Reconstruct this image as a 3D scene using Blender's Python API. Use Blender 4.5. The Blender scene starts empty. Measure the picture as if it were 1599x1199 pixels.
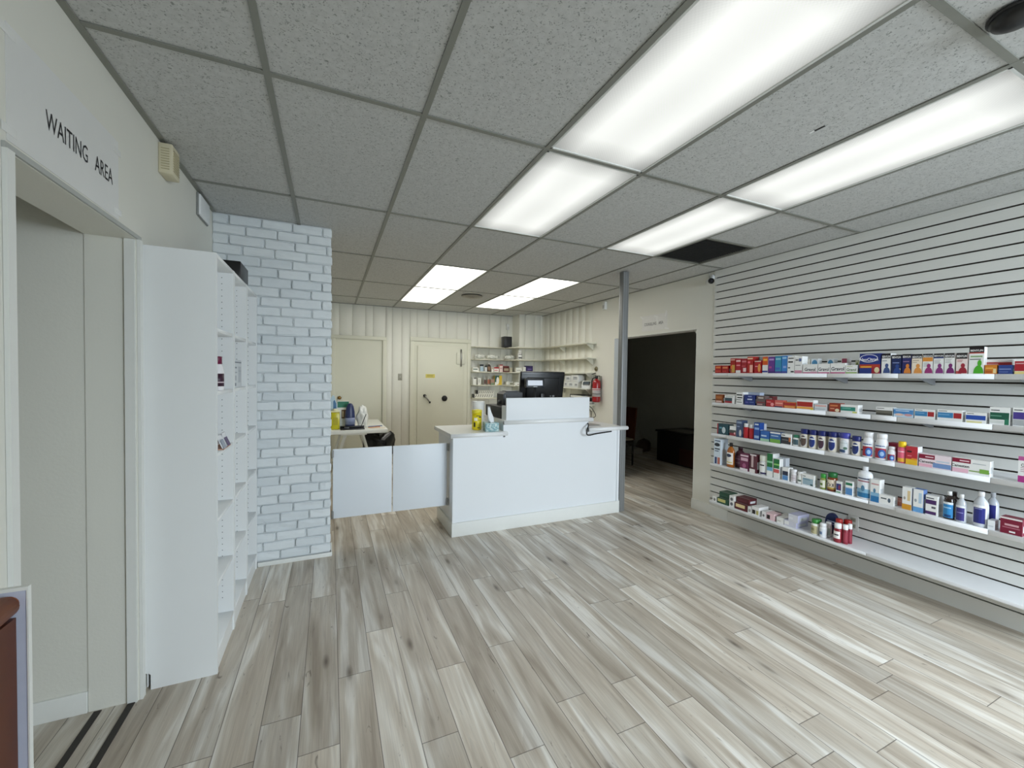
import bpy, bmesh, math, random
from mathutils import Vector, Matrix
R_ = random.Random(7)
S = bpy.context.scene
COL = S.collection
H = 2.654
PI = math.pi

# ------------------------------------------------------------------ camera
cam = bpy.data.cameras.new('camera'); co = bpy.data.objects.new('camera', cam); COL.objects.link(co)
cam.sensor_width = 36; cam.sensor_fit = 'HORIZONTAL'; cam.lens = 14.4018; cam.clip_start = .02
r = Vector((0.913979, -0.405509, 0.014328)); u = Vector((-0.003599, 0.02721, 0.999623)); f = Vector((0.405746, 0.913686, -0.02341))
M = Matrix((r, u, -f)).transposed().to_4x4(); M.translation = Vector((0.227846, -1.864243, 1.506229))
co.matrix_world = M
S.camera = co
# ------------------------------------------------------------------ world, light, exposure
S.view_settings.view_transform = 'Standard'; S.view_settings.look = 'None'
S.view_settings.gamma = 1; S.view_settings.use_curve_mapping = False
S.view_settings.exposure = 0.10
S.cycles.use_denoising = True
S.cycles.max_bounces = 8; S.cycles.diffuse_bounces = 5; S.cycles.caustics_reflective = False; S.cycles.caustics_refractive = False
S.cycles.sample_clamp_indirect = 6
wd = bpy.data.worlds.new('daylight'); S.world = wd; wd.use_nodes = True
wd.node_tree.nodes['Background'].inputs[0].default_value = (.72, .85, 1, 1)
wd.node_tree.nodes['Background'].inputs[1].default_value = .9
def area(name, loc, rot, sx, sy, power, col):
    l = bpy.data.lights.new(name, 'AREA'); l.shape = 'RECTANGLE'; l.size = sx; l.size_y = sy; l.energy = power; l.color = col
    o = bpy.data.objects.new(name, l); COL.objects.link(o); o.location = loc; o.rotation_euler = rot
    return o
# daylight that enters through the shop window behind the camera
area('window_daylight', (2.6, -5.6, 2.30), (PI/2-.33, 0, .06), 5.2, 2.6, 820, (.80, .91, 1))
LIGHT_FRONT = (.98, 1.0, .955); LIGHT_BACK = (1.0, .975, .885)
E_FRONT = .80; E_BACK = 5.4

# ------------------------------------------------------------------ materials
def lin(h):
    c = [int(h[i:i+2], 16)/255 for i in (0, 2, 4)]
    return tuple(x/12.92 if x <= .04045 else ((x+.055)/1.055)**2.4 for x in c)
CACHE = {}
def pm(h, rough=.5, metal=0., var=.06, scale=25., bump=0., bscale=200., coat=0., trans=0., alpha=1.):
    key = (h, rough, metal, var, scale, bump, bscale, coat, trans, alpha)
    if key in CACHE: return CACHE[key]
    m = bpy.data.materials.new('m_'+h); m.use_nodes = True
    nt = m.node_tree; N = nt.nodes; L = nt.links; b = N['Principled BSDF']
    c = lin(h)
    b.inputs['Roughness'].default_value = rough; b.inputs['Metallic'].default_value = metal
    if coat: b.inputs['Coat Weight'].default_value = coat
    if trans: b.inputs['Transmission Weight'].default_value = trans
    if alpha < 1: b.inputs['Alpha'].default_value = alpha
    tc = N.new('ShaderNodeTexCoord'); n = N.new('ShaderNodeTexNoise'); n.inputs['Scale'].default_value = scale; n.inputs['Detail'].default_value = 3
    L.new(tc.outputs['Object'], n.inputs['Vector'])
    mx = N.new('ShaderNodeMix'); mx.data_type = 'RGBA'
    mx.inputs[6].default_value = (*[x*(1-var) for x in c], 1); mx.inputs[7].default_value = (*[min(1, x*(1+var)) for x in c], 1)
    L.new(n.outputs['Fac'], mx.inputs[0]); L.new(mx.outputs[2], b.inputs['Base Color'])
    if bump:
        n2 = N.new('ShaderNodeTexNoise'); n2.inputs['Scale'].default_value = bscale; n2.inputs['Detail'].default_value = 4
        L.new(tc.outputs['Object'], n2.inputs['Vector'])
        bp = N.new('ShaderNodeBump'); bp.inputs['Strength'].default_value = bump; bp.inputs['Distance'].default_value = .002
        L.new(n2.outputs['Fac'], bp.inputs['Height']); L.new(bp.outputs['Normal'], b.inputs['Normal'])
    CACHE[key] = m
    return m
def nodes(name):
    m = bpy.data.materials.new(name); m.use_nodes = True
    return m, m.node_tree.nodes, m.node_tree.links, m.node_tree.nodes['Principled BSDF']
def math_(N, L, op, a, b=None, c=None):
    n = N.new('ShaderNodeMath'); n.operation = op
    for i, v in enumerate((a, b, c)):
        if v is None: continue
        if isinstance(v, (int, float)): n.inputs[i].default_value = v
        else: L.new(v, n.inputs[i])
    return n.outputs[0]
def ramp(N, L, fac, stops):
    n = N.new('ShaderNodeValToRGB'); e = n.color_ramp.elements
    while len(e) < len(stops): e.new(.5)
    for k, (p, c) in enumerate(stops): e[k].position = p; e[k].color = (*c, 1)
    L.new(fac, n.inputs[0]); return n.outputs[0]
def mixc(N, L, fac, a, b, blend='MIX'):
    n = N.new('ShaderNodeMix'); n.data_type = 'RGBA'; n.blend_type = blend
    if isinstance(fac, (int, float)): n.inputs[0].default_value = fac
    else: L.new(fac, n.inputs[0])
    for i, v in ((6, a), (7, b)):
        if isinstance(v, tuple): n.inputs[i].default_value = (*v, 1)
        else: L.new(v, n.inputs[i])
    return n.outputs[2]

def floor_material():
    m, N, L, b = nodes('grey_oak_planks')
    tc = N.new('ShaderNodeTexCoord'); sp = N.new('ShaderNodeSeparateXYZ'); L.new(tc.outputs['Object'], sp.inputs[0])
    X, Y = sp.outputs[0], sp.outputs[1]
    PW, PL = .1525, 1.22
    xs = math_(N, L, 'DIVIDE', math_(N, L, 'ADD', X, 10*PW - .117), PW)
    ix = math_(N, L, 'FLOOR', xs); fx = math_(N, L, 'FRACT', xs)
    wn = N.new('ShaderNodeTexWhiteNoise'); wn.noise_dimensions = '1D'; L.new(ix, wn.inputs['W'])
    ys = math_(N, L, 'ADD', math_(N, L, 'DIVIDE', math_(N, L, 'ADD', Y, 20.), PL), wn.outputs['Value'])
    iy = math_(N, L, 'FLOOR', ys); fy = math_(N, L, 'FRACT', ys)
    cv = N.new('ShaderNodeCombineXYZ'); L.new(ix, cv.inputs[0]); L.new(iy, cv.inputs[1])
    w2 = N.new('ShaderNodeTexWhiteNoise'); w2.noise_dimensions = '3D'; L.new(cv.outputs[0], w2.inputs['Vector'])
    sr = N.new('ShaderNodeSeparateXYZ'); L.new(w2.outputs['Color'], sr.inputs[0])
    # grain coordinates, shifted per plank
    def grain(sx, sy, detail, dist, off, rough=.6):
        c = N.new('ShaderNodeCombineXYZ')
        L.new(math_(N, L, 'MULTIPLY', X, sx), c.inputs[0])
        L.new(math_(N, L, 'MULTIPLY', Y, sy), c.inputs[1])
        L.new(math_(N, L, 'MULTIPLY', sr.outputs[off], 40.), c.inputs[2])
        n = N.new('ShaderNodeTexNoise'); n.inputs['Scale'].default_value = 1; n.inputs['Detail'].default_value = detail
        n.inputs['Distortion'].default_value = dist; n.inputs['Roughness'].default_value = rough
        L.new(c.outputs[0], n.inputs['Vector']); return n.outputs['Fac']
    broad = grain(11, 1.0, 2.5, .7, 0)          # wide pale and dark bands along the plank
    mid = grain(30, 1.6, 4, .8, 1)
    fine = grain(220, 5, 3, .2, 2)
    knots = grain(26, 5.5, 3, 1.8, 1)
    base = ramp(N, L, broad, [(.30, lin('b3a594')), (.43, lin('cec2b2')), (.54, lin('ddd4c6')), (.64, lin('f6f1e8'))])
    c = mixc(N, L, math_(N, L, 'MULTIPLY', ramp(N, L, mid, [(.52, (0, 0, 0)), (.72, (1, 1, 1))]), .40), base, lin('a59688'))
    c = mixc(N, L, ramp(N, L, knots, [(.665, (0, 0, 0)), (.76, (.8, .8, .8))]), c, lin('584a3e'))
    c = mixc(N, L, .22, c, ramp(N, L, fine, [(.3, (.25, .25, .25)), (.7, (1, 1, 1))]), 'MULTIPLY')
    tone = math_(N, L, 'MULTIPLY_ADD', sr.outputs[0], .26, .80)
    tc3 = N.new('ShaderNodeCombineXYZ')
    for k in range(3): L.new(tone, tc3.inputs[k])
    c = mixc(N, L, 1., c, tc3.outputs[0], 'MULTIPLY')
    kv = N.new('ShaderNodeCombineXYZ'); L.new(math_(N, L, 'MULTIPLY', X, 9.), kv.inputs[0]); L.new(math_(N, L, 'MULTIPLY', Y, 2.6), kv.inputs[1])
    vo = N.new('ShaderNodeTexVoronoi'); vo.inputs['Scale'].default_value = 1; L.new(kv.outputs[0], vo.inputs['Vector'])
    sc = N.new('ShaderNodeSeparateXYZ'); L.new(vo.outputs['Color'], sc.inputs[0])
    spot = math_(N, L, 'MULTIPLY', math_(N, L, 'GREATER_THAN', sc.outputs[0], .62), math_(N, L, 'SUBTRACT', 1., math_(N, L, 'SMOOTH_MIN', math_(N, L, 'DIVIDE', vo.outputs['Distance'], .18), 1., .1)))
    ring = math_(N, L, 'MULTIPLY', math_(N, L, 'GREATER_THAN', sc.outputs[0], .62), math_(N, L, 'SUBTRACT', 1., math_(N, L, 'MINIMUM', math_(N, L, 'DIVIDE', vo.outputs['Distance'], .5), 1.)))
    c = mixc(N, L, math_(N, L, 'MULTIPLY', ring, .55), c, lin('948676'))
    c = mixc(N, L, math_(N, L, 'MULTIPLY', spot, .9), c, lin('53473c'))
    # seams
    def seam(fr, w):
        d = math_(N, L, 'MINIMUM', fr, math_(N, L, 'SUBTRACT', 1., fr))
        return math_(N, L, 'LESS_THAN', d, w)
    s = math_(N, L, 'MAXIMUM', seam(fx, .0105), seam(fy, .0014))
    c = mixc(N, L, math_(N, L, 'MULTIPLY', s, .72), c, lin('3e352d'))
    L.new(c, b.inputs['Base Color'])
    L.new(math_(N, L, 'MULTIPLY_ADD', fine, .2, .34), b.inputs['Roughness'])
    bp = N.new('ShaderNodeBump'); bp.inputs['Strength'].default_value = .25; bp.inputs['Distance'].default_value = .001
    L.new(math_(N, L, 'SUBTRACT', fine, math_(N, L, 'MULTIPLY', s, 1.5)), bp.inputs['Height']); L.new(bp.outputs['Normal'], b.inputs['Normal'])
    return m
def tile_material():
    m, N, L, b = nodes('fissured_mineral_tile')
    tc = N.new('ShaderNodeTexCoord')
    n = N.new('ShaderNodeTexNoise'); n.inputs['Scale'].default_value = 95; n.inputs['Detail'].default_value = 2; n.inputs['Distortion'].default_value = 1.2
    L.new(tc.outputs['Object'], n.inputs['Vector'])
    n2 = N.new('ShaderNodeTexNoise'); n2.inputs['Scale'].default_value = 45; n2.inputs['Detail'].default_value = 3
    L.new(tc.outputs['Object'], n2.inputs['Vector'])
    v = N.new('ShaderNodeTexVoronoi'); v.inputs['Scale'].default_value = 62; v.inputs['Randomness'].default_value = 1
    L.new(tc.outputs['Object'], v.inputs['Vector'])
    pin = ramp(N, L, v.outputs['Distance'], [(.12, (1, 1, 1)), (.22, (0, 0, 0))])
    fis = ramp(N, L, n.outputs['Fac'], [(.32, (1, 1, 1)), (.40, (0, 0, 0))])
    base = ramp(N, L, n2.outputs['Fac'], [(.3, lin('bfc0be')), (.7, lin('cbccca'))])
    c = mixc(N, L, math_(N, L, 'MULTIPLY', pin, .55), base, lin('6c6f70'))
    c = mixc(N, L, math_(N, L, 'MULTIPLY', fis, .7), c, lin('70746f'))
    L.new(c, b.inputs['Base Color']); b.inputs['Roughness'].default_value = .95
    return m
def lamp_material(name, col, strength):
    m, N, L, b = nodes(name)
    tc = N.new('ShaderNodeTexCoord'); sp = N.new('ShaderNodeSeparateXYZ'); L.new(tc.outputs['Object'], sp.inputs[0])
    # four tubes glow through the prismatic sheet; it is dimmer towards the rim
    fx = math_(N, L, 'MULTIPLY', sp.outputs[0], 1/.287); fy = math_(N, L, 'MULTIPLY', sp.outputs[1], 1/.59)
    ax = math_(N, L, 'ABSOLUTE', fx); ay = math_(N, L, 'ABSOLUTE', fy)
    tube = math_(N, L, 'MULTIPLY_ADD', math_(N, L, 'COSINE', math_(N, L, 'MULTIPLY', fx, 2*PI)), -.06, 1.0)
    nz = N.new('ShaderNodeTexNoise'); nz.inputs['Scale'].default_value = 2.2; nz.inputs['Detail'].default_value = 1
    L.new(tc.outputs['Object'], nz.inputs['Vector'])
    rimx = ramp(N, L, ax, [(.55, (1, 1, 1)), (1., (.50, .50, .50))])
    rimy = ramp(N, L, ay, [(.72, (1, 1, 1)), (1., (.55, .55, .55))])
    v = math_(N, L, 'MULTIPLY', tube, math_(N, L, 'MULTIPLY', rimx, rimy))
    v = math_(N, L, 'MULTIPLY', v, math_(N, L, 'MULTIPLY_ADD', nz.outputs['Fac'], .16, .92))
    pr = N.new('ShaderNodeTexChecker'); pr.inputs['Scale'].default_value = 130; L.new(tc.outputs['Object'], pr.inputs['Vector'])
    v = math_(N, L, 'MULTIPLY', v, math_(N, L, 'MULTIPLY_ADD', pr.outputs['Fac'], .05, .975))
    L.new(math_(N, L, 'MULTIPLY', v, strength), b.inputs['Emission Strength'])
    b.inputs['Emission Color'].default_value = (*col, 1); b.inputs['Base Color'].default_value = (.22, .22, .22, 1); b.inputs['Roughness'].default_value = .6
    return m

# ------------------------------------------------------------------ mesh builder
class MB:
    def __init__(s): s.bm = bmesh.new(); s.mats = []
    def mi(s, m):
        if m not in s.mats: s.mats.append(m)
        return s.mats.index(m)
    def faces(s, vs, fs, m, smooth=False, T=None):
        bv = [s.bm.verts.new(T @ Vector(v) if T else v) for v in vs]; k = s.mi(m)
        for f_ in fs:
            try:
                fc = s.bm.faces.new([bv[i] for i in f_]); fc.material_index = k; fc.smooth = smooth
            except ValueError: pass
        return bv
    def box(s, x0, x1, y0, y1, z0, z1, m, bev=0., T=None, seg=2):
        if not bev:
            v = [(x, y, z) for x in (x0, x1) for y in (y0, y1) for z in (z0, z1)]
            s.faces(v, [(0, 1, 3, 2), (4, 6, 7, 5), (0, 4, 5, 1), (2, 3, 7, 6), (0, 2, 6, 4), (1, 5, 7, 3)], m, False, T); return
        t = bmesh.new(); bmesh.ops.create_cube(t, size=1)
        for v in t.verts: v.co = Vector(((x0+x1)/2 + v.co.x*(x1-x0), (y0+y1)/2 + v.co.y*(y1-y0), (z0+z1)/2 + v.co.z*(z1-z0)))
        bmesh.ops.bevel(t, geom=list(t.edges), offset=bev, segments=seg, affect='EDGES', profile=.5)
        s.merge(t, m, T, smooth=True)
    def merge(s, t, m, T=None, smooth=False):
        k = s.mi(m); mp = {}
        for v in t.verts: mp[v] = s.bm.verts.new(T @ v.co if T else v.co)
        for f_ in t.faces:
            try:
                fc = s.bm.faces.new([mp[v] for v in f_.verts]); fc.material_index = k; fc.smooth = smooth
            except ValueError: pass
        t.free()
    def prism(s, poly, a0, a1, m, axis='z', T=None):     # polygon extruded along an axis
        def P(p, a): return {'z': (p[0], p[1], a), 'y': (p[0], a, p[1]), 'x': (a, p[0], p[1])}[axis]
        n = len(poly); vs = [P(p, a0) for p in poly]+[P(p, a1) for p in poly]
        fs = [tuple(range(n-1, -1, -1)), tuple(range(n, 2*n))]+[(i, (i+1) % n, n+(i+1) % n, n+i) for i in range(n)]
        s.faces(vs, fs, m, False, T)
    def lathe(s, prof, m, n=20, sx=1., sy=1., T=None, smooth=True):   # profile [(r, z)]
        vs = []; fs = []
        for (rr, z) in prof:
            for i in range(n):
                a = 2*PI*i/n; vs.append((rr*sx*math.cos(a), rr*sy*math.sin(a), z))
        for j in range(len(prof)-1):
            for i in range(n): fs.append((j*n+i, j*n+(i+1) % n, (j+1)*n+(i+1) % n, (j+1)*n+i))
        if prof[0][0] > 1e-5: fs.append(tuple(range(n-1, -1, -1)))
        if prof[-1][0] > 1e-5: fs.append(tuple((len(prof)-1)*n+i for i in range(n)))
        s.faces(vs, fs, m, smooth, T)
    def cyl(s, p0, p1, rad, m, n=14, r1=None, smooth=True):
        p0, p1 = Vector(p0), Vector(p1); d = p1-p0; q = d.to_track_quat('Z', 'Y').to_matrix().to_4x4(); q.translation = p0
        s.lathe([(rad, 0), (rad if r1 is None else r1, d.length)], m, n, T=q, smooth=smooth)
    def tube(s, pts, rad, m, n=8):
        pts = [Vector(p) for p in pts]; vs = []; fs = []
        for i, p in enumerate(pts):
            d = (pts[min(i+1, len(pts)-1)]-pts[max(i-1, 0)]).normalized()
            a = d.orthogonal().normalized() if i == 0 else (pa - d*pa.dot(d)).normalized()
            pa = a; b_ = d.cross(a)
            for k in range(n): vs.append(p + rad*(a*math.cos(2*PI*k/n)+b_*math.sin(2*PI*k/n)))
        for i in range(len(pts)-1):
            for k in range(n): fs.append((i*n+k, i*n+(k+1) % n, (i+1)*n+(k+1) % n, (i+1)*n+k))
        fs += [tuple(range(n-1, -1, -1)), tuple((len(pts)-1)*n+k for k in range(n))]
        s.faces(vs, fs, m, True)
    def text(s, txt, size, m, T):                         # flat lettering in the XZ plane, facing -Y, centred
        me = text_mesh(txt); w = max(1e-6, me[2]); sc = size
        vs = [(x*sc, 0, z*sc) for x, z in me[0]]
        s.faces(vs, me[1], m, False, T)
    def build(s, name, parent=None, loc=None, rot=None):
        bmesh.ops.recalc_face_normals(s.bm, faces=s.bm.faces)
        me = bpy.data.meshes.new(name); s.bm.to_mesh(me); s.bm.free()
        for m in s.mats: me.materials.append(m)
        o = bpy.data.objects.new(name, me); COL.objects.link(o)
        if parent: o.parent = parent
        if loc: o.location = loc
        if rot: o.rotation_euler = rot
        return o
TXT = {}
def text_mesh(txt, bold=0.):
    if txt in TXT: return TXT[txt]
    cu = bpy.data.curves.new('lettering', 'FONT'); cu.body = txt; cu.align_x = 'CENTER'; cu.align_y = 'CENTER'; cu.resolution_u = 2; cu.size = 1; cu.offset = bold
    o = bpy.data.objects.new('lettering', cu); COL.objects.link(o)
    dg = bpy.context.evaluated_depsgraph_get(); me = bpy.data.meshes.new_from_object(o.evaluated_get(dg))
    vs = [(v.co.x, v.co.y) for v in me.vertices]; fs = [tuple(p.vertices) for p in me.polygons]
    w = max(v[0] for v in vs)-min(v[0] for v in vs)
    bpy.data.objects.remove(o); bpy.data.curves.remove(cu); bpy.data.meshes.remove(me)
    TXT[txt] = (vs, fs, w); return TXT[txt]
def tag(o, label=None, cat=None, group=None, kind=None):
    if label: o['label'] = label
    if cat: o['category'] = cat
    if group: o['group'] = group
    if kind: o['kind'] = kind
    return o
def empty(name, loc, label, cat, group=None, rz=0.):
    o = bpy.data.objects.new(name, None); COL.objects.link(o); o.empty_display_size = .05
    o.location = loc; o.rotation_euler = (0, 0, rz)
    return tag(o, label, cat, group)
def struct(mb, name, parent=None):
    o = mb.build(name, parent)
    if not parent: o['kind'] = 'structure'
    return o

WHITE = pm('e6e7e3', .55, var=.02, bump=.15, bscale=60)
WALL = pm('e4e3da', .7, var=.025, scale=3, bump=.25, bscale=90)
CREAM = pm('e7e6dc', .55, var=.03, scale=4, bump=.1, bscale=50)
DOORC = pm('dbdac9', .5, var=.03, scale=3)
MELAMINE = pm('eceeee', .32, var=.015, scale=6)
SLAT = pm('dcdcd7', .42, var=.02, scale=2)
BLACK = pm('0b0b0c', .35, var=.2)
DARK = pm('1b1b1d', .5, var=.15)
STEEL = pm('a9a9a6', .35, 1., .05)
CHROME = pm('c8c8c6', .2, 1., .03)
BRASS = pm('9a7a48', .3, 1., .1)
PAPER = pm('f2f2f0', .6, var=.01)
INK = pm('1c1c20', .6, var=.05)
# ================================================================== SETTING
FLOOR = floor_material()
b = MB(); b.box(-1.7, 7.2, -3.9, 6.2, -.12, 0, FLOOR); struct(b, 'floor')
# ceiling: unseen slab added above against light leaks, tiles in a tee grid
XL = [-.56, 0., .609, 1.23, 1.845, 2.486, 3.068, 3.665, 4.05]
YL = [-3.75, -3.7, -3.6576, -2.4384, -1.2192, 0., 1.2192, 2.4384, 3.6576, 4.8768, 5.6]
LIGHTS = {(3, 4), (3, 5), (5, 4), (5, 5), (3, 7), (3, 8), (5, 7), (5, 8)}
TILE = tile_material(); TEE = pm('86877f', .5, var=.04)
b = MB()
b.box(-1.8, 7.2, -3.9, 6.2, H+.30, H+.4, WALL)
for i in range(len(XL)-1):
    for j in range(len(YL)-1):
        if (i, j) in LIGHTS: continue
        y0, y1 = YL[j], YL[j+1]
        if (i, j) == (6, 5): y0, y1 = YL[5], .61
        b.box(XL[i]+.004, XL[i+1]-.004, y0+.004, y1-.004, H+.006, H+.02, TILE)
# a gouge in one tile
ceiling = struct(b, 'ceiling')
b = MB(); b.box(2.281, 2.289, -.705, -.662, H+.003, H+.0062, pm('3a3a3a', .9)); b.box(2.276, 2.287, -.662, -.640, H+.004, H+.0061, pm('eeeeee', .9)); b.build('tile_gouge', ceiling)
b = MB()
for x in XL[1:-1]: b.box(x-.012, x+.012, -3.75, 5.6, H, H+.005, TEE)
for y in YL[1:-1]:
    for i in range(len(XL)-1): b.box(XL[i]+.012, XL[i+1]-.012, y-.012, y+.012, H+.0005, H+.0052, TEE)
b.box(3.08, 3.653, .598, .622, H+.0005, H+.0052, TEE)
b.box(-.56, -.535, -3.75, 1.76, H-.001, H+.005, TEE); b.box(4.02, 4.05, -3.75, 5.6, H-.001, H+.005, TEE); b.box(-.56, 4.02, 5.575, 5.6, H-.001, H+.005, TEE)
b.build('ceiling_grid', ceiling)
# left wall with the opening to the waiting area
b = MB()
b.box(-.735, -.56, -3.9, -.30, 0, H+.3, WALL)
b.box(-.735, -.56, .49, 1.78, 0, H+.3, WALL)
b.box(-.735, -.56, -.30, .49, 2.08, H+.3, WALL)
b.box(-1.7, -.56, 1.9, 6.1, 0, H+.3, WALL)           # partition side behind the brick
b.box(-1.7, -.735, .495, .60, 0, H+.3, WALL)           # side wall of the little hallway
b.box(-1.7, -.735, -.40, -.31, 0, H+.3, WALL)
b.box(-1.75, -1.65, -.4, .6, 0, H+.3, WALL)
struct(b, 'wall_left')
b = MB()
b.box(-.559, -.548, .49, .52, 0, 2.082, WHITE); b.box(-.559, -.552, -.33, .52, 2.0822, 2.099, pm('b4b6b2', .6)); b.box(-.559, -.548, -.33, -.30, 0, 2.082, WHITE)
b.box(-.60, -.565, .478, .4895, 0, 2.079, WHITE)         # stop strip
struct(b, 'trim_1')
b = MB(); b.box(-1.65, -.737, .484, .4955, 0, .094, WHITE, .002); struct(b, 'baseboard_hall')
# brick faced partition
b = MB()
MORT = pm('cfd3d4', .9, var=.06, scale=30, bump=.6, bscale=120)
BRK = pm('e3e8ea', .6, var=.05, scale=18, bump=.55, bscale=45)
BRK2 = pm('dbe1e4', .6, var=.05, scale=18, bump=.7, bscale=45)
b.box(-.56, .232, 1.784, 1.97, 0, H+.3, MORT)
rows = 36; rh = (H-.035)/rows
rb = random.Random(3)
for k in range(rows):
    z0 = .035+k*rh; x = -.56 - (0.11 if k % 2 else 0) - rb.uniform(0, .03)
    while x < .232:
        L_ = .215+rb.uniform(-.012, .012); x0 = max(x+.005, -.558); x1 = min(x+L_-.005, .233+rb.uniform(-.004, .006))
        if x1-x0 > .025:
            d = rb.uniform(-.004, .004); t = bmesh.new(); bmesh.ops.create_cube(t, size=1)
            for v in t.verts:
                v.co = Vector(((x0+x1)/2+v.co.x*(x1-x0), 1.785+d+v.co.y*.034, z0+rh/2+v.co.z*(rh-.0095)))
            bmesh.ops.subdivide_edges(t, edges=list(t.edges), cuts=1, use_grid_fill=True)
            bmesh.ops.bevel(t, geom=[e for e in t.edges if e.is_manifold and e.calc_face_angle(0) > 1], offset=.005, segments=2, affect='EDGES')
            for v in t.verts:
                v.co += Vector((rb.uniform(-.0022, .0022), rb.uniform(-.003, .003), rb.uniform(-.0024, .0024)))
            b.merge(t, BRK if rb.random() < .7 else BRK2, None, smooth=False)
        x += L_
struct(b, 'wall_brick')
b = MB(); b.box(-.275, .245, 1.755, 1.768, 0, .033, WHITE, .002); b.box(.2385, .247, 1.768, 1.97, 0, .033, WHITE, .002); struct(b, 'baseboard_brick')
# back wall: painted vertical boards around two doors
def boards_x(b, x0, x1, z0, z1, y, m, w=.205, off=0.):
    b.box(x0, x1, y+.004, y+.03, z0, z1, pm('b9b6a4', .7))
    x = x0-off
    k = 0
    while x < x1:
        ww = w*(1 if k % 3 else .62); a, c = max(x, x0), min(x+ww, x1)
        if c-a > .01: b.box(a+.0015, c-.0015, y-.004, y+.005, z0, z1, m, .0025, seg=1)
        x += ww; k += 1
b = MB()
b.box(-1.7, 4.3, 5.63, 5.75, 0, H+.3, CREAM)
boards_x(b, -.56, .24, 0, H+.02, 5.6, CREAM)
boards_x(b, .24, 1.12, 2.125, H+.02, 5.6, CREAM)
boards_x(b, 1.12, 1.53, 0, H+.02, 5.6, CREAM, .165)
boards_x(b, 1.53, 2.67, 2.15, H+.02, 5.6, CREAM)
boards_x(b, 2.67, 3.54, 0, H+.02, 5.6, CREAM, .235)
struct(b, 'wall_back')
b = MB(); b.box(3.545, 4.05, 5.285, 5.63, 0, H+.02, CREAM)
boards_x(b, 3.54, 4.0, 0, H+.02, 5.28, CREAM, .2)
b.box(3.536, 3.546, 5.284, 5.598, 0, H+.02, CREAM); struct(b, 'wall_pier')
# right wall, dark doorway, slat wall
WX = 4.04
b = MB()
OY0, OY1, OZ = 1.558, 3.04, 2.055
b.box(WX+.03, WX+.17, -3.9, OY0, 0, H+.3, WALL)
b.box(WX, WX+.03, 1.3255, OY0, 0, H+.02, WALL)
b.box(WX, WX+.17, OY0, OY1, OZ, H+.3, WALL)
b.box(WX, WX+.17, OY1, 3.6, 0, H+.3, WALL)
b.box(WX+.03, WX+.17, 3.6, 6.1, 0, H+.3, WALL)
y = 3.605
while y < 5.6:
    b.box(WX+.002, WX+.03, y+.0015, min(y+.2, 5.6)-.0015, 0, H+.02, CREAM, .0025, seg=1); y += .2
struct(b, 'wall_right')
b = MB(); b.box(WX-.013, WX+.005, 1.10, OY0+.0, 0, .115, WHITE, .002); b.box(WX-.013, WX+.17, OY0, OY0+.013, 0, .115, WHITE, .002); struct(b, 'baseboard_right')
b = MB()
b.box(WX+.0, WX+.17, OY0, OY0+.006, .115, OZ, WHITE); b.box(WX, WX+.17, OY1-.006, OY1, 0, OZ, WHITE); b.box(WX, WX+.17, OY0, OY1, OZ-.006, OZ, WHITE)
b.prism([(OY0+.006, OZ-.006), (OY0+.10, OZ-.006), (OY0+.006, OZ-.10)], WX+.06, WX+.10, WHITE, 'x')
struct(b, 'trim_2')
# slat wall with real grooves
b = MB(); GR = pm('4c463e', .8, var=.1)
SX = 4.042
b.box(SX+.019, SX+.028, -3.7, 1.325, .0, H, GR)
z = .112+.0045
b.box(SX-.012, SX+.002, -3.7, 1.325, 0, z-.009, SLAT)
while z < H-.03:
    zt = min(z+.077-.011, H-.03)
    b.box(SX-.012, SX-.004, -3.7, 1.325, z, zt, SLAT)
    b.box(SX-.004, SX+.019, -3.7, 1.325, z+.014, zt-.012, GR)
    z += .077
b.box(SX-.016, SX+.002, -3.7, 1.325, H-.04, H, SLAT)
struct(b, 'wall_slats')
# dim room past the doorway
b = MB(); DIM = pm('c8c8c0', .8, var=.03, scale=3)
b.box(6.5, 6.6, .9, 6.0, 0, H+.3, DIM); b.box(4.17, 6.5, 5.9, 6.0, 0, H+.3, DIM); b.box(4.17, 6.5, .8, .9, 0, H+.3, DIM)
struct(b, 'wall_dim_room')
b = MB(); b.box(4.17, 6.5, .9, 5.9, 2.5, 2.6, DIM); struct(b, 'ceiling_dim_room')
# shop front behind the camera: unseen wall, window opening sized to steer daylight
b = MB()
b.box(-.735, 4.2, -3.75, -3.6, 0, .5, WALL); b.box(-.735, 4.2, -3.75, -3.6, 2.45, H+.3, WALL)
b.box(-.735, 1.85, -3.75, -3.6, .5, 2.45, WALL); b.box(4.02, 4.2, -3.75, -3.6, .5, 2.45, WALL)
struct(b, 'wall_front')
b = MB()
for x in (1.85, 2.9, 3.97): b.box(x, x+.05, -3.72, -3.65, .55, 2.40, STEEL)
for z in (.50, 2.40): b.box(1.85, 4.02, -3.72, -3.65, z, z+.05, STEEL)
struct(b, 'window_1')
# plain door and vault door in the back wall
b = MB(); yb = 5.575
for x0, x1, z0, z1 in ((.24, .305, 0, 2.065), (1.06, 1.125, 0, 2.065), (.24, 1.125, 2.0655, 2.125)): b.box(x0, x1, yb-.012, 5.605, z0, z1, DOORC, .004)
b.box(.305, 1.06, 5.66-.06, 5.632, .0, 2.065, DOORC)
d1 = struct(b, 'door_1')
b = MB(); b.lathe([(.030, 0), (.030, .006), (.012, .012), (.012, .035), (.027, .045), (.027, .06), (.015, .068), (.001, .069)], BRASS, 16, T=Matrix.Translation((.372, 5.6, 1.072)) @ Matrix.Rotation(PI/2, 4, 'X')); b.build('door_knob', d1)
b = MB()
for x0, x1, z0, z1 in ((1.53, 1.60, 0, 2.08), (2.60, 2.67, 0, 2.08), (1.53, 2.67, 2.0805, 2.15)): b.box(x0, x1, yb-.012, 5.605, z0, z1, DOORC, .004)
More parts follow.
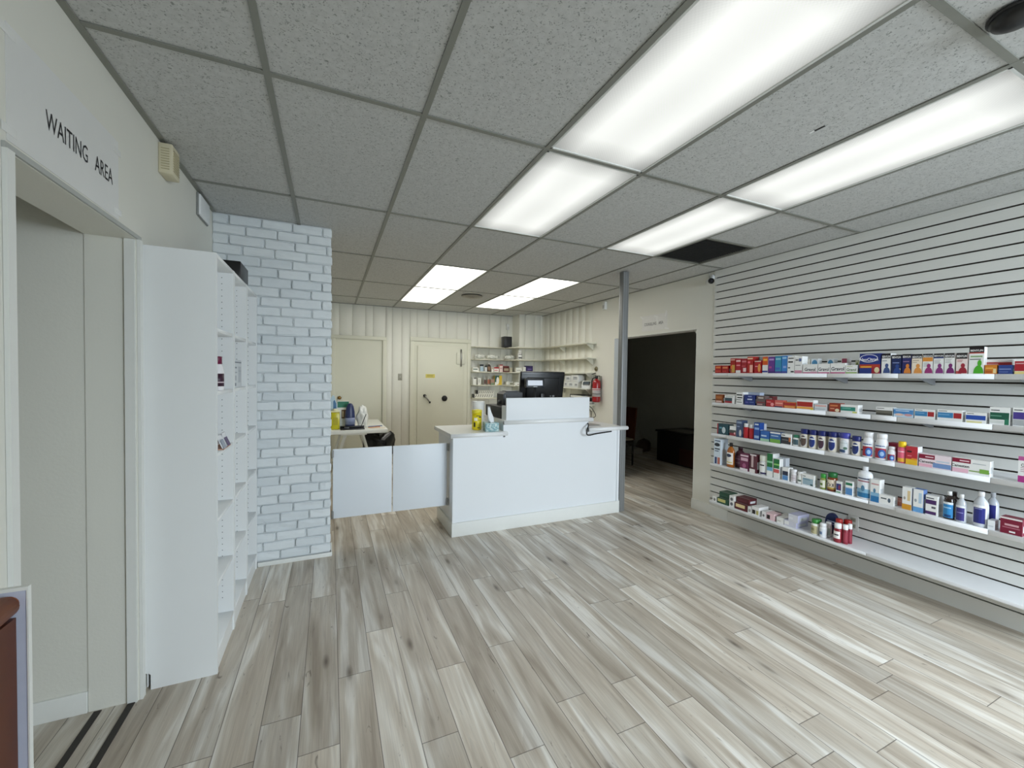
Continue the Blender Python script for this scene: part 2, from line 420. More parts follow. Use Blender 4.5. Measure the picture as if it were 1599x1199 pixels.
b.box(1.60, 2.60, 5.583, 5.632, 0, 2.08, DOORC)
d2 = struct(b, 'door_2')
b = MB(); b.box(1.66, 2.52, 5.557, 5.582, .02, 2.0, DOORC, .003); leaf = b.build('vault_leaf', d2)
b = MB(); b.cyl((2.47, 5.545, 1.64), (2.47, 5.545, 1.96), .014, STEEL, 12)
for s0, s1 in ((2.38, 2.462), (2.478, 2.545)): b.box(s0, s1, 5.545, 5.558, 1.68, 1.9, DOORC, .01)
b.build('vault_hinge', d2)
b = MB(); b.cyl((1.79, 5.56, 1.10), (1.79, 5.50, 1.10), .024, DARK); b.cyl((1.785, 5.505, 1.108), (1.875, 5.505, .985), .011, STEEL); b.lathe([(.016, -.016), (.016, .016)], DARK, 10, T=Matrix.Translation((1.878, 5.505, .98))); b.build('vault_handle', d2)
b = MB(); b.lathe([(.052, 0), (.052, .012), (.034, .02), (.03, .05), (.001, .051)], DARK, 24, T=Matrix.Translation((2.16, 5.557, 1.045)) @ Matrix.Rotation(PI/2, 4, 'X')); b.build('combination_dial', d2)

# ================================================================== CEILING THINGS
lampF = lamp_material('front_diffuser', LIGHT_FRONT, E_FRONT); lampB = lamp_material('back_diffuser', LIGHT_BACK, E_BACK)
FRAME = pm('d8dad6', .4)
WHERE = {(3, 4): 'largest ceiling light panel, cut off by the top of the picture',
         (3, 5): 'ceiling light panel joined end to end behind the largest one',
         (5, 4): 'long ceiling light panel running beside the top of the slat wall',
         (5, 5): 'recessed ceiling light next to the black ceiling grille',
         (3, 7): 'larger looking light of the joined pair above the vault door',
         (3, 8): 'farthest light of the joined pair above the vault door',
         (5, 7): 'nearer light of the joined pair past the round ceiling diffuser',
         (5, 8): 'farther light of the joined pair past the round ceiling diffuser'}
for (i, j), lab in WHERE.items():
    x0, x1, y0, y1 = XL[i]+.013, XL[i+1]-.013, YL[j]+.013, YL[j+1]-.013
    cx, cy = (x0+x1)/2, (y0+y1)/2; hx, hy = (x1-x0)/2, (y1-y0)/2
    t = empty('ceiling_light', (cx, cy, H), lab, 'ceiling light', 'fluorescent ceiling panels')
    b = MB()
    for a in ((-hx, -hx+.010, -hy, hy), (hx-.010, hx, -hy, hy), (-hx, hx, -hy, -hy+.010), (-hx, hx, hy-.010, hy)): b.box(*a, .0, .02, FRAME)
    b.box(-hx, hx, -hy, hy, .09, .1, FRAME)
    for a in ((-hx, -hx+.004, -hy, hy), (hx-.004, hx, -hy, hy), (-hx, hx, -hy, -hy+.004), (-hx, hx, hy-.004, hy)): b.box(*a, .02, .09, FRAME)
    b.build('frame', t)
    b = MB(); b.box(-hx+.010, hx-.010, -hy+.010, hy-.010, .006, .010, lampF if j < 6 else lampB); b.build('diffuser', t)
t = empty('ceiling_grille', (3.365, .915, H), 'square black return air grille in the ceiling grid', 'grille')
b = MB(); g = pm('1e1f1d', .8, var=.1)
b.box(-.285, .285, -.293, .293, .03, .04, g)
for k in range(24):
    yy = -.285+k*.0245; b.box(-.28, .28, yy, yy+.008, .006, .03, g)
b.build('grille_core', t)
b = MB()
for a in ((-.286, -.262, -.294, .294), (.262, .286, -.294, .294), (-.286, .286, -.294, -.272), (-.286, .286, .272, .294)): b.box(*a, .0055, .03, pm('55564f', .6))
b.build('grille_frame', t)
t = empty('air_diffuser', (2.135, 3.93, H), 'round grey ceiling air diffuser between two pairs of lights', 'air diffuser')
b = MB(); gm = pm('989284', .45, .1); gd = pm('2a2722', .7)
b.lathe([(.155, 0), (.155, .004), (.001, .0045)], gd, 40); b.build('throat', t, (0, 0, -.002))
for k, (r0, r1, dz) in enumerate(((.155, .118, -.010), (.108, .082, -.018), (.072, .05, -.024), (.04, .001, -.028))):
    b = MB(); b.lathe([(r0, dz-.002), (r0, dz), (max(r1, .001), dz+.010), (max(r1, .001), dz+.008)], gm, 40); b.build('cone_ring', t)
t = empty('ceiling_speaker', (2.18, -1.305, H), 'black dome fixture on the ceiling beyond the long light beside the slat wall', 'fixture')
b = MB(); b.lathe([(.06, 0), (.06, -.012), (.053, -.024), (.032, -.036), (.001, -.041)], BLACK, 28); b.build('dome', t)
b = MB(); b.lathe([(.066, 0), (.066, -.006), (.059, -.008)], DARK, 28); b.build('trim_ring', t)

# ================================================================== LEFT WALL THINGS
t = empty('paper_sign', (-.5598, .05, 2.28), 'white paper sign reading WAITING AREA over the doorway', 'sign')
b = MB(); T_ = Matrix.Rotation(PI/2, 4, 'Z')
b.box(-.36, .27, -.0012, 0, -.170, .14, pm('e3e3e1', .5, var=.01), T=T_); b.build('paper', t)
for wd_, xo in (('WAITING', -.077), ('AREA', .153)):
    b = MB(); b.text(wd_, .083, INK, T_ @ Matrix.Translation((xo, -.0022, -.026)) @ Matrix.Diagonal((.66, 1, 1, 1))); b.build('lettering', t)
for x, z in ((.262, .10), (.262, -.14), (-.35, .12), (-.35, -.14)):
    b = MB(); b.box(x-.03, x+.03, -.0018, -.0013, z-.012, z+.012, pm('efefec', .25, var=.01), T=T_); b.build('tape', t)
t = empty('alarm_siren', (-.56, .80, 2.565), 'beige louvred alarm box high on the wall under the ceiling edge', 'alarm box')
b = MB(); bg = pm('d8d0b4', .5); b.box(0, .058, -.055, .055, -.075, .075, bg, .005); b.build('case', t)
b = MB()
for k in range(9): b.box(.054, .0605, -.04, .04, -.055+k*.0125, -.050+k*.0125, pm('b9b08f', .6))
for k in range(9): b.box(.012, .046, -.0575, -.054, -.055+k*.0125, -.050+k*.0125, pm('b9b08f', .6))
b.build('louvres', t)
t = empty('wall_cover', (-.56, 1.50, 2.575), 'white plastic cover box on the wall close to the brick partition', 'cover box')
b = MB(); b.box(0, .022, -.11, .11, -.068, .066, pm('eef0f0', .35), .006); b.build('cover', t)
b = MB(); b.box(0, .012, -.118, .118, -.074, .072, pm('8a8c8a', .5), .004); b.build('backplate', t)

# bookcases
def bookcase(y0, label):
    w = .402; D = .28; top = 2.075; th = .019
    t = empty('bookcase', (-.558, y0, 0), label, 'bookcase', 'white shelf units along the wall')
    for k, yy in enumerate((0, w-th)):
        b = MB()
        b.prism([(0, .08), (.012, .08), (.02, .07), (.02, 0), (D, 0), (D, top), (0, top)], yy+.0005, yy+th-.0005, MELAMINE, 'y')
        if k == 1:
            pg = pm('55595a', .6)
            for q in range(54):
                z = .2+q*.0345
                b.lathe([(.0026, 0), (.0026, .0006)], pg, 6, T=Matrix.Translation((D-.055, yy, z)) @ Matrix.Rotation(PI/2, 4, 'X'))
        b.build('side_panel', t)
    for z in (1.714, 1.40, 1.094, .765, .44): 
        b = MB(); b.box(.008, D-.004, th+.0005, w-th-.0005, z-.018, z, MELAMINE, .0012, seg=1); b.build('shelf', t)
    b = MB(); b.box(.008, D-.001, th, w-th, top-.018, top, MELAMINE, .0012, seg=1); b.build('top_panel', t)
    b = MB(); b.box(.008, D-.001, th, w-th, .095, .115, MELAMINE, .0012, seg=1); b.box(D-.02, D-.006, th, w-th, 0, .095, MELAMINE); b.build('base_shelf', t)
    b = MB(); b.box(.004, .008, th*.5, w-th*.5, .01, top-.005, MELAMINE); b.build('back_panel', t)
bookcase(.545, 'white bookcase beside the doorway, with purple bottles on its second shelf')
bookcase(.948, 'middle white bookcase, holding one pale carton')
bookcase(1.351, 'white bookcase against the brick partition, empty')
b = MB(); b.box(-.095, .095, -.13, .13, 0, .118, BLACK, .004)
o = b.build('speaker_box'); o.location = (-.385, 1.335, 2.0755); tag(o, 'black speaker box on top of the white bookcases', 'speaker')
for k, (y, lab) in enumerate(((.655, 'white bottle with purple label and cap, nearest the bookcase edge'), (.722, 'white bottle with purple label and cap, behind another in the bookcase'))):
    t = empty('tablet_bottle', (-.312 if k else -.325, y, 1.4005), lab, 'bottle', 'purple bottles in the bookcase')
    b = MB(); b.lathe([(.026, 0), (.029, .006), (.029, .10), (.024, .125), (.018, .135), (.018, .14)], pm('eceaec', .35), 20); b.build('body', t)
    b = MB(); b.lathe([(.0205, .138), (.0205, .175), (.018, .178), (.001, .178)], pm('6e1640', .4), 20); b.build('cap', t)
    b = MB(); b.lathe([(.0294, .022), (.0294, .088)], pm('3a1a30', .4), 20); b.lathe([(.0296, .04), (.0296, .046)], pm('d8c8d0', .4), 20); b.build('label', t)
b = MB(); b.box(-.05, .05, -.13, .13, 0, .168, pm('d5dade', .4, var=.02), .002)
for z0, z1, y0, y1, c in ((.152, .158, -.125, .125, '5c6470'), (.118, .128, -.11, -.01, '8a929c'), (.09, .097, -.11, .0, 'a4abb4'), (.045, .075, -.11, -.02, 'b4bac2'), (.012, .03, -.12, -.03, '7a828c'), (.03, .13, .03, .11, 'c2c8ce'), (.10, .105, .04, .10, '8a929c')):
    b.box(.05, .0504, y0, y1, z0, z1, pm(c, .5))
for z0, z1, c in ((.152, .158, '5c6470'), (.1, .12, '8a929c'), (.04, .07, 'a4abb4')): b.box(-.04, .04, -.1304, -.13, z0, z1, pm(c, .5))
o = b.build('supply_carton'); o.location = (-.345, 1.125, 1.4005); tag(o, 'pale carton with grey printing on the middle bookcase shelf', 'box')
for k, (y, lab) in enumerate(((.70, 'small folded card standing on the third shelf of first bookcase'), (.79, 'second small folded card beside it, with blue print'))):
    b = MB(); cw = pm('e8eaee', .5)
    b.prism([(-.03, 0), (-.026, 0), (.004, .075), (0, .075)], -.036, .036, cw, 'y'); b.prism([(.03, 0), (.026, 0), (-.004, .075), (0, .075)], -.036, .036, cw, 'y')
    b.prism([(.0305, .006), (.031, .006), (.0125, .05), (.012, .05)], -.03, .03, pm('5a4a70' if k else 'a0a8b8', .5), 'y')
    b.box(-.03, .03, -.036, .036, 0, .006, pm('c89a80', .6))
    o = b.build('display_card'); o.location = (-.303, y, 1.0945); tag(o, lab, 'card')
# half wall with timber rail at the picture's corner
b = MB(); b.box(-.558, -.387, -.607, -.599, 0, 1.012, pm('c3c9dc', .5)); b.box(-.387, -.384, -.609, -.598, 0, 1.02, WHITE); b.box(-.558, -.387, -.609, -.598, 1.0125, 1.02, WHITE)
struct(b, 'trim_3')
t = empty('stair_rail', (-.43, -.9, 0), 'reddish brown timber handrail with boarding below, by the pale half wall', 'handrail')
W1 = pm('8a4c26', .4, var=.25, scale=9); W2 = pm('5c2e18', .45, var=.3, scale=7)
b = MB(); b.cyl((.014, .280, .985), (.014, -.5, .93), .024, W1, 18); b.lathe([(.001, -.023), (.016, -.016), (.023, 0)], W1, 16, T=Matrix.Translation((.014, .280, .985)) @ Matrix.Rotation(PI/2, 4, 'X')); b.build('rail', t)
b = MB(); b.box(-.02, .027, -.5, .290, 0, .955, W2); b.build('boarding', t)
for x, lab in ((-.585, 'dark strip in the floor along the doorway line'), (-.70, 'dark strip in the floor inside the waiting area doorway')):
    b = MB(); b.box(-.013, .013, -.345, .345, 0, .003, pm('34302c', .7, var=.15)); o = b.build('floor_strip'); o.location = (x, .135, 0.0003); tag(o, lab, 'floor strip')
# ================================================================== BACK WALL SHELVES AND THEIR THINGS
SHELFM = pm('dad8c8', .45, var=.03, scale=4)
poly2 = [(2.675, 5.592), (2.675, 5.365), (3.27, 5.365), (3.40, 5.10), (3.87, 4.98), (3.87, 3.475), (4.036, 3.475), (4.036, 5.272), (3.53, 5.272), (3.53, 5.592)]
for z, lab in ((2.02, 'topmost white wall shelf running round the back corner pier'), (1.785, 'second white wall shelf from the top in the back corner'),
               (1.55, 'third white wall shelf down in the back corner'), (1.30, 'fourth white wall shelf down in the back corner, behind the monitor'), (1.057, 'lowest white wall shelf in the back corner, behind the counter')):
    t = empty('wall_shelf', (3.4, 5.2, z), lab, 'shelf', 'white shelves in the back corner')
    b = MB(); b.prism([(x-3.4, y-5.2) for x, y in poly2], -.019, 0, SHELFM); b.build('board', t)
    b = MB(); fr = poly2[1:6]
    for (xa, ya), (xb, yb_) in zip(fr[:-1], fr[1:]):
        b.tube([(xa-3.4, ya-5.2, -.0095), (xb-3.4, yb_-5.2, -.0095)], .0095, SHELFM, 8)
    b.build('edge_strip', t)
    for y in (3.55, 4.4):
        b = MB(); b.prism([(4.035-3.4, -.02), (4.035-3.4, -.12), (3.90-3.4, -.02)], y-5.2, y-5.19, SHELFM, 'y'); b.build('bracket', t)
t = empty('shelf_speaker', (3.30, 5.33, 2.0205), 'black speaker standing on the topmost back shelf', 'speaker')
b = MB(); b.box(-.08, .08, -.07, .09, 0, .20, BLACK, .006); b.build('cabinet', t)
b = MB(); b.box(-.07, .07, -.074, -.071, .012, .188, DARK, .001); b.build('grille', t)
t = empty('motion_sensor', (3.42, 5.592, 2.44), 'small white sensor in the corner above the black shelf speaker', 'sensor')
b = MB(); b.box(-.03, .03, -.04, 0, -.06, .06, WHITE, .01); b.build('case', t); b = MB(); b.box(-.02, .02, -.045, -.038, -.045, .0, pm('d8d8d4', .3), .006); b.build('lens', t)
for k, (x0, x1, lab) in enumerate(((2.70, 2.92, 'clear plastic bag of white lids, closest to the vault door'), (2.96, 3.20, 'clear plastic bag of white lids between two others'), (3.31, 3.52, 'clear plastic bag of white lids at the corner pier'))):
    b = MB(); yb_ = 5.47 if k < 2 else 5.43
    t_ = bmesh.new(); bmesh.ops.create_icosphere(t_, subdivisions=4, radius=1)
    rr = random.Random(k)
    for v in t_.verts:
        n = 1+.12*math.sin(v.co.x*7+k)*math.cos(v.co.y*6)+.06*math.sin(v.co.z*15+v.co.x*9)
        v.co = Vector((v.co.x*n*(x1-x0)/2, v.co.y*n*.06, max(-1, v.co.z*n)*.048+.048))
        v.co.z = max(v.co.z, 0)
    b.merge(t_, pm('cfd0c8', .3, var=.25, scale=45, bump=.5, bscale=60), None, True)
    o = b.build('plastic_bag'); o.location = ((x0+x1)/2, yb_, 1.7855); tag(o, lab, 'bag', 'clear bags on the second back shelf')
# patterned trays (two stacks)
for k, (x0, x1, z, lab) in enumerate(((2.69, 3.08, 1.0575, 'long patterned box lying on the lowest back shelf'), (2.76, 3.09, 1.1285, 'patterned box stacked on the long one, lowest back shelf'))):
    b = MB(); h = .07; b.box(x0, x1, 5.42, 5.54, z, z+h, pm('e6e4d8', .5)); bk = pm('3a3a38', .5)
    n = 8
    for q in range(n):
        xa = x0+.02+(x1-x0-.03)*q/n; b.prism([(xa, z+.012), (xa+.012, z+.012), (xa+.030, z+.045), (xa+.018, z+.045)], 5.4192, 5.4199, bk, 'y'); b.prism([(xa+.014, z+.05), (xa+.034, z+.05), (xa+.034, z+.060), (xa+.014, z+.060)], 5.4192, 5.4199, bk, 'y')
    b.box(x0-.001, x0, 5.42, 5.54, z, z+h, bk); b.box(x0, x0+.012, 5.4193, 5.42, z, z+h, bk)
    o = b.build('patterned_box'); tag(o, lab, 'box', 'patterned boxes on the lowest back shelf')
# white boxes, payment terminal and binder on the shelves by the extinguisher
for k, (y, z, w, h, x, lab) in enumerate(((4.145, 1.3005, .12, .10, 3.95, 'white box low in the stack behind the monitor edge'), (3.99, 1.3005, .17, .095, 3.95, 'wide white box low in the stack by the payment terminal'),
        (3.825, 1.3005, .13, .093, 3.95, 'white box low in the stack, closest to the payment terminal'), (4.08, 1.401, .17, .095, 3.95, 'white box on top of the stack, behind the monitor edge'), (3.86, 1.397, .22, .115, 3.95, 'larger white box on top of the stack by the payment terminal'))):
    b = MB(); b.box(-.06, .06, -w/2, w/2, 0, h, pm('dfe1e0', .5, var=.03), .002); b.box(-.0605, -.0600, -w*.38, w*.2, h*.3, h*.75, pm('b8bcc0', .5)); b.box(-.0607, -.0600, -w*.3, w*.1, h*.55, h*.65, pm('70747a', .5))
    o = b.build('supply_box'); o.location = (x, y, z); tag(o, lab, 'box', 'white boxes stacked on the fourth back shelf')
t = empty('payment_terminal', (3.945, 3.585, 1.3005), 'white payment terminal with dark screen on the shelf above the extinguisher side', 'terminal', rz=-.75)
b = MB(); b.prism([(-.085, 0), (.085, 0), (.085, .11), (.03, .12), (-.085, .045)], -.07, .07, pm('e8e9e6', .4), 'x', T=Matrix.Rotation(0, 4, 'Z')); b.build('case', t)
b = MB(); T_ = Matrix.Translation((0, -.03, .082)) @ Matrix.Rotation(.578, 4, 'X'); b.box(-.055, .055, -.04, .045, .0005, .003, pm('20242a', .2), T=T_); b.box(-.045, .045, -.03, .035, .003, .0034, pm('59646c', .2), T=T_); b.build('screen', t)
b = MB()
for i in range(3):
    for j in range(2): b.box(-.05+.036*i, -.02+.036*i, -.062+.012*j, -.053+.012*j, .0005, .004, pm('9a9c9a', .5), T=T_)
b.build('keys', t)
t = empty('ring_binder', (3.925, 3.70, 1.0575), 'black binder lying on the lowest back shelf', 'binder')
b = MB(); b.box(-.10, .10, -.19, .19, 0, .006, BLACK, .002); b.box(-.10, .10, -.19, .19, .132, .14, BLACK, .002); b.box(-.10, .10, .184, .19, .006, .132, BLACK, .002); b.build('cover', t)
b = MB(); b.box(-.095, .09, -.18, .182, .0405, .095, pm('3a3a3c', .7)); b.box(-.095, .09, -.17, .182, .0955, .128, pm('e8e8e2', .7)); b.box(-.095, .09, -.18, .182, .0065, .040, pm('d8d8d2', .7)); b.build('pages', t)

# wall things
t = empty('fire_extinguisher', (3.965, 3.355, 1.10), 'red fire extinguisher hung on the wall beside the doorway', 'fire extinguisher')
RED = pm('9c101a', .25, var=.06, coat=.4)
b = MB(); b.lathe([(.05, 0), (.062, .012), (.063, .02), (.063, .29), (.055, .325), (.03, .345), (.02, .35), (.02, .365)], RED, 24); b.build('cylinder', t)
b = MB(); b.lathe([(.0635, .085), (.0635, .21)], pm('d8d0cc', .4), 24); b.build('label', t)
b = MB()
for q, (z0, z1) in enumerate(((.185, .197), (.165, .172), (.148, .155), (.12, .135), (.1, .106))): b.lathe([(.064, z0), (.064, z1)], pm(('a03038', '606068', '606068', '404048', '808088')[q], .4), 24)
b.build('label_print', t)
b = MB(); b.lathe([(.022, .36), (.024, .39), (.016, .40), (.001, .401)], DARK, 14); b.box(-.012, .012, -.075, .03, .395, .407, DARK, .003); b.box(-.010, .010, -.08, .02, .42, .43, DARK, .003, T=Matrix.Translation((0, 0, .015)) @ Matrix.Rotation(-.25, 4, 'X')); b.build('valve_handle', t)
b = MB(); b.tube([(-.01, .02, .375), (-.03, .055, .36), (-.045, .068, .30), (-.04, .06, .22), (-.035, .052, .17)], .009, BLACK, 8); b.build('hose', t)
b = MB(); b.box(.064, .074, -.03, .03, .2, .4, STEEL); b.build('wall_bracket', t)
t = empty('round_bell', (4.039, 3.47, 1.61), 'small round brass coloured disc on the wall above the fire extinguisher', 'bell')
T_ = Matrix.Rotation(-PI/2, 4, 'Y'); b = MB(); b.lathe([(.038, 0), (.038, .008), (.026, .016), (.001, .018)], pm('8a8266', .35, .6), 24, T=T_); b.build('plate', t); b = MB(); b.lathe([(.018, .015), (.018, .026), (.001, .028)], pm('6a6048', .4, .5), 16, T=T_); b.build('button', t)
t = empty('door_chime', (4.04, 3.26, 2.57), 'white sensor on the wall near the ceiling, between post and wall boards', 'sensor')
b = MB(); b.box(-.045, 0, -.035, .035, -.07, .055, WHITE, .012); b.build('case', t); b = MB(); b.box(-.05, -.04, -.02, .02, -.05, .0, pm('b8b8b4', .3), .006); b.build('lens', t)
t = empty('light_switch', (1.362, 5.596, 1.432), 'grey switch plate between the two back doors', 'switch')
b = MB(); b.box(-.035, .035, -.006, 0, -.058, .058, pm('9a9788', .4, .3), .002); b.build('plate', t); b = MB(); b.box(-.006, .006, -.014, -.005, -.012, .012, pm('b8b4a4', .4), .002); b.build('toggle', t)
t = empty('yellow_note', (1.893, 5.556, 1.456), 'yellow note stuck on the vault door', 'note')
b = MB(); b.box(-.085, .085, -.0012, 0, -.034, .034, pm('dccf6a', .6)); b.build('paper', t)
b = MB()
for z, a in ((.018, .06), (.002, .045), (-.014, .055)): b.box(-.06, a, -.0016, -.0013, z-.003, z+.003, pm('9a9048', .6))
b.build('print', t)
t = empty('paper_sign', (4.0398, 2.235, 2.185), 'white paper sign reading COUNSELLING AREA over the dark doorway', 'sign')
T_ = Matrix.Rotation(-PI/2, 4, 'Z'); b = MB(); b.box(-.225, .225, -.0012, 0, -.085, .115, pm('e4e3df', .5), T=T_); b.build('paper', t)
for wd_, xo in (('COUNSELLING', -.07), ('AREA', .118)):
    b = MB(); b.text(wd_, .048, pm('3a3a40', .6), T_ @ Matrix.Translation((xo, -.002, .0)) @ Matrix.Diagonal((.68, 1, 1.1, 1))); b.build('lettering', t)
tp = pm('f3f3f0', .2, var=.01)
for x, z, a in ((-.23, .1, .6), (.20, .11, -1.3), (.22, -.08, .2), (.03, .09, .3), (.05, .04, 1.3)):
    b = MB(); b.box(-.035, .035, -.0018, -.0013, -.009, .009, tp, T=T_ @ Matrix.Translation((x, 0, z)) @ Matrix.Rotation(a, 4, 'Y')); b.build('tape', t)
t = empty('security_camera', (4.0, 1.36, 2.575), 'white bullet security camera with black front above the slat wall', 'camera')
wc = pm('e2e4e4', .35)
b = MB(); b.lathe([(.03, 0), (.03, .012), (.02, .02), (.001, .021)], wc, 18, T=Matrix.Translation((.039, 0, .02)) @ Matrix.Rotation(-PI/2, 4, 'Y')); b.build('mount', t); b = MB(); b.cyl((.03, 0, .02), (-.02, -.01, -.02), .009, wc, 10); b.build('bracket', t)
b = MB(); d0 = Vector((.03, .05, -.02)); d1_ = Vector((-.075, -.075, -.045)); b.cyl(d0, d1_, .028, wc, 20); b.build('housing', t)
dn = (d1_-d0).normalized(); b = MB(); b.cyl(d1_-dn*.004, d1_+dn*.004, .0295, BLACK, 20); b.cyl(d1_+dn*.004, d1_+dn*.007, .014, pm('2a2c34', .1), 16); b.build('lens', t)
b = MB(); b.tube([(.03, .03, .01), (.036, .05, .03), (.038, .045, .075)], .004, wc, 6); b.build('cable', t)
t = empty('wall_outlet', (4.0298, -.022, .368), 'beige double outlet in the slat wall beside the burgundy bottles', 'outlet')
b = MB(); b.box(-.006, 0, -.036, .036, -.058, .058, pm('d8d8d2', .4), .002); b.build('plate', t)
for z in (.024, -.024): 
    b = MB(); b.box(-.008, -.0055, -.017, .017, z-.015, z+.015, pm('a8a796', .4), .004); b.box(-.0085, -.0078, .004, .007, z-.006, z+.006, DARK); b.box(-.0085, -.0078, -.007, -.004, z-.006, z+.006, DARK); b.build('socket', t)

# post
b = MB(); pc = pm('8b8d8d', .4, .25, var=.04, scale=3)
t = empty('steel_post', (3.197, 1.803, 0), 'square grey steel post from floor to ceiling beside the counter', 'post')
b.box(-.037, .037, -.037, .037, 0, H, pc, .006); b.build('shaft', t)
b = MB()
for s in (-1, 1): b.box(-.0385, -.036, s*.016-.002, s*.016+.002, .02, H-.005, pm('77797a', .4, .3)); b.box(s*.016-.002, s*.016+.002, -.0385, -.036, .02, H-.005, pm('77797a', .4, .3))
b.build('ribs', t)
b = MB(); b.lathe([(.012, 0), (.012, .004)], CHROME, 12, T=Matrix.Translation((-.036, -.012, .17)) @ Matrix.Rotation(-PI/2, 4, 'Y')); b.tube([(-.036, -.02, .16), (-.046, -.03, .145), (-.04, -.038, .11)], .003, CHROME, 6); b.build('hook', t)

# ================================================================== COUNTER
CW = pm('e6e9ec', .5, var=.015, scale=3)
t = empty('service_counter', (2.2, 1.95, 0), 'white stepped service counter with raised middle and low wings', 'counter')
O = (-2.2, -1.95)
def cb(b, x0, x1, y0, y1, z0, z1, m=CW, bev=0.): b.box(x0+O[0], x1+O[0], y0+O[1], y1+O[1], z0, z1, m, bev)
b = MB()
cb(b, 1.265, 3.14, 1.775, 1.79, .0, .918); cb(b, 1.78, 2.72, 1.775, 1.79, .918, 1.025)
cb(b, 1.265, 1.285, 1.79, 2.33, 0, .918); cb(b, 3.12, 3.14, 1.79, 2.33, 0, .918)
cb(b, 1.76, 1.78, 1.775, 2.33, .9, 1.025); cb(b, 2.72, 2.74, 1.775, 2.33, .9, 1.025)
b.build('body', t)
b = MB(); cb(b, 1.258, 1.292, 1.764, 1.776, .1285, .918); cb(b, 1.258, 1.266, 1.7762, 1.80, .1285, .918); b.build('corner_trim', t); b = MB(); cb(b, 3.118, 3.147, 1.764, 1.776, .1285, .918); b.build('corner_trim', t)
b = MB(); cb(b, 1.252, 3.152, 1.756, 1.775, 0, .128, WHITE, .002); cb(b, 1.252, 1.266, 1.775, 2.33, 0, .128, WHITE, .002); b.build('baseboard', t)
TOP = pm('eff0f0', .28, var=.015, scale=2)
def nosed(x0, x1, y0, y1, z, name, notch=None):
    b = MB(); zz = z-.038
    if notch: b.prism([(x0+O[0], y0+.012+O[1]), (x1+O[0], y0+.012+O[1]), (x1+O[0], notch[1]+O[1]), (notch[0]+O[0], notch[1]+O[1]), (notch[0]+O[0], y1+O[1]), (x0+O[0], y1+O[1])], zz, z, TOP)
    else: cb(b, x0, x1, y0+.012, y1, zz, z, TOP)
    b.tube([(x0+O[0], y0+.019+O[1], z-.019), (x1+O[0], y0+.019+O[1], z-.019)], .019, TOP, 16)
    b.build(name, t)
nosed(1.225, 1.785, 1.715, 2.36, .957, 'low_top')
nosed(2.705, 3.215, 1.70, 2.36, .957, 'low_top', (3.152, 1.757))
nosed(1.745, 2.765, 1.715, 2.36, 1.062, 'high_top')
b = MB(); cb(b, 1.775, 2.728, 1.745, 1.762, 1.0625, 1.278, CW, .0015); cb(b, 1.775, 1.792, 1.762, 1.86, 1.0625, 1.20); cb(b, 2.711, 2.728, 1.762, 1.86, 1.0625, 1.20); b.build('privacy_screen', t)
# counter things
t = empty('wipes_canister', (1.553, 1.965, .9575), 'yellow disinfectant wipes canister on the low counter wing', 'canister')
b = MB(); b.lathe([(.045, 0), (.048, .004), (.048, .165)], pm('e6d21a', .35), 28); b.build('body', t)
b = MB(); b.lathe([(.0505, .162), (.0505, .188), (.044, .196), (.02, .197), (.018, .2), (.001, .2)], pm('e8d838', .35), 28); b.build('lid', t)
b = MB(); bk = pm('3a3620', .5); lt = pm('f4f0d8', .4)
def patch(b, rr, a0, a1, z0, z1, m, n=6):
    vs = []; 
    for i in range(n+1):
        a = a0+(a1-a0)*i/n; vs += [(rr*math.sin(a), -rr*math.cos(a), z0), (rr*math.sin(a), -rr*math.cos(a), z1)]
    b.faces(vs, [(2*i, 2*i+2, 2*i+3, 2*i+1) for i in range(n)], m, True)
patch(b, .0484, -.45, .5, .135, .142, bk); patch(b, .0484, .1, .75, .12, .131, bk); patch(b, .0484, -1.0, -.6, .03, .075, bk); patch(b, .0484, -.2, .3, .018, .026, bk); patch(b, .0484, -.1, .6, .09, .1, pm('b8a830', .4)); patch(b, .0484, -.9, -.2, .09, .12, lt)
b.build('label', t)
t = empty('paper_roll', (1.64, 2.17, .9575), 'white paper towel roll standing behind the wipes canister', 'paper roll')
b = MB(); b.lathe([(.062, 0), (.064, .004), (.064, .262), (.062, .265), (.022, .265), (.022, .255)], pm('f0f0ee', .9, bump=.3, bscale=150), 32); b.build('sheets', t)
b = MB(); b.lathe([(.0215, .0), (.0215, .262), (.019, .262), (.019, .0)], pm('a89878', .8), 18); b.build('core', t)
t = empty('tissue_box', (1.652, 1.835, .9575), 'teal patterned tissue box with a tissue pulled up', 'tissue box', rz=-.12)
m, N, L, bb = nodes('teal_leaves'); vo = N.new('ShaderNodeTexVoronoi'); vo.inputs['Scale'].default_value = 55; tc = N.new('ShaderNodeTexCoord'); L.new(tc.outputs['Object'], vo.inputs['Vector'])
L.new(ramp(N, L, vo.outputs['Distance'], [(.1, lin('6a98a4')), (.45, lin('8ab0b4')), (.7, lin('c0d2d0'))]), bb.inputs['Base Color']); bb.inputs['Roughness'].default_value = .5
b = MB(); b.box(-.066, .066, -.06, .06, 0, .082, m, .002); b.lathe([(.03, .0822), (.001, .0823)], pm('3a4a4c', .7), 20, sy=.6); b.build('carton', t)
b = MB(); vs = []; fs = []; n = 14
for j in range(9):
    z = .08+.155*j/8; wv = .030*(1-.75*(j/8)**1.5)
    for i in range(n):
        a = 2*PI*i/n; rr = wv*(1+.3*math.sin(3*a+j*.6)); vs.append((rr*math.cos(a)-.02*(j/8)**.8+.0, rr*.55*math.sin(a), z+.012*math.sin(2*a+j)))
for j in range(8):
    for i in range(n): fs.append((j*n+i, j*n+(i+1) % n, (j+1)*n+(i+1) % n, (j+1)*n+i))
b.faces(vs, fs, pm('f4f5f6', .9), True); b.build('tissue', t)
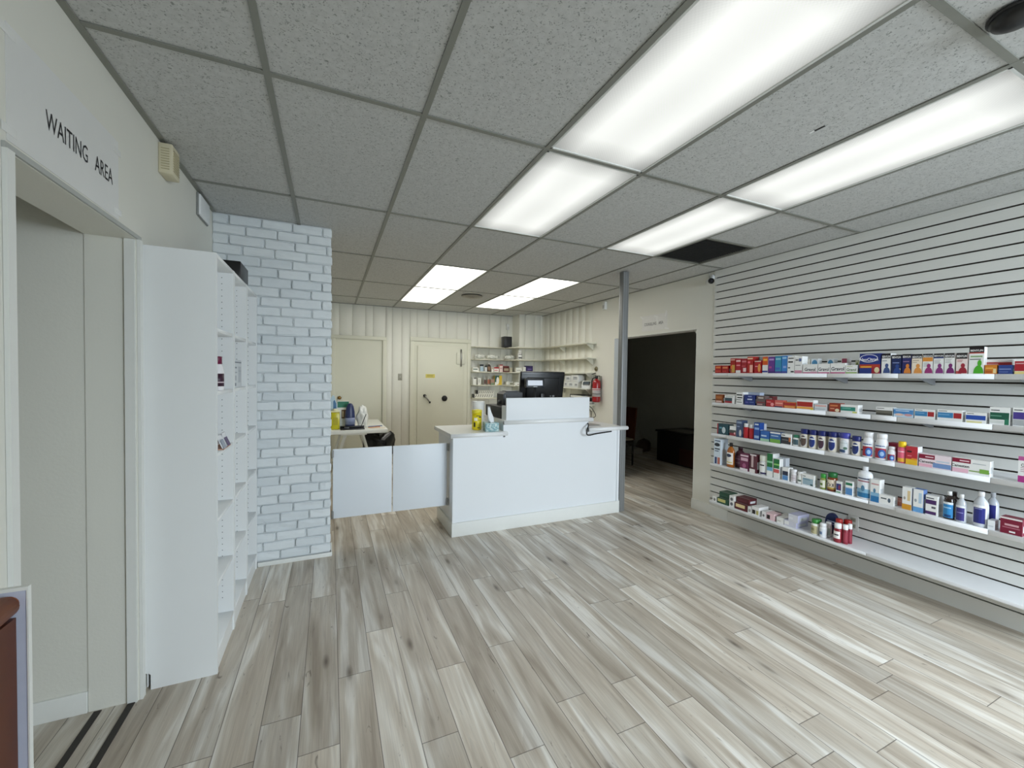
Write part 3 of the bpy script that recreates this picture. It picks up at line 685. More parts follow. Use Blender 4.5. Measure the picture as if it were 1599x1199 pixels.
t = empty('cash_drawer', (1.955, 2.09, 1.0625), 'black cash drawer on the raised counter behind the screen', 'cash drawer')
b = MB(); b.box(-.175, .185, -.20, .24, 0, .118, DARK, .004); b.build('case', t)
b = MB(); b.box(-.16, .17, .2405, .248, .012, .1, BLACK, .003); b.build('drawer_front', t); b = MB(); b.lathe([(.009, 0), (.009, .006), (.001, .007)], CHROME, 12, T=Matrix.Translation((.015, .248, .08)) @ Matrix.Rotation(-PI/2, 4, 'X')); b.build('lock', t)
t = empty('receipt_printer', (1.955, 2.10, 1.181), 'black receipt printer on top of the cash drawer', 'printer')
b = MB(); b.prism([(-.10, 0), (.12, 0), (.12, .135), (.06, .145), (-.06, .145), (-.10, .12)], -.08, .09, pm('26272a', .45), 'y'); b.build('case', t)
b = MB(); b.box(-.055, .10, -.083, .06, .145, .153, pm('3a3b3e', .4), .004); b.box(-.09, -.062, -.084, -.06, .03, .12, pm('38393c', .4), .004); b.build('cover', t)
b = MB(); b.box(-.04, .09, -.02, -.014, .152, .156, pm('909296', .3)); b.build('paper_slot', t)
b = MB(); b.lathe([(.02, 0), (.02, .02), (.001, .021)], pm('5a5b5e', .35), 14, T=Matrix.Translation((-.101, .0, .035)) @ Matrix.Rotation(-PI/2, 4, 'Y')); b.build('knob', t)
t = empty('monitor', (2.385, 2.17, 1.0625), 'black monitor with its back turned, on the raised counter', 'monitor')
T_ = Matrix.Translation((0, 0, .31)) @ Matrix.Rotation(-.05, 4, 'Z') @ Matrix.Rotation(.16, 4, 'X')
b = MB(); b.box(-.265, .265, -.014, .03, -.17, .17, pm('101114', .35), .008, T=T_); b.box(-.20, .20, -.03, -.012, -.13, .11, pm('0e0f11', .4), .012, T=T_); b.build('shell', t)
b = MB(); b.box(-.255, .255, .030, .0315, -.155, .16, pm('0a0a0c', .1), T=T_); b.build('screen', t)
b = MB(); b.box(-.255, .245, -.0152, -.0142, .135, .139, pm('2a2b30', .3), T=T_); b.build('seam', t)
b = MB()
for x, s in ((.10, .6), (.135, 1.)): b.lathe([(.013*s, 0), (.013*s, .001), (.001, .0011)], pm('8a8c90', .3), 14, sx=1.2, T=T_ @ Matrix.Translation((x, -.0302, -.10)) @ Matrix.Rotation(PI/2, 4, 'X') )
b.build('logo_marks', t)
b = MB(); b.box(-.03, .03, -.035, -.005, .02, .24, BLACK, .005); b.box(-.12, .12, -.09, .10, 0, .014, BLACK, .005); b.build('stand', t)
t = empty('customer_display', (2.205, 1.99, 1.0625), 'small pole display with pale lit screen facing out', 'display')
b = MB(); b.lathe([(.055, 0), (.055, .01), (.022, .03), (.019, .09), (.024, .13), (.015, .17), (.012, .19), (.012, .31)], pm('1e1f22', .35), 18); b.build('pole', t)
T_ = Matrix.Translation((-.005, 0, .355)) @ Matrix.Rotation(-.04, 4, 'Z') @ Matrix.Rotation(-.1, 4, 'X')
b = MB(); b.box(-.108, .108, -.018, .02, -.05, .05, pm('23262a', .4), .006, T=T_); b.build('head', t)
m, N, L, bb = nodes('display_glow'); bb.inputs['Emission Color'].default_value = (.62, .7, .8, 1); bb.inputs['Emission Strength'].default_value = .75; bb.inputs['Base Color'].default_value = (.1, .1, .1, 1)
b = MB(); b.box(-.085, .085, -.0195, -.0175, -.026, .028, m, T=T_); b.build('screen', t)
b = MB(); b.box(-.022, .022, -.0192, -.0178, -.042, -.036, pm('c8ccd0', .4), T=T_); b.build('badge', t)
# cables and papers on the wing by the post
t = empty('papers', (2.78, 1.93, .9578), 'grey printed papers lying on the counter wing by the post', 'papers')
for k, (a, dz, c) in enumerate(((.1, 0, 'e4e4e2'), (-.12, .0015, '9c9a98'), (.2, .003, 'a8a4a0'))):
    b = MB(); b.box(-.12, .12, -.08, .08, 0, .0012, pm(c, .7, var=.04)); o = b.build('sheet', t); o.location = (.02*k+.03, .02*k-.03, dz); o.rotation_euler = (0, 0, a)
def cable(name, pts, rad, label, m=BLACK):
    P_ = [Vector(p) for p in pts]; out = []
    for i in range(len(P_)-1):
        p0, p1, p2, p3 = P_[max(i-1, 0)], P_[i], P_[i+1], P_[min(i+2, len(P_)-1)]
        for q in range(8):
            s = q/8; out.append(.5*((2*p1)+(p2-p0)*s+(2*p0-5*p1+4*p2-p3)*s*s+(3*p1-p0-3*p2+p3)*s**3))
    out.append(P_[-1]); b = MB(); b.tube(out, rad, m, 8); return tag(b.build(name), label, 'cable')
cable('power_cable', [(2.775, 2.2, 1.05), (2.80, 1.95, 1.035), (2.72, 1.75, .99), (2.665, 1.69, .945), (2.66, 1.685, .90), (2.70, 1.695, .885), (2.80, 1.71, .894), (3.0, 1.72, .908)], .007, 'black cable hanging from the raised counter top over the low wing')
cable('looped_cable', [(2.745, 2.28, 1.068), (2.85, 2.26, 1.13), (3.03, 2.2, 1.14), (3.09, 2.2, 1.10), (3.125, 2.2, 1.05), (3.13, 2.2, 1.018), (3.09, 2.2, 1.005), (3.03, 2.2, 1.02), (3.02, 2.2, 1.06), (3.035, 2.2, 1.10), (3.065, 2.2, 1.08), (3.07, 2.2, 1.03), (3.05, 2.2, .9625)], .004, 'thin dark looped cable behind the raised counter end', pm('2a1a14', .5))
cable('loose_cable', [(2.80, 2.30, .964), (2.9, 2.27, .963), (3.0, 2.25, .963), (3.09, 2.23, .963), (3.10, 2.245, 1.02), (3.105, 2.25, 1.08)], .0045, 'thin black cable lying along the back of the counter wing')

# swing gate panels
def gate(x0, x1, hinge_x, label):
    t = empty('swing_gate', (hinge_x, 1.92, 0), label, 'gate', 'half height swing gate panels')
    b = MB(); b.box(x0-hinge_x, x1-hinge_x, -.009, .009, .255, .848, pm('dfe4e9', .45, var=.015, scale=3), .0015); b.build('panel', t)
    s = 1 if x0 < hinge_x-.1 else -1
    for z in (.29, .81):
        b = MB(); b.box(-.012*s if s > 0 else 0, 0 if s > 0 else .012, -.02, .012, z-.03, z+.03, STEEL); b.cyl((0.0, -.014, z-.035), (0.0, -.014, z+.035), .0055, STEEL, 10); b.build('hinge', t)
gate(.252, .737, .246, 'white gate panel hinged on the brick partition'); gate(.747, 1.242, 1.251, 'white gate panel hinged on the service counter')

# ================================================================== WORK TABLE BEHIND THE GATE
t = empty('work_table', (.52, 4.45, 0), 'white trestle work table behind the gate', 'table')
TB = pm('e9e9e2', .4, var=.02)
b = MB(); b.box(-.42, .42, -.62, .62, .70, .75, TB, .004); b.build('tabletop', t)
for y in (-.5, .5):
    b = MB()
    for s in (-1, 1): b.cyl((s*.10, y, .70), (s*.30, y-.05, 0), .020, TB, 4, smooth=False); b.cyl((s*.10, y+.05, .70), (s*.30, y+.09, 0), .018, TB, 4, smooth=False)
    b.box(-.16, .16, y-.02, y+.06, .672, .70, TB); b.build('trestle_leg', t)
b = MB(); t_ = None
t = empty('garbage_bin', (.87, 4.33, 0), 'bin lined with a black garbage bag under the work table edge', 'bin')
b = MB(); b.lathe([(.15, 0), (.19, .48), (.185, .48), (.145, .01)], pm('3a3a3c', .5), 24); b.build('bucket', t)
BAG = pm('0d0d0f', .22, var=.3)
b = MB(); rr = random.Random(5); prof = [(.196, .30), (.205, .40), (.215, .50), (.21, .585), (.17, .63), (.11, .61), (.03, .575)]; n = 40; vs = []; fs = []
for j, (r0, z) in enumerate(prof):
    for i in range(n):
        a = 2*PI*i/n; q = r0*(1+.07*math.sin(5*a+j)+.05*math.sin(11*a+2*j)+rr.uniform(-.03, .03)); vs.append((q*math.cos(a), q*math.sin(a), z+.03*math.sin(3*a+j*.7)+rr.uniform(-.012, .012)))
for j in range(len(prof)-1):
    for i in range(n): fs.append((j*n+i, j*n+(i+1) % n, (j+1)*n+(i+1) % n, (j+1)*n+i))
b.faces(vs, fs, BAG, True); b.build('liner', t)
t = empty('sharps_container', (.292, 4.0, .7505), 'yellow sharps container with clear top on the work table', 'container')
b = MB(); b.box(-.052, .052, -.05, .05, 0, .225, pm('c9c020', .3, trans=.0), .008); b.build('tub', t); b = MB(); b.box(-.056, .056, -.054, .054, .2255, .245, pm('e8e4b8', .3), .006); b.lathe([(.035, .24), (.03, .27), (.001, .271)], pm('e4e0c0', .3), 18); b.build('lid', t)
b = MB(); b.box(-.03, .03, -.0508, -.0502, .06, .16, pm('b4aa18', .4)); b.build('label', t)
t = empty('wipes_packet', (.262, 4.15, .7505), 'pale blue soft packet leaning behind the sharps container', 'packet')
b = MB(); b.prism([(-.05, 0), (.06, 0), (.055, .30), (.02, .43), (.0, .44), (-.03, .40)], -.03, .03, pm('bcd4e2', .35), 'y'); b.build('pouch', t); b = MB(); b.prism([(.005, .2), (.045, .2), (.042, .33), (.02, .38), (.005, .36)], -.0315, -.0305, pm('4a7aa8', .4), 'y'); b.build('print', t)
t = empty('green_label_box', (.39, 4.22, .7505), 'white box with green top and brown square on the work table', 'box')
b = MB(); b.box(-.075, .075, -.04, .04, 0, .355, pm('e4e4dc', .5), .002); b.build('carton', t)
b = MB(); b.box(-.07, .075, -.0408, -.0402, .27, .352, pm('2f7a60', .5)); b.box(-.02, .06, -.0408, -.0402, .12, .24, pm('6a5038', .5)); b.box(-.01, .01, -.0414, -.0409, .14, .22, pm('c8b898', .5)); b.build('print', t)
t = empty('blue_pouch', (.475, 4.06, .7505), 'tall navy blue pouch standing on the work table', 'pouch')
b = MB(); b.lathe([(.05, 0), (.062, .02), (.064, .12), (.058, .22), (.045, .29), (.03, .325), (.012, .335), (.001, .336)], pm('28335f', .35, var=.25, scale=30), 20, sy=.6); b.build('pouch', t); b = MB(); b.lathe([(.0635, .05), (.066, .1), (.064, .14)], pm('8a94b4', .3), 20, sy=.62); b.build('clear_window', t)
b = MB(); tt = bmesh.new(); bmesh.ops.create_icosphere(tt, subdivisions=4, radius=1)
for v in tt.verts:
    n = 1+.16*math.sin(v.co.x*6+1)*math.cos(v.co.z*5)+.08*math.sin(v.co.y*13+v.co.z*9); v.co = Vector((v.co.x*n*.07*(1-.12*v.co.z), v.co.y*n*.06, max(0, (v.co.z*n+.95)*.15)))
b.merge(tt, pm('e6e7e2', .35, var=.1, scale=20, bump=.4, bscale=40), None, True)
o = b.build('white_plastic_bag'); o.location = (.632, 4.10, .7505); tag(o, 'crumpled white plastic bag beside the navy pouch', 'bag')
t = empty('desk_tray', (.50, 3.93, .7505), 'black tray of odds and ends at the table front', 'tray')
b = MB(); b.box(-.15, .15, -.06, .06, 0, .012, BLACK, .003); b.box(-.15, .15, .05, .06, .012, .04, BLACK, .003); b.build('base', t); b = MB(); b.cyl((.10, -.03, .02), (.165, -.05, .20), .005, DARK, 8); b.build('pen', t); b = MB(); b.box(-.10, -.04, -.03, .02, .012, .03, pm('5a5c60', .3), .004); b.build('clip_box', t)
t = empty('loose_papers', (.80, 4.06, .7505), 'white papers with an orange pencil on the work table', 'papers')
for k, (x, y, a, c) in enumerate(((0, 0, .2, 'f0f0ea'), (.02, -.1, -.2, 'eadfd0'), (-.02, .12, .5, 'eceae4'))):
    b = MB(); b.box(-.10, .10, -.07, .07, .001*k, .001*k+.001, pm(c, .7)); o = b.build('sheet', t); o.location = (x, y, 0); o.rotation_euler = (0, 0, a)
b = MB(); b.cyl((-.10, -.08, .008), (.06, -.03, .008), .005, pm('d88a3a', .5), 8); b.build('pencil', t); b = MB(); b.cyl((-.09, .03, .008), (.1, .08, .008), .005, pm('3a5a9a', .4), 8); b.build('pen', t)

# ================================================================== DIM ROOM THINGS
t = empty('wooden_chair', (4.72, 3.79, 0), 'wooden chair with pale seat behind the post in the dim room', 'chair')
WD = pm('5a2c18', .4, var=.2, scale=12); WK = pm('1c1412', .5)
b = MB(); b.box(-.20, .20, -.21, .21, .43, .455, pm('b8ac98', .7), .008); b.build('seat', t); b = MB(); b.box(-.19, .19, -.20, .20, .385, .43, WK); b.build('seat_frame', t)
for sx in (-.18, .18):
    for sy in (-.19, .19): b = MB(); b.cyl((sx, sy, 0), (sx, sy, .40), .017, WK, 4, r1=.024, smooth=False); b.build('leg', t)
b = MB(); b.prism([(.175, .43), (.20, .43), (.245, .97), (.22, .97)], -.21, .21, WD, 'y'); b.build('backrest', t)
for k, (x, y, c, s, lab) in enumerate(((6.05, 4.85, 'a8a8a4', (.16, .15, .42), 'grey white bag slumped against the dim room wall'), (5.98, 4.54, '5a4a42', (.16, .12, .26), 'brown bag on the dim room floor beside the grey white one'))):
    tt = bmesh.new(); bmesh.ops.create_icosphere(tt, subdivisions=3, radius=1)
    for v in tt.verts:
        n = 1+.15*math.sin(v.co.x*5+k)*math.cos(v.co.z*4+k); v.co = Vector((v.co.x*n*s[0]*(1-.35*v.co.z), v.co.y*n*s[1]*(1-.3*v.co.z), max(0, (v.co.z*n+.9)*s[2]/1.9)))
    b = MB(); b.merge(tt, pm(c, .6, var=.2, scale=9), None, True); o = b.build('slumped_bag'); o.location = (x, y, 0); tag(o, lab, 'bag')
b = MB(); b.prism([(-.12, 0), (.12, 0), (.12, .10), (-.12, .10)], -.16, .16, pm('c8c6c0', .6), 'y'); o = b.build('pale_box'); o.location = (5.66, 4.5, 0); tag(o, 'low pale box in front of the bags in the dim room', 'box')
t = empty('storage_trunk', (6.0, 3.40, 0), 'dark trunk with papers on its lid in the dim room', 'trunk')
b = MB(); b.box(-.36, .36, -.42, .42, 0, .52, pm('16120f', .6), .01); b.build('body', t); b = MB(); b.box(-.38, .38, -.45, .45, .52, .55, pm('1e1a17', .5), .006); b.build('lid', t)
b = MB(); b.box(-.25, .1, -.2, .3, .55, .553, pm('8a8880', .7)); b.build('papers', t); b = MB(); b.box(-.362, -.36, -.42, -.1, .02, .3, pm('3a1a14', .5)); b.build('panel', t)

# ================================================================== SLAT WALL SHELVES
SHZ = {1: 1.548, 2: 1.255, 3: .945, 4: .640, 5: .262}
XF = 3.745
MET = pm('e9eaec', .4, var=.015, scale=5)
NAMES = {1: 'top', 2: 'second', 3: 'third', 4: 'fourth', 5: 'lowest'}
for k, z in SHZ.items():
    for y0, y1, lab in ((1.09, -.243, 'white metal shelf, %s tier, half that reaches the doorway end'), (-.245, -1.58, 'white metal shelf, %s tier, half farther from the doorway')):
        t = empty('display_shelf', (XF, (y0+y1)/2, z), lab % NAMES[k], 'shelf', 'white shelves on the slat wall'); ym = (y0+y1)/2
        b = MB(); b.box(.003, 4.0285-XF, y1-ym, y0-ym, -.003, 0, MET); b.box(.003, .006, y1-ym, y0-ym, -.022, -.003, MET); b.box(.003, .285, y0-ym-.003, y0-ym, -.02, -.003, MET); b.build('board', t)
        if k == 5:
            b = MB(); b.box(-.001, .003, y1-ym+.001, y0-ym-.001, -.018, .001, MET, .001); b.build('front_lip', t)
        else:
            cuts = [y0-(.18 if y0 > 0 else 0)]+([.045] if y0 > 0 else [-.39, -.83])+[y1]
            if k == 4 and y0 > 0: cuts = [y0, y1]
            if k == 4 and y0 < 0: cuts = [-.40, -.83, y1]
            for a, c in zip(cuts[:-1], cuts[1:]):
                b = MB(); hh = .030 if k < 4 or y0 < 0 else .02
                b.box(-.004, .003, c-ym+.002, a-ym-.002, -hh, .001, pm('f2f3f6', .3, var=.01), .0012, seg=1); b.build('ticket_strip', t)
        for yy in ((y0-.22, y1+.30) if y0 > 0 else (y0-.22, y0-.66)):
            b = MB(); b.prism([(.286, -.004), (.286, -.075), (.262, -.075), (.08, -.03), (.03, -.022), (.03, -.004)], yy-ym-.006, yy-ym+.006, pm('a4a6aa', .4, .3), 'y'); b.build('bracket', t)

# ================================================================== PRODUCTS
PRODUCTS = [
 {'k': 'C', 'label': 'small red and orange carton first on the top wall shelf beside the doorway', 'base': 'a8201c', 'des': [('r', 0.12, 0.62, 0.88, 0.86, 'e07a3c'), ('r', 0.1, 0.2, 0.9, 0.32, 'd8574a')], 'side': 'a8201c', 'd': 0.075, 'name': 'medicine_carton', 'cat': 'box', 'w': 0.0693, 'h': 0.0757, 'x': 3.7945, 'y': 1.0337, 'z': 1.548, 'rz': -90, 'sh': 1},
 {'k': 'C', 'label': 'second small red carton on the top wall shelf, right before the tall ones', 'base': 'a31d1f', 'des': [('r', 0.12, 0.6, 0.88, 0.84, 'e0875a'), ('r', 0.1, 0.2, 0.7, 0.3, 'cf4a40')], 'side': 'a31d1f', 'd': 0.075, 'name': 'medicine_carton', 'cat': 'box', 'w': 0.0697, 'h': 0.0746, 'x': 3.7945, 'y': 0.9555, 'z': 1.548, 'rz': -90, 'sh': 1},
 {'k': 'C', 'label': 'tall red carton with yellow leaf picture, first tall one on the top shelf', 'base': 'a5231d', 'des': [('r', 0.05, 0.86, 0.95, 0.94, 'e8b0a0'), ('r', 0.3, 0.05, 0.95, 0.55, 'c9a04a'), ('r', 0.05, 0.3, 0.45, 0.5, 'e06b35')], 'side': 'a5231d', 'd': 0.075, 'name': 'medicine_carton', 'cat': 'box', 'w': 0.0506, 'h': 0.1417, 'x': 3.7945, 'y': 0.873, 'z': 1.548, 'rz': -90, 'sh': 1},
 {'k': 'C', 'label': 'tall red carton with plain white foot next to the yellow leaf one', 'base': 'b01c2b', 'des': [('r', 0.08, 0.78, 0.92, 0.9, 'f0c8c8'), ('r', 0.06, 0.02, 0.94, 0.2, 'f4f0ee'), ('r', 0.15, 0.5, 0.85, 0.58, 'e8909a')], 'side': 'b01c2b', 'd': 0.075, 'name': 'medicine_carton', 'cat': 'box', 'w': 0.0545, 'h': 0.1375, 'x': 3.7945, 'y': 0.8143, 'z': 1.548, 'rz': -90, 'sh': 1},
 {'k': 'C', 'label': 'tall crimson carton between the white footed and the pink patterned cartons', 'base': 'a3202c', 'des': [('r', 0.1, 0.75, 0.9, 0.86, 'd98088'), ('r', 0.35, 0.1, 0.9, 0.36, 'f0d5d5'), ('r', 0.1, 0.45, 0.7, 0.52, 'c8505a')], 'side': 'a3202c', 'd': 0.075, 'name': 'medicine_carton', 'cat': 'box', 'w': 0.0536, 'h': 0.1358, 'x': 3.7945, 'y': 0.7548, 'z': 1.548, 'rz': -90, 'sh': 1},
 {'k': 'C', 'label': 'tall red carton with pink panel at its lower corner, on the top shelf', 'base': 'b2241f', 'des': [('r', 0.05, 0.84, 0.95, 0.93, 'f0c0a0'), ('r', 0.45, 0.05, 0.95, 0.5, 'f0b8a8'), ('r', 0.1, 0.6, 0.5, 0.72, 'f07080')], 'side': 'b2241f', 'd': 0.075, 'name': 'medicine_carton', 'cat': 'box', 'w': 0.0564, 'h': 0.1517, 'x': 3.7945, 'y': 0.6945, 'z': 1.548, 'rz': -90, 'sh': 1},
 {'k': 'C', 'label': 'wide red carton with orange round picture in front of a grey topped one', 'base': 'b5222a', 'des': [('e', 0.72, 0.42, 0.2, 0.32, 'e8a050'), ('r', 0.1, 0.5, 0.5, 0.58, 'e09098'), ('r', 0.05, 0.9, 0.95, 0.97, 'e0d8d0')], 'side': 'b5222a', 'd': 0.075, 'name': 'medicine_carton', 'cat': 'box', 'w': 0.0647, 'h': 0.1145, 'x': 3.7945, 'y': 0.6207, 'z': 1.548, 'rz': -90, 'sh': 1},
 {'k': 'C', 'label': 'grey topped carton standing behind the wide red carton on the top shelf', 'base': '8f8a86', 'des': [('r', 0.05, 0.86, 0.9, 0.96, '5c5a58')], 'side': '8f8a86', 'd': 0.075, 'name': 'medicine_carton', 'cat': 'box', 'w': 0.0515, 'h': 0.1538, 'x': 3.8745, 'y': 0.6843, 'z': 1.548, 'rz': -90, 'sh': 1},
 {'k': 'C', 'label': 'carton with orange top and white lower half beside the purple one', 'base': 'f0ece8', 'des': [('r', 0, 0.5, 1, 1, 'd95a22'), ('r', 0.15, 0.75, 0.85, 0.87, 'f4c04a'), ('r', 0.0, 0.06, 1, 0.16, '3d4a9a')], 'side': 'f0ece8', 'd': 0.075, 'name': 'medicine_carton', 'cat': 'box', 'w': 0.0489, 'h': 0.1469, 'x': 3.7945, 'y': 0.5517, 'z': 1.548, 'rz': -90, 'sh': 1},
 {'k': 'C', 'label': 'purple carton between the orange and the turquoise cartons, top shelf', 'base': '6a3a92', 'des': [('r', 0.1, 0.78, 0.9, 0.88, 'c0a0d8'), ('r', 0.1, 0.3, 0.55, 0.42, 'b04890'), ('r', 0, 0, 1, 0.12, '453078')], 'side': '6a3a92', 'd': 0.075, 'name': 'medicine_carton', 'cat': 'box', 'w': 0.0532, 'h': 0.145, 'x': 3.7945, 'y': 0.4956, 'z': 1.548, 'rz': -90, 'sh': 1},
 {'k': 'C', 'label': 'turquoise carton beside the purple carton on the top wall shelf', 'base': '3a93b8', 'des': [('r', 0.1, 0.78, 0.9, 0.88, '9ad0e0'), ('r', 0.1, 0.2, 0.8, 0.34, '3e6cc0'), ('r', 0, 0, 1, 0.12, '5a4a98')], 'side': '3a93b8', 'd': 0.075, 'name': 'medicine_carton', 'cat': 'box', 'w': 0.0527, 'h': 0.1486, 'x': 3.7945, 'y': 0.4366, 'z': 1.548, 'rz': -90, 'sh': 1},
 {'k': 'C', 'label': 'sky blue carton between the turquoise and the white cartons, top shelf', 'base': '3f86cf', 'des': [('r', 0.1, 0.82, 0.9, 0.92, 'a0d0f0'), ('r', 0.3, 0.3, 0.9, 0.42, '90b0e8'), ('r', 0, 0, 1, 0.12, '4a50a0')], 'side': '3f86cf', 'd': 0.075, 'name': 'medicine_carton', 'cat': 'box', 'w': 0.0442, 'h': 0.15, 'x': 3.7945, 'y': 0.3839, 'z': 1.548, 'rz': -90, 'sh': 1},
 {'k': 'C', 'label': 'white carton with black lettering and a black swoosh at its foot', 'base': 'f2f2f0', 'des': [('r', 0.1, 0.84, 0.9, 0.9, '404040'), ('r', 0.1, 0.62, 0.8, 0.7, '202020'), ('r', 0.5, 0.06, 0.95, 0.14, '303038'), ('r', 0.1, 0.28, 0.4, 0.36, '707070')], 'side': 'f2f2f0', 'd': 0.075, 'name': 'medicine_carton', 'cat': 'box', 'w': 0.055, 'h': 0.1448, 'x': 3.7945, 'y': 0.3296, 'z': 1.548, 'rz': -90, 'sh': 1},
 {'k': 'C', 'label': 'white carton with pink foot left of the first pink banded pack', 'base': 'f2f2f0', 'des': [('r', 0, 0, 1, 0.18, 'd896ac'), ('r', 0.55, 0.7, 0.9, 0.88, '6070a0'), ('r', 0.1, 0.75, 0.5, 0.82, '606060'), ('r', 0.1, 0.45, 0.8, 0.5, 'a0a0a0')], 'side': 'f2f2f0', 'd': 0.075, 'name': 'medicine_carton', 'cat': 'box', 'w': 0.0562, 'h': 0.1401, 'x': 3.7945, 'y': 0.2694, 'z': 1.548, 'rz': -90, 'sh': 1},
 {'k': 'C', 'label': 'first white pack with pink band and bold dark name on the top shelf', 'base': 'f2f2f0', 'des': [('r', 0, 0, 1, 0.13, 'c8608e'), ('r', 0.55, 0.2, 1, 0.25, 'd88aaa'), ('t', 'Gravol', 0.5, 0.42, 0.34, '2a2e3a')], 'side': 'f2f2f0', 'd': 0.07, 'name': 'medicine_carton', 'cat': 'box', 'w': 0.1069, 'h': 0.0746, 'x': 3.792, 'y': 0.1789, 'z': 1.548, 'rz': -90, 'sh': 1},
 {'k': 'C', 'label': 'pale carton standing behind the first pink banded white pack', 'base': 'e6e2d8', 'des': [('r', 0.2, 0.55, 0.8, 0.8, 'cfc8b8')], 'side': 'e6e2d8', 'd': 0.05, 'name': 'medicine_carton', 'cat': 'box', 'w': 0.0435, 'h': 0.118, 'x': 3.862, 'y': 0.2506, 'z': 1.548, 'rz': -90, 'sh': 1},
 {'k': 'C', 'label': 'small blue topped carton behind the first pink banded white pack', 'base': 'e0e6ea', 'des': [('e', 0.5, 0.7, 0.4, 0.22, '4f8fb8')], 'side': 'e0e6ea', 'd': 0.05, 'name': 'medicine_carton', 'cat': 'box', 'w': 0.0517, 'h': 0.1206, 'x': 3.862, 'y': 0.1916, 'z': 1.548, 'rz': -90, 'sh': 1},
 {'k': 'C', 'label': 'second white pack with pink band and bold dark name, at the strip joint', 'base': 'f2f2f0', 'des': [('r', 0, 0, 1, 0.13, 'c8608e'), ('t', 'Gravol', 0.5, 0.42, 0.34, '2a2e3a')], 'side': 'f2f2f0', 'd': 0.07, 'name': 'medicine_carton', 'cat': 'box', 'w': 0.0827, 'h': 0.0759, 'x': 3.792, 'y': 0.0779, 'z': 1.548, 'rz': -90, 'sh': 1},
 {'k': 'C', 'label': 'small blue topped carton behind the second pink banded white pack', 'base': 'e0e6ea', 'des': [('e', 0.5, 0.7, 0.4, 0.22, '4f8fb8')], 'side': 'e0e6ea', 'd': 0.05, 'name': 'medicine_carton', 'cat': 'box', 'w': 0.0461, 'h': 0.1182, 'x': 3.862, 'y': 0.0756, 'z': 1.548, 'rz': -90, 'sh': 1},
 {'k': 'C', 'label': 'third white pack with pink band and bold dark name, by the green banded', 'base': 'f2f2f0', 'des': [('r', 0, 0, 1, 0.13, 'c8608e'), ('t', 'Gravol', 0.5, 0.44, 0.34, '2a2e3a')], 'side': 'f2f2f0', 'd': 0.07, 'name': 'medicine_carton', 'cat': 'box', 'w': 0.098, 'h': 0.0791, 'x': 3.792, 'y': -0.0183, 'z': 1.548, 'rz': -90, 'sh': 1},
 {'k': 'C', 'label': 'small burgundy topped carton behind the third pink banded white pack', 'base': 'e6e0e0', 'des': [('r', 0.1, 0.55, 0.9, 0.95, 'a04860')], 'side': 'e6e0e0', 'd': 0.05, 'name': 'medicine_carton', 'cat': 'box', 'w': 0.0414, 'h': 0.1223, 'x': 3.862, 'y': -0.0204, 'z': 1.548, 'rz': -90, 'sh': 1},
 {'k': 'C', 'label': 'white pack with lime green band beside the navy and red carton', 'base': 'f2f2f0', 'des': [('r', 0, 0, 1, 0.18, 'a8c078'), ('t', 'Gravol', 0.5, 0.45, 0.3, '4a7038'), ('r', 0.1, 0.8, 0.6, 0.9, 'd0d8b8')], 'side': 'f2f2f0', 'd': 0.07, 'name': 'medicine_carton', 'cat': 'box', 'w': 0.0728, 'h': 0.0631, 'x': 3.792, 'y': -0.1081, 'z': 1.548, 'rz': -90, 'sh': 1},
 {'k': 'C', 'label': 'olive carton behind the lime green banded white pack, top shelf', 'base': 'cfd0b0', 'des': [('e', 0.5, 0.6, 0.4, 0.25, '6a7a3a')], 'side': 'cfd0b0', 'd': 0.05, 'name': 'medicine_carton', 'cat': 'box', 'w': 0.023, 'h': 0.0986, 'x': 3.862, 'y': -0.1043, 'z': 1.548, 'rz': -90, 'sh': 1},
 {'k': 'C', 'label': 'large navy and red carton with white name in a blue oval', 'base': '23357e', 'des': [('r', 0, 0.28, 1, 0.46, 'b23a2a'), ('r', 0.6, 0, 1, 0.3, 'a02030'), ('e', 0.85, 0.18, 0.12, 0.14, 'e8dcb0'), ('e', 0.45, 0.76, 0.44, 0.2, 'f0f0f4'), ('e', 0.45, 0.76, 0.41, 0.17, '1c2f86'), ('t', 'NeoCitran', 0.45, 0.7, 0.15, 'f4f4f8'), ('r', 0.05, 0.3, 0.6, 0.37, 'f0b040')], 'side': '23357e', 'd': 0.09, 'name': 'medicine_carton', 'cat': 'box', 'w': 0.1224, 'h': 0.144, 'x': 3.802, 'y': -0.2192, 'z': 1.548, 'rz': -90, 'sh': 1},
 {'k': 'C', 'label': 'white carton with black top band and slate blue figure', 'base': 'f2f2f0', 'des': [('r', 0, 0.76, 1, 1, '161214'), ('t', 'BENYLIN', 0.5, 0.84, 0.11, 'f2f2f2'), ('r', 0.08, 0.62, 0.6, 0.66, 'a0a8b0'), ('e', 0.6, 0.4, 0.19, 0.105, '42588c'), ('h', 0.6, 0.03, 0.4, 0.3, '42588c')], 'side': 'f2f2f0', 'd': 0.075, 'name': 'medicine_carton', 'cat': 'box', 'w': 0.0488, 'h': 0.1402, 'x': 3.7945, 'y': -0.3136, 'z': 1.548, 'rz': -90, 'sh': 1},
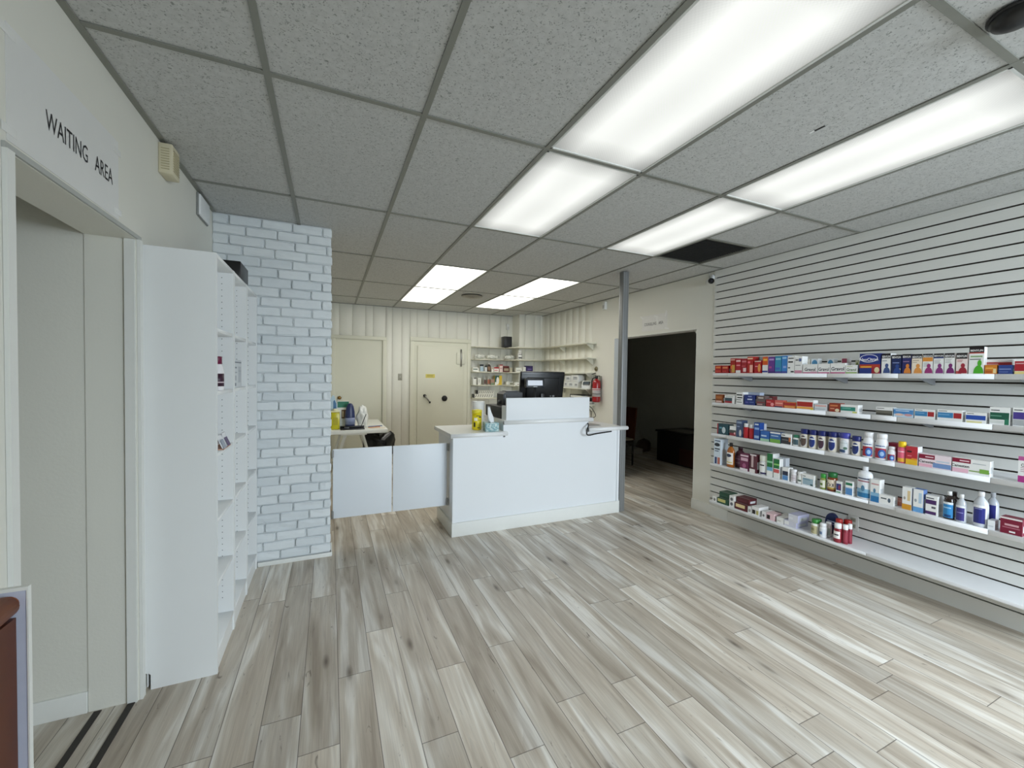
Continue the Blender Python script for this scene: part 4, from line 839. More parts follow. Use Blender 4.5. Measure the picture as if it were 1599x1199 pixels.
 {'k': 'C', 'label': 'navy carton with black top band and small yellow flash', 'base': '1c2a5a', 'des': [('r', 0, 0.8, 1, 1, '161214'), ('t', 'BENYLIN', 0.5, 0.86, 0.11, 'f2f2f2'), ('r', 0.1, 0.55, 0.8, 0.6, '8090c0'), ('r', 0.5, 0.1, 0.95, 0.28, 'e8d070'), ('e', 0.6, 0.4, 0.19, 0.105, '2c4a90'), ('h', 0.6, 0.03, 0.4, 0.3, '2c4a90')], 'side': '1c2a5a', 'd': 0.075, 'name': 'medicine_carton', 'cat': 'box', 'w': 0.0515, 'h': 0.1291, 'x': 3.7945, 'y': -0.3706, 'z': 1.548, 'rz': -90, 'sh': 1},
 {'k': 'C', 'label': 'navy carton with black top band and orange figure', 'base': '2a2c66', 'des': [('r', 0, 0.8, 1, 1, '161214'), ('t', 'BENYLIN', 0.5, 0.86, 0.11, 'f2f2f2'), ('r', 0.1, 0.6, 0.8, 0.64, 'a080a0'), ('e', 0.62, 0.4, 0.19, 0.105, 'e08a3a'), ('h', 0.62, 0.03, 0.4, 0.3, 'e08a3a')], 'side': '2a2c66', 'd': 0.075, 'name': 'medicine_carton', 'cat': 'box', 'w': 0.0459, 'h': 0.1314, 'x': 3.7945, 'y': -0.4249, 'z': 1.548, 'rz': -90, 'sh': 1},
 {'k': 'C', 'label': 'cream carton with black top band and peach orange figure', 'base': 'f4e6d4', 'des': [('r', 0, 0.78, 1, 1, '161214'), ('t', 'BENYLIN', 0.5, 0.85, 0.11, 'f2f2f2'), ('r', 0.1, 0.66, 0.7, 0.7, 'b0a090'), ('r', 0.1, 0.56, 0.5, 0.6, 'c0b0a0'), ('e', 0.62, 0.4, 0.19, 0.105, 'e49a50'), ('h', 0.62, 0.03, 0.4, 0.3, 'e49a50')], 'side': 'f4e6d4', 'd': 0.075, 'name': 'medicine_carton', 'cat': 'box', 'w': 0.0511, 'h': 0.1293, 'x': 3.7945, 'y': -0.4775, 'z': 1.548, 'rz': -90, 'sh': 1},
 {'k': 'C', 'label': 'white carton with orange stripe under its black band and magenta figure', 'base': 'f2f2f0', 'des': [('r', 0, 0.84, 1, 1, '161214'), ('t', 'BENYLIN', 0.5, 0.89, 0.08, 'f2f2f2'), ('r', 0, 0.62, 1, 0.82, 'e0923a'), ('r', 0.1, 0.52, 0.6, 0.55, 'b0b0b0'), ('r', 0.1, 0.45, 0.54, 0.48, 'b0b0b0'), ('r', 0.1, 0.38, 0.6, 0.41000000000000003, 'b0b0b0'), ('e', 0.62, 0.4, 0.19, 0.105, 'a03a78'), ('h', 0.62, 0.03, 0.4, 0.3, 'a03a78')], 'side': 'f2f2f0', 'd': 0.075, 'name': 'medicine_carton', 'cat': 'box', 'w': 0.0483, 'h': 0.1293, 'x': 3.7945, 'y': -0.5309, 'z': 1.548, 'rz': -90, 'sh': 1},
 {'k': 'C', 'label': 'white carton with navy stripe under its black band and purple figure', 'base': 'f2f2f0', 'des': [('r', 0, 0.82, 1, 1, '161214'), ('t', 'BENYLIN', 0.5, 0.88, 0.08, 'f2f2f2'), ('r', 0, 0.76, 1, 0.82, '3a4a80'), ('r', 0.1, 0.66, 0.7, 0.6900000000000001, 'b0b0b0'), ('r', 0.1, 0.5900000000000001, 0.628, 0.6200000000000001, 'b0b0b0'), ('r', 0.1, 0.52, 0.7, 0.55, 'b0b0b0'), ('e', 0.62, 0.4, 0.19, 0.105, '8a3a80'), ('h', 0.62, 0.03, 0.4, 0.3, '8a3a80')], 'side': 'f2f2f0', 'd': 0.075, 'name': 'medicine_carton', 'cat': 'box', 'w': 0.0465, 'h': 0.1292, 'x': 3.7945, 'y': -0.5828, 'z': 1.548, 'rz': -90, 'sh': 1},
 {'k': 'C', 'label': 'white carton with plain black band and deep purple figure', 'base': 'f2f2f0', 'des': [('r', 0, 0.78, 1, 1, '161214'), ('t', 'BENYLIN', 0.5, 0.86, 0.11, 'f2f2f2'), ('r', 0.1, 0.68, 0.7, 0.7100000000000001, 'b0b0b0'), ('r', 0.1, 0.6100000000000001, 0.628, 0.6400000000000001, 'b0b0b0'), ('r', 0.1, 0.54, 0.7, 0.5700000000000001, 'b0b0b0'), ('e', 0.62, 0.4, 0.19, 0.105, '7a2c70'), ('h', 0.62, 0.03, 0.4, 0.3, '7a2c70')], 'side': 'f2f2f0', 'd': 0.075, 'name': 'medicine_carton', 'cat': 'box', 'w': 0.0448, 'h': 0.1292, 'x': 3.7945, 'y': -0.6329, 'z': 1.548, 'rz': -90, 'sh': 1},
 {'k': 'C', 'label': 'pinkish carton with black band and dark red figure', 'base': 'f2e2de', 'des': [('r', 0, 0.72, 1, 1, '1a1214'), ('t', 'BENYLIN', 0.5, 0.84, 0.11, 'f2f2f2'), ('r', 0, 0.0, 0.5, 0.14, 'c05050'), ('r', 0.1, 0.64, 0.6, 0.67, 'c08080'), ('r', 0.1, 0.5700000000000001, 0.54, 0.6000000000000001, 'c08080'), ('e', 0.62, 0.4, 0.19, 0.105, 'a02a3a'), ('h', 0.62, 0.03, 0.4, 0.3, 'a02a3a')], 'side': 'f2e2de', 'd': 0.075, 'name': 'medicine_carton', 'cat': 'box', 'w': 0.0478, 'h': 0.1289, 'x': 3.7945, 'y': -0.6872, 'z': 1.548, 'rz': -90, 'sh': 1},
 {'k': 'C', 'label': 'tallest carton on the top wall shelf, with a bright green figure', 'base': 'f2f2f0', 'des': [('r', 0, 0.8, 1, 1, '1a1214'), ('t', 'BENYLIN', 0.5, 0.87, 0.07, 'f2f2f2'), ('r', 0, 0.76, 1, 0.8, 'c05048'), ('r', 0.1, 0.62, 0.9, 0.68, '90b080'), ('r', 0.06, 0.53, 0.8, 0.56, '404048'), ('e', 0.72, 0.4, 0.14, 0.12, '4fae2e'), ('h', 0.66, 0.02, 0.34, 0.3, '4fae2e')], 'side': 'f2f2f0', 'd': 0.038, 'name': 'medicine_carton', 'cat': 'box', 'w': 0.0623, 'h': 0.1608, 'x': 3.776, 'y': -0.7492, 'z': 1.548, 'rz': -90, 'sh': 1},
 {'k': 'C', 'label': 'long low carton with red stripe, set back behind orange and blue packs', 'base': 'ece8e6', 'des': [('r', 0, 0.4, 1, 0.82, 'a82c30'), ('r', 0.04, 0.66, 0.5, 0.72, 'e0b0b0')], 'side': 'ece8e6', 'd': 0.05, 'name': 'medicine_carton', 'cat': 'box', 'w': 0.1066, 'h': 0.0851, 'x': 3.822, 'y': -0.8256, 'z': 1.548, 'rz': -90, 'sh': 1},
 {'k': 'C', 'label': 'small orange pack in front of the long red striped carton', 'base': 'd8862e', 'des': [('r', 0.05, 0.1, 0.6, 0.4, 'b86028'), ('r', 0.7, 0.1, 0.95, 0.6, 'f0d8a0'), ('r', 0.05, 0.6, 0.7, 0.7, 'f0c060')], 'side': 'd8862e', 'd': 0.035, 'name': 'medicine_carton', 'cat': 'box', 'w': 0.047, 'h': 0.0527, 'x': 3.7745, 'y': -0.809, 'z': 1.548, 'rz': -90, 'sh': 1},
 {'k': 'C', 'label': 'small blue pack in front of the long red striped carton', 'base': '2f4588', 'des': [('r', 0.05, 0.5, 0.9, 0.6, '8a9ac8'), ('r', 0.05, 0.2, 0.7, 0.28, '6a7ab0')], 'side': '2f4588', 'd': 0.035, 'name': 'medicine_carton', 'cat': 'box', 'w': 0.0532, 'h': 0.0518, 'x': 3.7745, 'y': -0.8657, 'z': 1.548, 'rz': -90, 'sh': 1},
 {'k': 'C', 'label': 'red carton with yellow foot beside the small blue pack', 'base': 'f2f2f0', 'des': [('r', 0, 0.2, 1, 0.84, 'a82430'), ('r', 0, 0, 1, 0.18, 'ecd890'), ('r', 0.05, 0.66, 0.8, 0.72, 'e0b0b0')], 'side': 'f2f2f0', 'd': 0.06, 'name': 'medicine_carton', 'cat': 'box', 'w': 0.0643, 'h': 0.0865, 'x': 3.787, 'y': -0.9319, 'z': 1.548, 'rz': -90, 'sh': 1},
 {'k': 'C', 'label': 'small brown carton first on the second wall shelf by the doorway', 'base': '8a4a22', 'des': [('r', 0.1, 0.5, 0.9, 0.8, 'b06a34'), ('r', 0.1, 0.05, 0.9, 0.25, 'e0c0b8')], 'side': '8a4a22', 'd': 0.075, 'name': 'medicine_carton', 'cat': 'box', 'w': 0.0792, 'h': 0.0805, 'x': 3.7945, 'y': 1.0154, 'z': 1.255, 'rz': -90, 'sh': 2},
 {'k': 'C', 'label': 'white topped carton with dark green and red panel, second shelf', 'base': 'f2f2f0', 'des': [('r', 0.03, 0.3, 0.8, 0.68, '38505a'), ('r', 0.03, 0.05, 0.8, 0.3, 'a03038'), ('r', 0.1, 0.78, 0.9, 0.86, 'b0b8b0')], 'side': 'f2f2f0', 'd': 0.075, 'name': 'medicine_carton', 'cat': 'box', 'w': 0.1009, 'h': 0.0802, 'x': 3.7945, 'y': 0.9002, 'z': 1.255, 'rz': -90, 'sh': 2},
 {'k': 'C', 'label': 'tall white carton with slanting black stripes on the second wall shelf', 'base': 'f2f2f0', 'des': [('r', 0.05, 0.72, 0.95, 0.82, '1a1a1a'), ('r', 0.15, 0.5, 0.95, 0.6, '2a2a2a'), ('r', 0.05, 0.34, 0.8, 0.4, '606060'), ('r', 0.1, 0.14, 0.9, 0.22, '909090')], 'side': 'f2f2f0', 'd': 0.075, 'name': 'medicine_carton', 'cat': 'box', 'w': 0.0661, 'h': 0.1141, 'x': 3.7945, 'y': 0.793, 'z': 1.255, 'rz': -90, 'sh': 2},
 {'k': 'C', 'label': 'navy carton in front of a pale blue one on the second shelf', 'base': '22357c', 'des': [('r', 0.35, 0.78, 0.7, 0.9, '8a98c8'), ('r', 0.3, 0.5, 0.75, 0.62, 'd8e0f0'), ('r', 0.1, 0.2, 0.4, 0.32, '5a58a0'), ('r', 0.5, 0.25, 0.9, 0.32, '6078b0')], 'side': '22357c', 'd': 0.06, 'name': 'medicine_carton', 'cat': 'box', 'w': 0.1026, 'h': 0.094, 'x': 3.787, 'y': 0.6909, 'z': 1.255, 'rz': -90, 'sh': 2},
 {'k': 'C', 'label': 'pale blue carton standing behind the navy one on the second shelf', 'base': 'bcc8dc', 'des': [('r', 0.1, 0.7, 0.9, 0.8, 'a8b6d0')], 'side': 'bcc8dc', 'd': 0.06, 'name': 'medicine_carton', 'cat': 'box', 'w': 0.1448, 'h': 0.1154, 'x': 3.862, 'y': 0.7188, 'z': 1.255, 'rz': -90, 'sh': 2},
 {'k': 'C', 'label': 'grey and dark red carton beside the navy one, second shelf', 'base': '6a5a58', 'des': [('r', 0.2, 0.72, 0.8, 0.86, 'c8c0b8'), ('r', 0.05, 0.3, 0.95, 0.4, '8a3038'), ('r', 0.1, 0.1, 0.7, 0.2, 'd0a0a0')], 'side': '6a5a58', 'd': 0.055, 'name': 'medicine_carton', 'cat': 'box', 'w': 0.0793, 'h': 0.091, 'x': 3.7845, 'y': 0.5832, 'z': 1.255, 'rz': -90, 'sh': 2},
 {'k': 'C', 'label': 'dark red carton standing behind the round red pack on second shelf', 'base': '70292c', 'des': [('r', 0.2, 0.68, 0.9, 0.86, 'c0a8a0')], 'side': '70292c', 'd': 0.06, 'name': 'medicine_carton', 'cat': 'box', 'w': 0.0629, 'h': 0.0879, 'x': 3.847, 'y': 0.5457, 'z': 1.255, 'rz': -90, 'sh': 2},
 {'k': 'C', 'label': 'low bright red pack with pink spot beside the grey carton', 'base': 'b4262a', 'des': [('e', 0.75, 0.35, 0.2, 0.25, 'f0a0a0'), ('r', 0.1, 0.6, 0.6, 0.75, 'e08080')], 'side': 'b4262a', 'd': 0.04, 'name': 'medicine_carton', 'cat': 'box', 'w': 0.073, 'h': 0.0608, 'x': 3.777, 'y': 0.4968, 'z': 1.255, 'rz': -90, 'sh': 2},
 {'k': 'C', 'label': 'low salmon pink pack with navy foot on the second shelf', 'base': 'd86a60', 'des': [('r', 0, 0, 0.9, 0.16, '28305a'), ('r', 0.1, 0.5, 0.9, 0.65, 'f0b0a0')], 'side': 'd86a60', 'd': 0.05, 'name': 'medicine_carton', 'cat': 'box', 'w': 0.0728, 'h': 0.0612, 'x': 3.782, 'y': 0.4196, 'z': 1.255, 'rz': -90, 'sh': 2},
 {'k': 'C', 'label': 'low red and orange pack left of the white topped red one', 'base': 'd8803a', 'des': [('r', 0, 0.45, 1, 0.9, 'b02a28'), ('r', 0.1, 0.15, 0.9, 0.28, 'f0b070')], 'side': 'd8803a', 'd': 0.05, 'name': 'medicine_carton', 'cat': 'box', 'w': 0.093, 'h': 0.0508, 'x': 3.782, 'y': 0.3298, 'z': 1.255, 'rz': -90, 'sh': 2},
 {'k': 'C', 'label': 'long red pack with white top edge and orange foot, second shelf', 'base': 'f2f2f0', 'des': [('r', 0.02, 0.3, 0.96, 0.8, 'b02a22'), ('r', 0, 0.06, 1, 0.28, 'f0a848'), ('r', 0.84, 0, 1, 0.12, 'd8d850')], 'side': 'f2f2f0', 'd': 0.06, 'name': 'medicine_carton', 'cat': 'box', 'w': 0.1289, 'h': 0.0772, 'x': 3.787, 'y': 0.2096, 'z': 1.255, 'rz': -90, 'sh': 2},
 {'k': 'C', 'label': 'pale grey pack lying low near the shelf joint, second shelf', 'base': 'd8dce0', 'des': [('r', 0.05, 0.6, 0.95, 0.8, 'e8b0a8'), ('r', 0.05, 0.2, 0.9, 0.3, 'b0b8c0')], 'side': 'd8dce0', 'd': 0.07, 'name': 'medicine_carton', 'cat': 'box', 'w': 0.0884, 'h': 0.0543, 'x': 3.792, 'y': 0.0923, 'z': 1.255, 'rz': -90, 'sh': 2},
 {'k': 'C', 'label': 'rust red pack with cream swirl at its corner on second shelf', 'base': '9a3a22', 'des': [('e', 0.75, 0.2, 0.2, 0.18, 'f0e0c0'), ('r', 0.1, 0.62, 0.8, 0.8, 'd08050'), ('r', 0.1, 0.3, 0.5, 0.42, 'e0a080')], 'side': '9a3a22', 'd': 0.06, 'name': 'medicine_carton', 'cat': 'box', 'w': 0.0735, 'h': 0.0661, 'x': 3.787, 'y': -0.0049, 'z': 1.255, 'rz': -90, 'sh': 2},
 {'k': 'C', 'label': 'white pack with teal green stripe beside the rust red one', 'base': 'f2f2f0', 'des': [('r', 0, 0.25, 0.86, 0.72, '2e8a78'), ('r', 0.1, 0.5, 0.6, 0.6, '80c0b0'), ('r', 0.7, 0.02, 0.95, 0.2, 'd8dc70')], 'side': 'f2f2f0', 'd': 0.06, 'name': 'medicine_carton', 'cat': 'box', 'w': 0.1109, 'h': 0.061, 'x': 3.787, 'y': -0.1016, 'z': 1.255, 'rz': -90, 'sh': 2},
 {'k': 'C', 'label': 'white topped pack with dark olive panel, first after the empty gap', 'base': 'f2f2f0', 'des': [('r', 0, 0.06, 1, 0.62, '6f6c62'), ('r', 0, 0.06, 1, 0.3, '4a473e'), ('r', 0.05, 0.8, 0.5, 0.86, '505050')], 'side': 'f2f2f0', 'd': 0.05, 'name': 'medicine_carton', 'cat': 'box', 'w': 0.0925, 'h': 0.0609, 'x': 3.782, 'y': -0.3126, 'z': 1.255, 'rz': -90, 'sh': 2},
 {'k': 'C', 'label': 'light blue pack with hands picture and red spots, second shelf', 'base': 'c8dcec', 'des': [('r', 0, 0.35, 1, 0.85, '4f8cc8'), ('e', 0.3, 0.28, 0.22, 0.14, 'e8c8b8'), ('e', 0.75, 0.28, 0.2, 0.14, 'd8a0a0'), ('r', 0.1, 0.68, 0.8, 0.76, 'd8e8f4')], 'side': 'c8dcec', 'd': 0.05, 'name': 'medicine_carton', 'cat': 'box', 'w': 0.1031, 'h': 0.0584, 'x': 3.782, 'y': -0.4171, 'z': 1.255, 'rz': -90, 'sh': 2},
 {'k': 'C', 'label': 'first of two white packs with blue panel and red square', 'base': 'f2f2f0', 'des': [('r', 0.02, 0.28, 0.64, 0.76, '3d84b8'), ('r', 0.66, 0.28, 0.97, 0.76, 'a82c30'), ('r', 0.06, 0.86, 0.4, 0.91, '404040'), ('r', 0.06, 0.55, 0.5, 0.6, '90c0e0')], 'side': 'f2f2f0', 'd': 0.05, 'name': 'medicine_carton', 'cat': 'box', 'w': 0.099, 'h': 0.063, 'x': 3.782, 'y': -0.5245, 'z': 1.255, 'rz': -90, 'sh': 2},
 {'k': 'C', 'label': 'second, wider white pack with blue panel and red square', 'base': 'f2f2f0', 'des': [('r', 0.02, 0.26, 0.64, 0.74, '3d84b8'), ('r', 0.66, 0.26, 0.97, 0.74, 'a82c30'), ('r', 0.06, 0.84, 0.4, 0.89, '404040'), ('r', 0.06, 0.52, 0.5, 0.57, '90c0e0')], 'side': 'f2f2f0', 'd': 0.05, 'name': 'medicine_carton', 'cat': 'box', 'w': 0.1127, 'h': 0.0689, 'x': 3.782, 'y': -0.6424, 'z': 1.255, 'rz': -90, 'sh': 2},
 {'k': 'C', 'label': 'low white pack with dark blue band and pale yellow foot', 'base': 'f2f2f0', 'des': [('r', 0.02, 0.3, 0.97, 0.72, '2a50a8'), ('r', 0.05, 0.0, 0.8, 0.16, 'e8e0a0'), ('r', 0.06, 0.84, 0.4, 0.89, '404040')], 'side': 'f2f2f0', 'd': 0.05, 'name': 'medicine_carton', 'cat': 'box', 'w': 0.0863, 'h': 0.0632, 'x': 3.782, 'y': -0.7559, 'z': 1.255, 'rz': -90, 'sh': 2},
 {'k': 'C', 'label': 'tall white pack with dark green panel near the end of second shelf', 'base': 'f2f2f0', 'des': [('r', 0.02, 0.3, 0.97, 0.7, '1f5a46'), ('r', 0.75, 0.02, 0.97, 0.34, '2f7a5c'), ('r', 0.06, 0.8, 0.5, 0.85, '404040'), ('r', 0.05, 0.48, 0.6, 0.53, '70a890'), ('r', 0.0, 0.08, 0.72, 0.26, 'd8dcd8')], 'side': 'f2f2f0', 'd': 0.06, 'name': 'medicine_carton', 'cat': 'box', 'w': 0.0777, 'h': 0.1014, 'x': 3.787, 'y': -0.8509, 'z': 1.255, 'rz': -90, 'sh': 2},
 {'k': 'C', 'label': 'white pack with purple panel, last on the second wall shelf', 'base': 'f2f2f0', 'des': [('r', 0.02, 0.38, 0.97, 0.76, '4a3a8a'), ('r', 0.02, 0.04, 0.97, 0.36, 'b0b2b4'), ('r', 0.06, 0.85, 0.5, 0.9, '404040')], 'side': 'f2f2f0', 'd': 0.06, 'name': 'medicine_carton', 'cat': 'box', 'w': 0.0714, 'h': 0.1046, 'x': 3.787, 'y': -0.9366, 'z': 1.255, 'rz': -90, 'sh': 2},
 {'k': 'C', 'label': 'dark teal carton with red edge, first on the third wall shelf', 'base': '1f4750', 'des': [('r', 0, 0, 0.1, 1, 'a02830'), ('e', 0.6, 0.42, 0.16, 0.3, 'c8d4d8'), ('r', 0.2, 0.55, 0.45, 0.7, '6098a8')], 'side': '1f4750', 'd': 0.075, 'name': 'medicine_carton', 'cat': 'box', 'w': 0.1237, 'h': 0.1031, 'x': 3.7945, 'y': 0.9644, 'z': 0.945, 'rz': -90, 'sh': 3},
 {'k': 'C', 'label': 'low white topped carton with dark and red panel, third shelf', 'base': 'f2f2f0', 'des': [('r', 0, 0.3, 1, 0.62, '4a4a44'), ('r', 0, 0.04, 1, 0.32, '8a2a34'), ('e', 0.8, 0.3, 0.12, 0.12, 'f0b0b0')], 'side': 'f2f2f0', 'd': 0.075, 'name': 'medicine_carton', 'cat': 'box', 'w': 0.0669, 'h': 0.0944, 'x': 3.7945, 'y': 0.8537, 'z': 0.945, 'rz': -90, 'sh': 3},
 {'k': 'C', 'label': 'tall slate blue carton with face picture, left of two red bottles', 'base': '42506e', 'des': [('r', 0.08, 0.82, 0.92, 0.94, '8898b0'), ('e', 0.7, 0.25, 0.2, 0.2, 'd8d4d0'), ('r', 0.1, 0.6, 0.6, 0.66, '8a98b8')], 'side': '42506e', 'd': 0.075, 'name': 'medicine_carton', 'cat': 'box', 'w': 0.0589, 'h': 0.158, 'x': 3.7945, 'y': 0.7873, 'z': 0.945, 'rz': -90, 'sh': 3},
 {'k': 'B', 'label': 'first of two red bottles with white cap beside slate blue carton', 'kind': 'pill', 'body': 'b8222c', 'cap': 'eeeeee', 'lab': None, 'des': [], 'name': 'pill_bottle', 'cat': 'bottle', 'flat': 0.8, 'lz': (0.12, 0.6), 'w': 0.0514, 'h': 0.136, 'd': 0.0411, 'x': 3.7816, 'y': 0.731, 'z': 0.945, 'rz': -90, 'sh': 3},
 {'k': 'B', 'label': 'second of two red bottles with white cap, next to blue carton', 'kind': 'pill', 'body': 'b8222c', 'cap': 'eeeeee', 'lab': None, 'des': [], 'name': 'pill_bottle', 'cat': 'bottle', 'flat': 0.8, 'lz': (0.12, 0.6), 'w': 0.0513, 'h': 0.1307, 'd': 0.041, 'x': 3.7815, 'y': 0.6743, 'z': 0.945, 'rz': -90, 'sh': 3},
 {'k': 'C', 'label': 'tall royal blue carton beside the red bottles on third shelf', 'base': '1f4a9a', 'des': [('r', 0.1, 0.6, 0.9, 0.72, '90b0e0'), ('r', 0.15, 0.86, 0.8, 0.94, 'e0e8f0'), ('r', 0.1, 0.1, 0.9, 0.25, 'a0b8d8')], 'side': '1f4a9a', 'd': 0.06, 'name': 'medicine_carton', 'cat': 'box', 'w': 0.0534, 'h': 0.1555, 'x': 3.787, 'y': 0.6127, 'z': 0.945, 'rz': -90, 'sh': 3},
 {'k': 'C', 'label': 'white carton standing behind the tall royal blue carton', 'base': 'e2e6ee', 'des': [('r', 0.1, 0.3, 0.9, 0.4, 'b8c4d8')], 'side': 'e2e6ee', 'd': 0.05, 'name': 'medicine_carton', 'cat': 'box', 'w': 0.0412, 'h': 0.143, 'x': 3.852, 'y': 0.6239, 'z': 0.945, 'rz': -90, 'sh': 3},
 {'k': 'C', 'label': 'low blue pack with pale green foot, third shelf', 'base': '2a62ae', 'des': [('r', 0, 0, 1, 0.25, 'a8d0b0'), ('r', 0.1, 0.45, 0.7, 0.6, 'c0d8f0')], 'side': '2a62ae', 'd': 0.06, 'name': 'medicine_carton', 'cat': 'box', 'w': 0.0807, 'h': 0.0902, 'x': 3.787, 'y': 0.537, 'z': 0.945, 'rz': -90, 'sh': 3},
 {'k': 'C', 'label': 'low pack with blue top and lime green foot beside low blue pack', 'base': '3a6aa8', 'des': [('r', 0, 0.0, 1, 0.35, '7ab04a'), ('r', 0, 0.86, 1, 1, 'f0f0f0'), ('r', 0.1, 0.6, 0.8, 0.7, 'b0c8e0')], 'side': '3a6aa8', 'd': 0.06, 'name': 'medicine_carton', 'cat': 'box', 'w': 0.0909, 'h': 0.0914, 'x': 3.787, 'y': 0.4439, 'z': 0.945, 'rz': -90, 'sh': 3},
 {'k': 'C', 'label': 'low charcoal pack with white top and orange corner', 'base': 'f2f2f0', 'des': [('r', 0, 0.05, 0.98, 0.7, '333236'), ('r', 0.78, 0.3, 0.98, 0.7, 'c07040'), ('r', 0.05, 0.82, 0.4, 0.9, '404040'), ('r', 0.1, 0.4, 0.7, 0.46, '808890')], 'side': 'f2f2f0', 'd': 0.06, 'name': 'medicine_carton', 'cat': 'box', 'w': 0.0817, 'h': 0.0904, 'x': 3.787, 'y': 0.3512, 'z': 0.945, 'rz': -90, 'sh': 3},
 {'k': 'B', 'label': 'small white bottle with green cap beside the charcoal pack', 'kind': 'pill', 'body': 'f0f0ee', 'cap': '2f7a5c', 'lab': '46606a', 'des': [], 'name': 'pill_bottle', 'cat': 'bottle', 'flat': 0.8, 'lz': (0.12, 0.6), 'w': 0.0483, 'h': 0.092, 'd': 0.0387, 'x': 3.7803, 'y': 0.2803, 'z': 0.945, 'rz': -90, 'sh': 3},
 {'k': 'B', 'label': 'first beige bottle with navy cap and brown label in the row', 'kind': 'lotion', 'body': 'e0d8c8', 'cap': '1a2468', 'lab': '5c4a42', 'des': [('r', 0.2, 0.72, 0.8, 0.82, 'f0ece4')], 'name': 'vitamin_bottle', 'cat': 'bottle', 'flat': 0.8, 'lz': (0.05, 0.68), 'w': 0.058, 'h': 0.1483, 'd': 0.0464, 'x': 3.7802, 'y': 0.2157, 'z': 0.945, 'rz': -90, 'sh': 3},
 {'k': 'B', 'label': 'beige bottle with navy cap and navy oval label, second in row', 'kind': 'lotion', 'body': 'e0d8c8', 'cap': '1a2468', 'lab': '27397e', 'des': [('r', 0.2, 0.7, 0.9, 0.8, 'e8ecf4')], 'name': 'vitamin_bottle', 'cat': 'bottle', 'flat': 0.8, 'lz': (0.05, 0.68), 'w': 0.0584, 'h': 0.1489, 'd': 0.0467, 'x': 3.7803, 'y': 0.1511, 'z': 0.945, 'rz': -90, 'sh': 3},
 {'k': 'B', 'label': 'beige bottle with navy cap and plum label, third in row', 'kind': 'lotion', 'body': 'e0d8c8', 'cap': '1a2468', 'lab': '4a3040', 'des': [('r', 0.2, 0.72, 0.8, 0.82, 'f0ece4')], 'name': 'vitamin_bottle', 'cat': 'bottle', 'flat': 0.8, 'lz': (0.05, 0.68), 'w': 0.0562, 'h': 0.1499, 'd': 0.0449, 'x': 3.7795, 'y': 0.0853, 'z': 0.945, 'rz': -90, 'sh': 3},
 {'k': 'B', 'label': 'beige bottle with navy cap and navy label, fourth in row', 'kind': 'lotion', 'body': 'e4dccc', 'cap': '1a2468', 'lab': '203276', 'des': [('r', 0.2, 0.7, 0.9, 0.8, 'e8ecf4')], 'name': 'vitamin_bottle', 'cat': 'bottle', 'flat': 0.8, 'lz': (0.05, 0.68), 'w': 0.0604, 'h': 0.1525, 'd': 0.0483, 'x': 3.7811, 'y': 0.0097, 'z': 0.945, 'rz': -90, 'sh': 3},
 {'k': 'B', 'label': 'navy capped bottle set behind the first two front bottles', 'kind': 'lotion', 'body': 'ddd5c5', 'cap': '1a2468', 'lab': None, 'des': [], 'name': 'vitamin_bottle', 'cat': 'bottle', 'flat': 0.8, 'lz': (0.05, 0.68), 'w': 0.0456, 'h': 0.1364, 'd': 0.0365, 'x': 3.8602, 'y': 0.2196, 'z': 0.945, 'rz': -90, 'sh': 3},
 {'k': 'B', 'label': 'navy capped bottle set behind the second and third front bottles', 'kind': 'lotion', 'body': 'ddd5c5', 'cap': '1a2468', 'lab': None, 'des': [], 'name': 'vitamin_bottle', 'cat': 'bottle', 'flat': 0.8, 'lz': (0.05, 0.68), 'w': 0.0415, 'h': 0.1373, 'd': 0.0332, 'x': 3.8586, 'y': 0.1527, 'z': 0.945, 'rz': -90, 'sh': 3},
 {'k': 'B', 'label': 'navy capped bottle set behind the third and fourth front bottles', 'kind': 'lotion', 'body': 'ddd5c5', 'cap': '1a2468', 'lab': None, 'des': [], 'name': 'vitamin_bottle', 'cat': 'bottle', 'flat': 0.8, 'lz': (0.05, 0.68), 'w': 0.0445, 'h': 0.1412, 'd': 0.0356, 'x': 3.8598, 'y': 0.0847, 'z': 0.945, 'rz': -90, 'sh': 3},
 {'k': 'B', 'label': 'navy capped bottle set behind the white violet capped bottle', 'kind': 'lotion', 'body': 'ddd5c5', 'cap': '1a2468', 'lab': None, 'des': [], 'name': 'vitamin_bottle', 'cat': 'bottle', 'flat': 0.8, 'lz': (0.05, 0.68), 'w': 0.0429, 'h': 0.1446, 'd': 0.0343, 'x': 3.8592, 'y': 0.0214, 'z': 0.945, 'rz': -90, 'sh': 3},
 {'k': 'B', 'label': 'white bottle with violet cap and pale leaf label', 'kind': 'lotion', 'body': 'ece9ea', 'cap': '4244a0', 'lab': 'dfe6ea', 'des': [('r', 0.0, 0.02, 0.7, 0.24, '35527a'), ('e', 0.7, 0.35, 0.2, 0.1, '5a7a6a'), ('r', 0.1, 0.72, 0.9, 0.76, 'b8c0c8')], 'name': 'vitamin_bottle', 'cat': 'bottle', 'flat': 0.8, 'lz': (0.05, 0.68), 'w': 0.0638, 'h': 0.1561, 'd': 0.0511, 'x': 3.7825, 'y': -0.0712, 'z': 0.945, 'rz': -90, 'sh': 3},
 {'k': 'B', 'label': 'beige bottle with navy cap, last of the row, beside white shouldered bottles', 'kind': 'lotion', 'body': 'e0d8c8', 'cap': '1a2468', 'lab': '24356e', 'des': [('r', 0.2, 0.72, 0.8, 0.82, 'f0ece4')], 'name': 'vitamin_bottle', 'cat': 'bottle', 'flat': 0.8, 'lz': (0.05, 0.68), 'w': 0.0549, 'h': 0.1428, 'd': 0.0439, 'x': 3.779, 'y': -0.1465, 'z': 0.945, 'rz': -90, 'sh': 3},
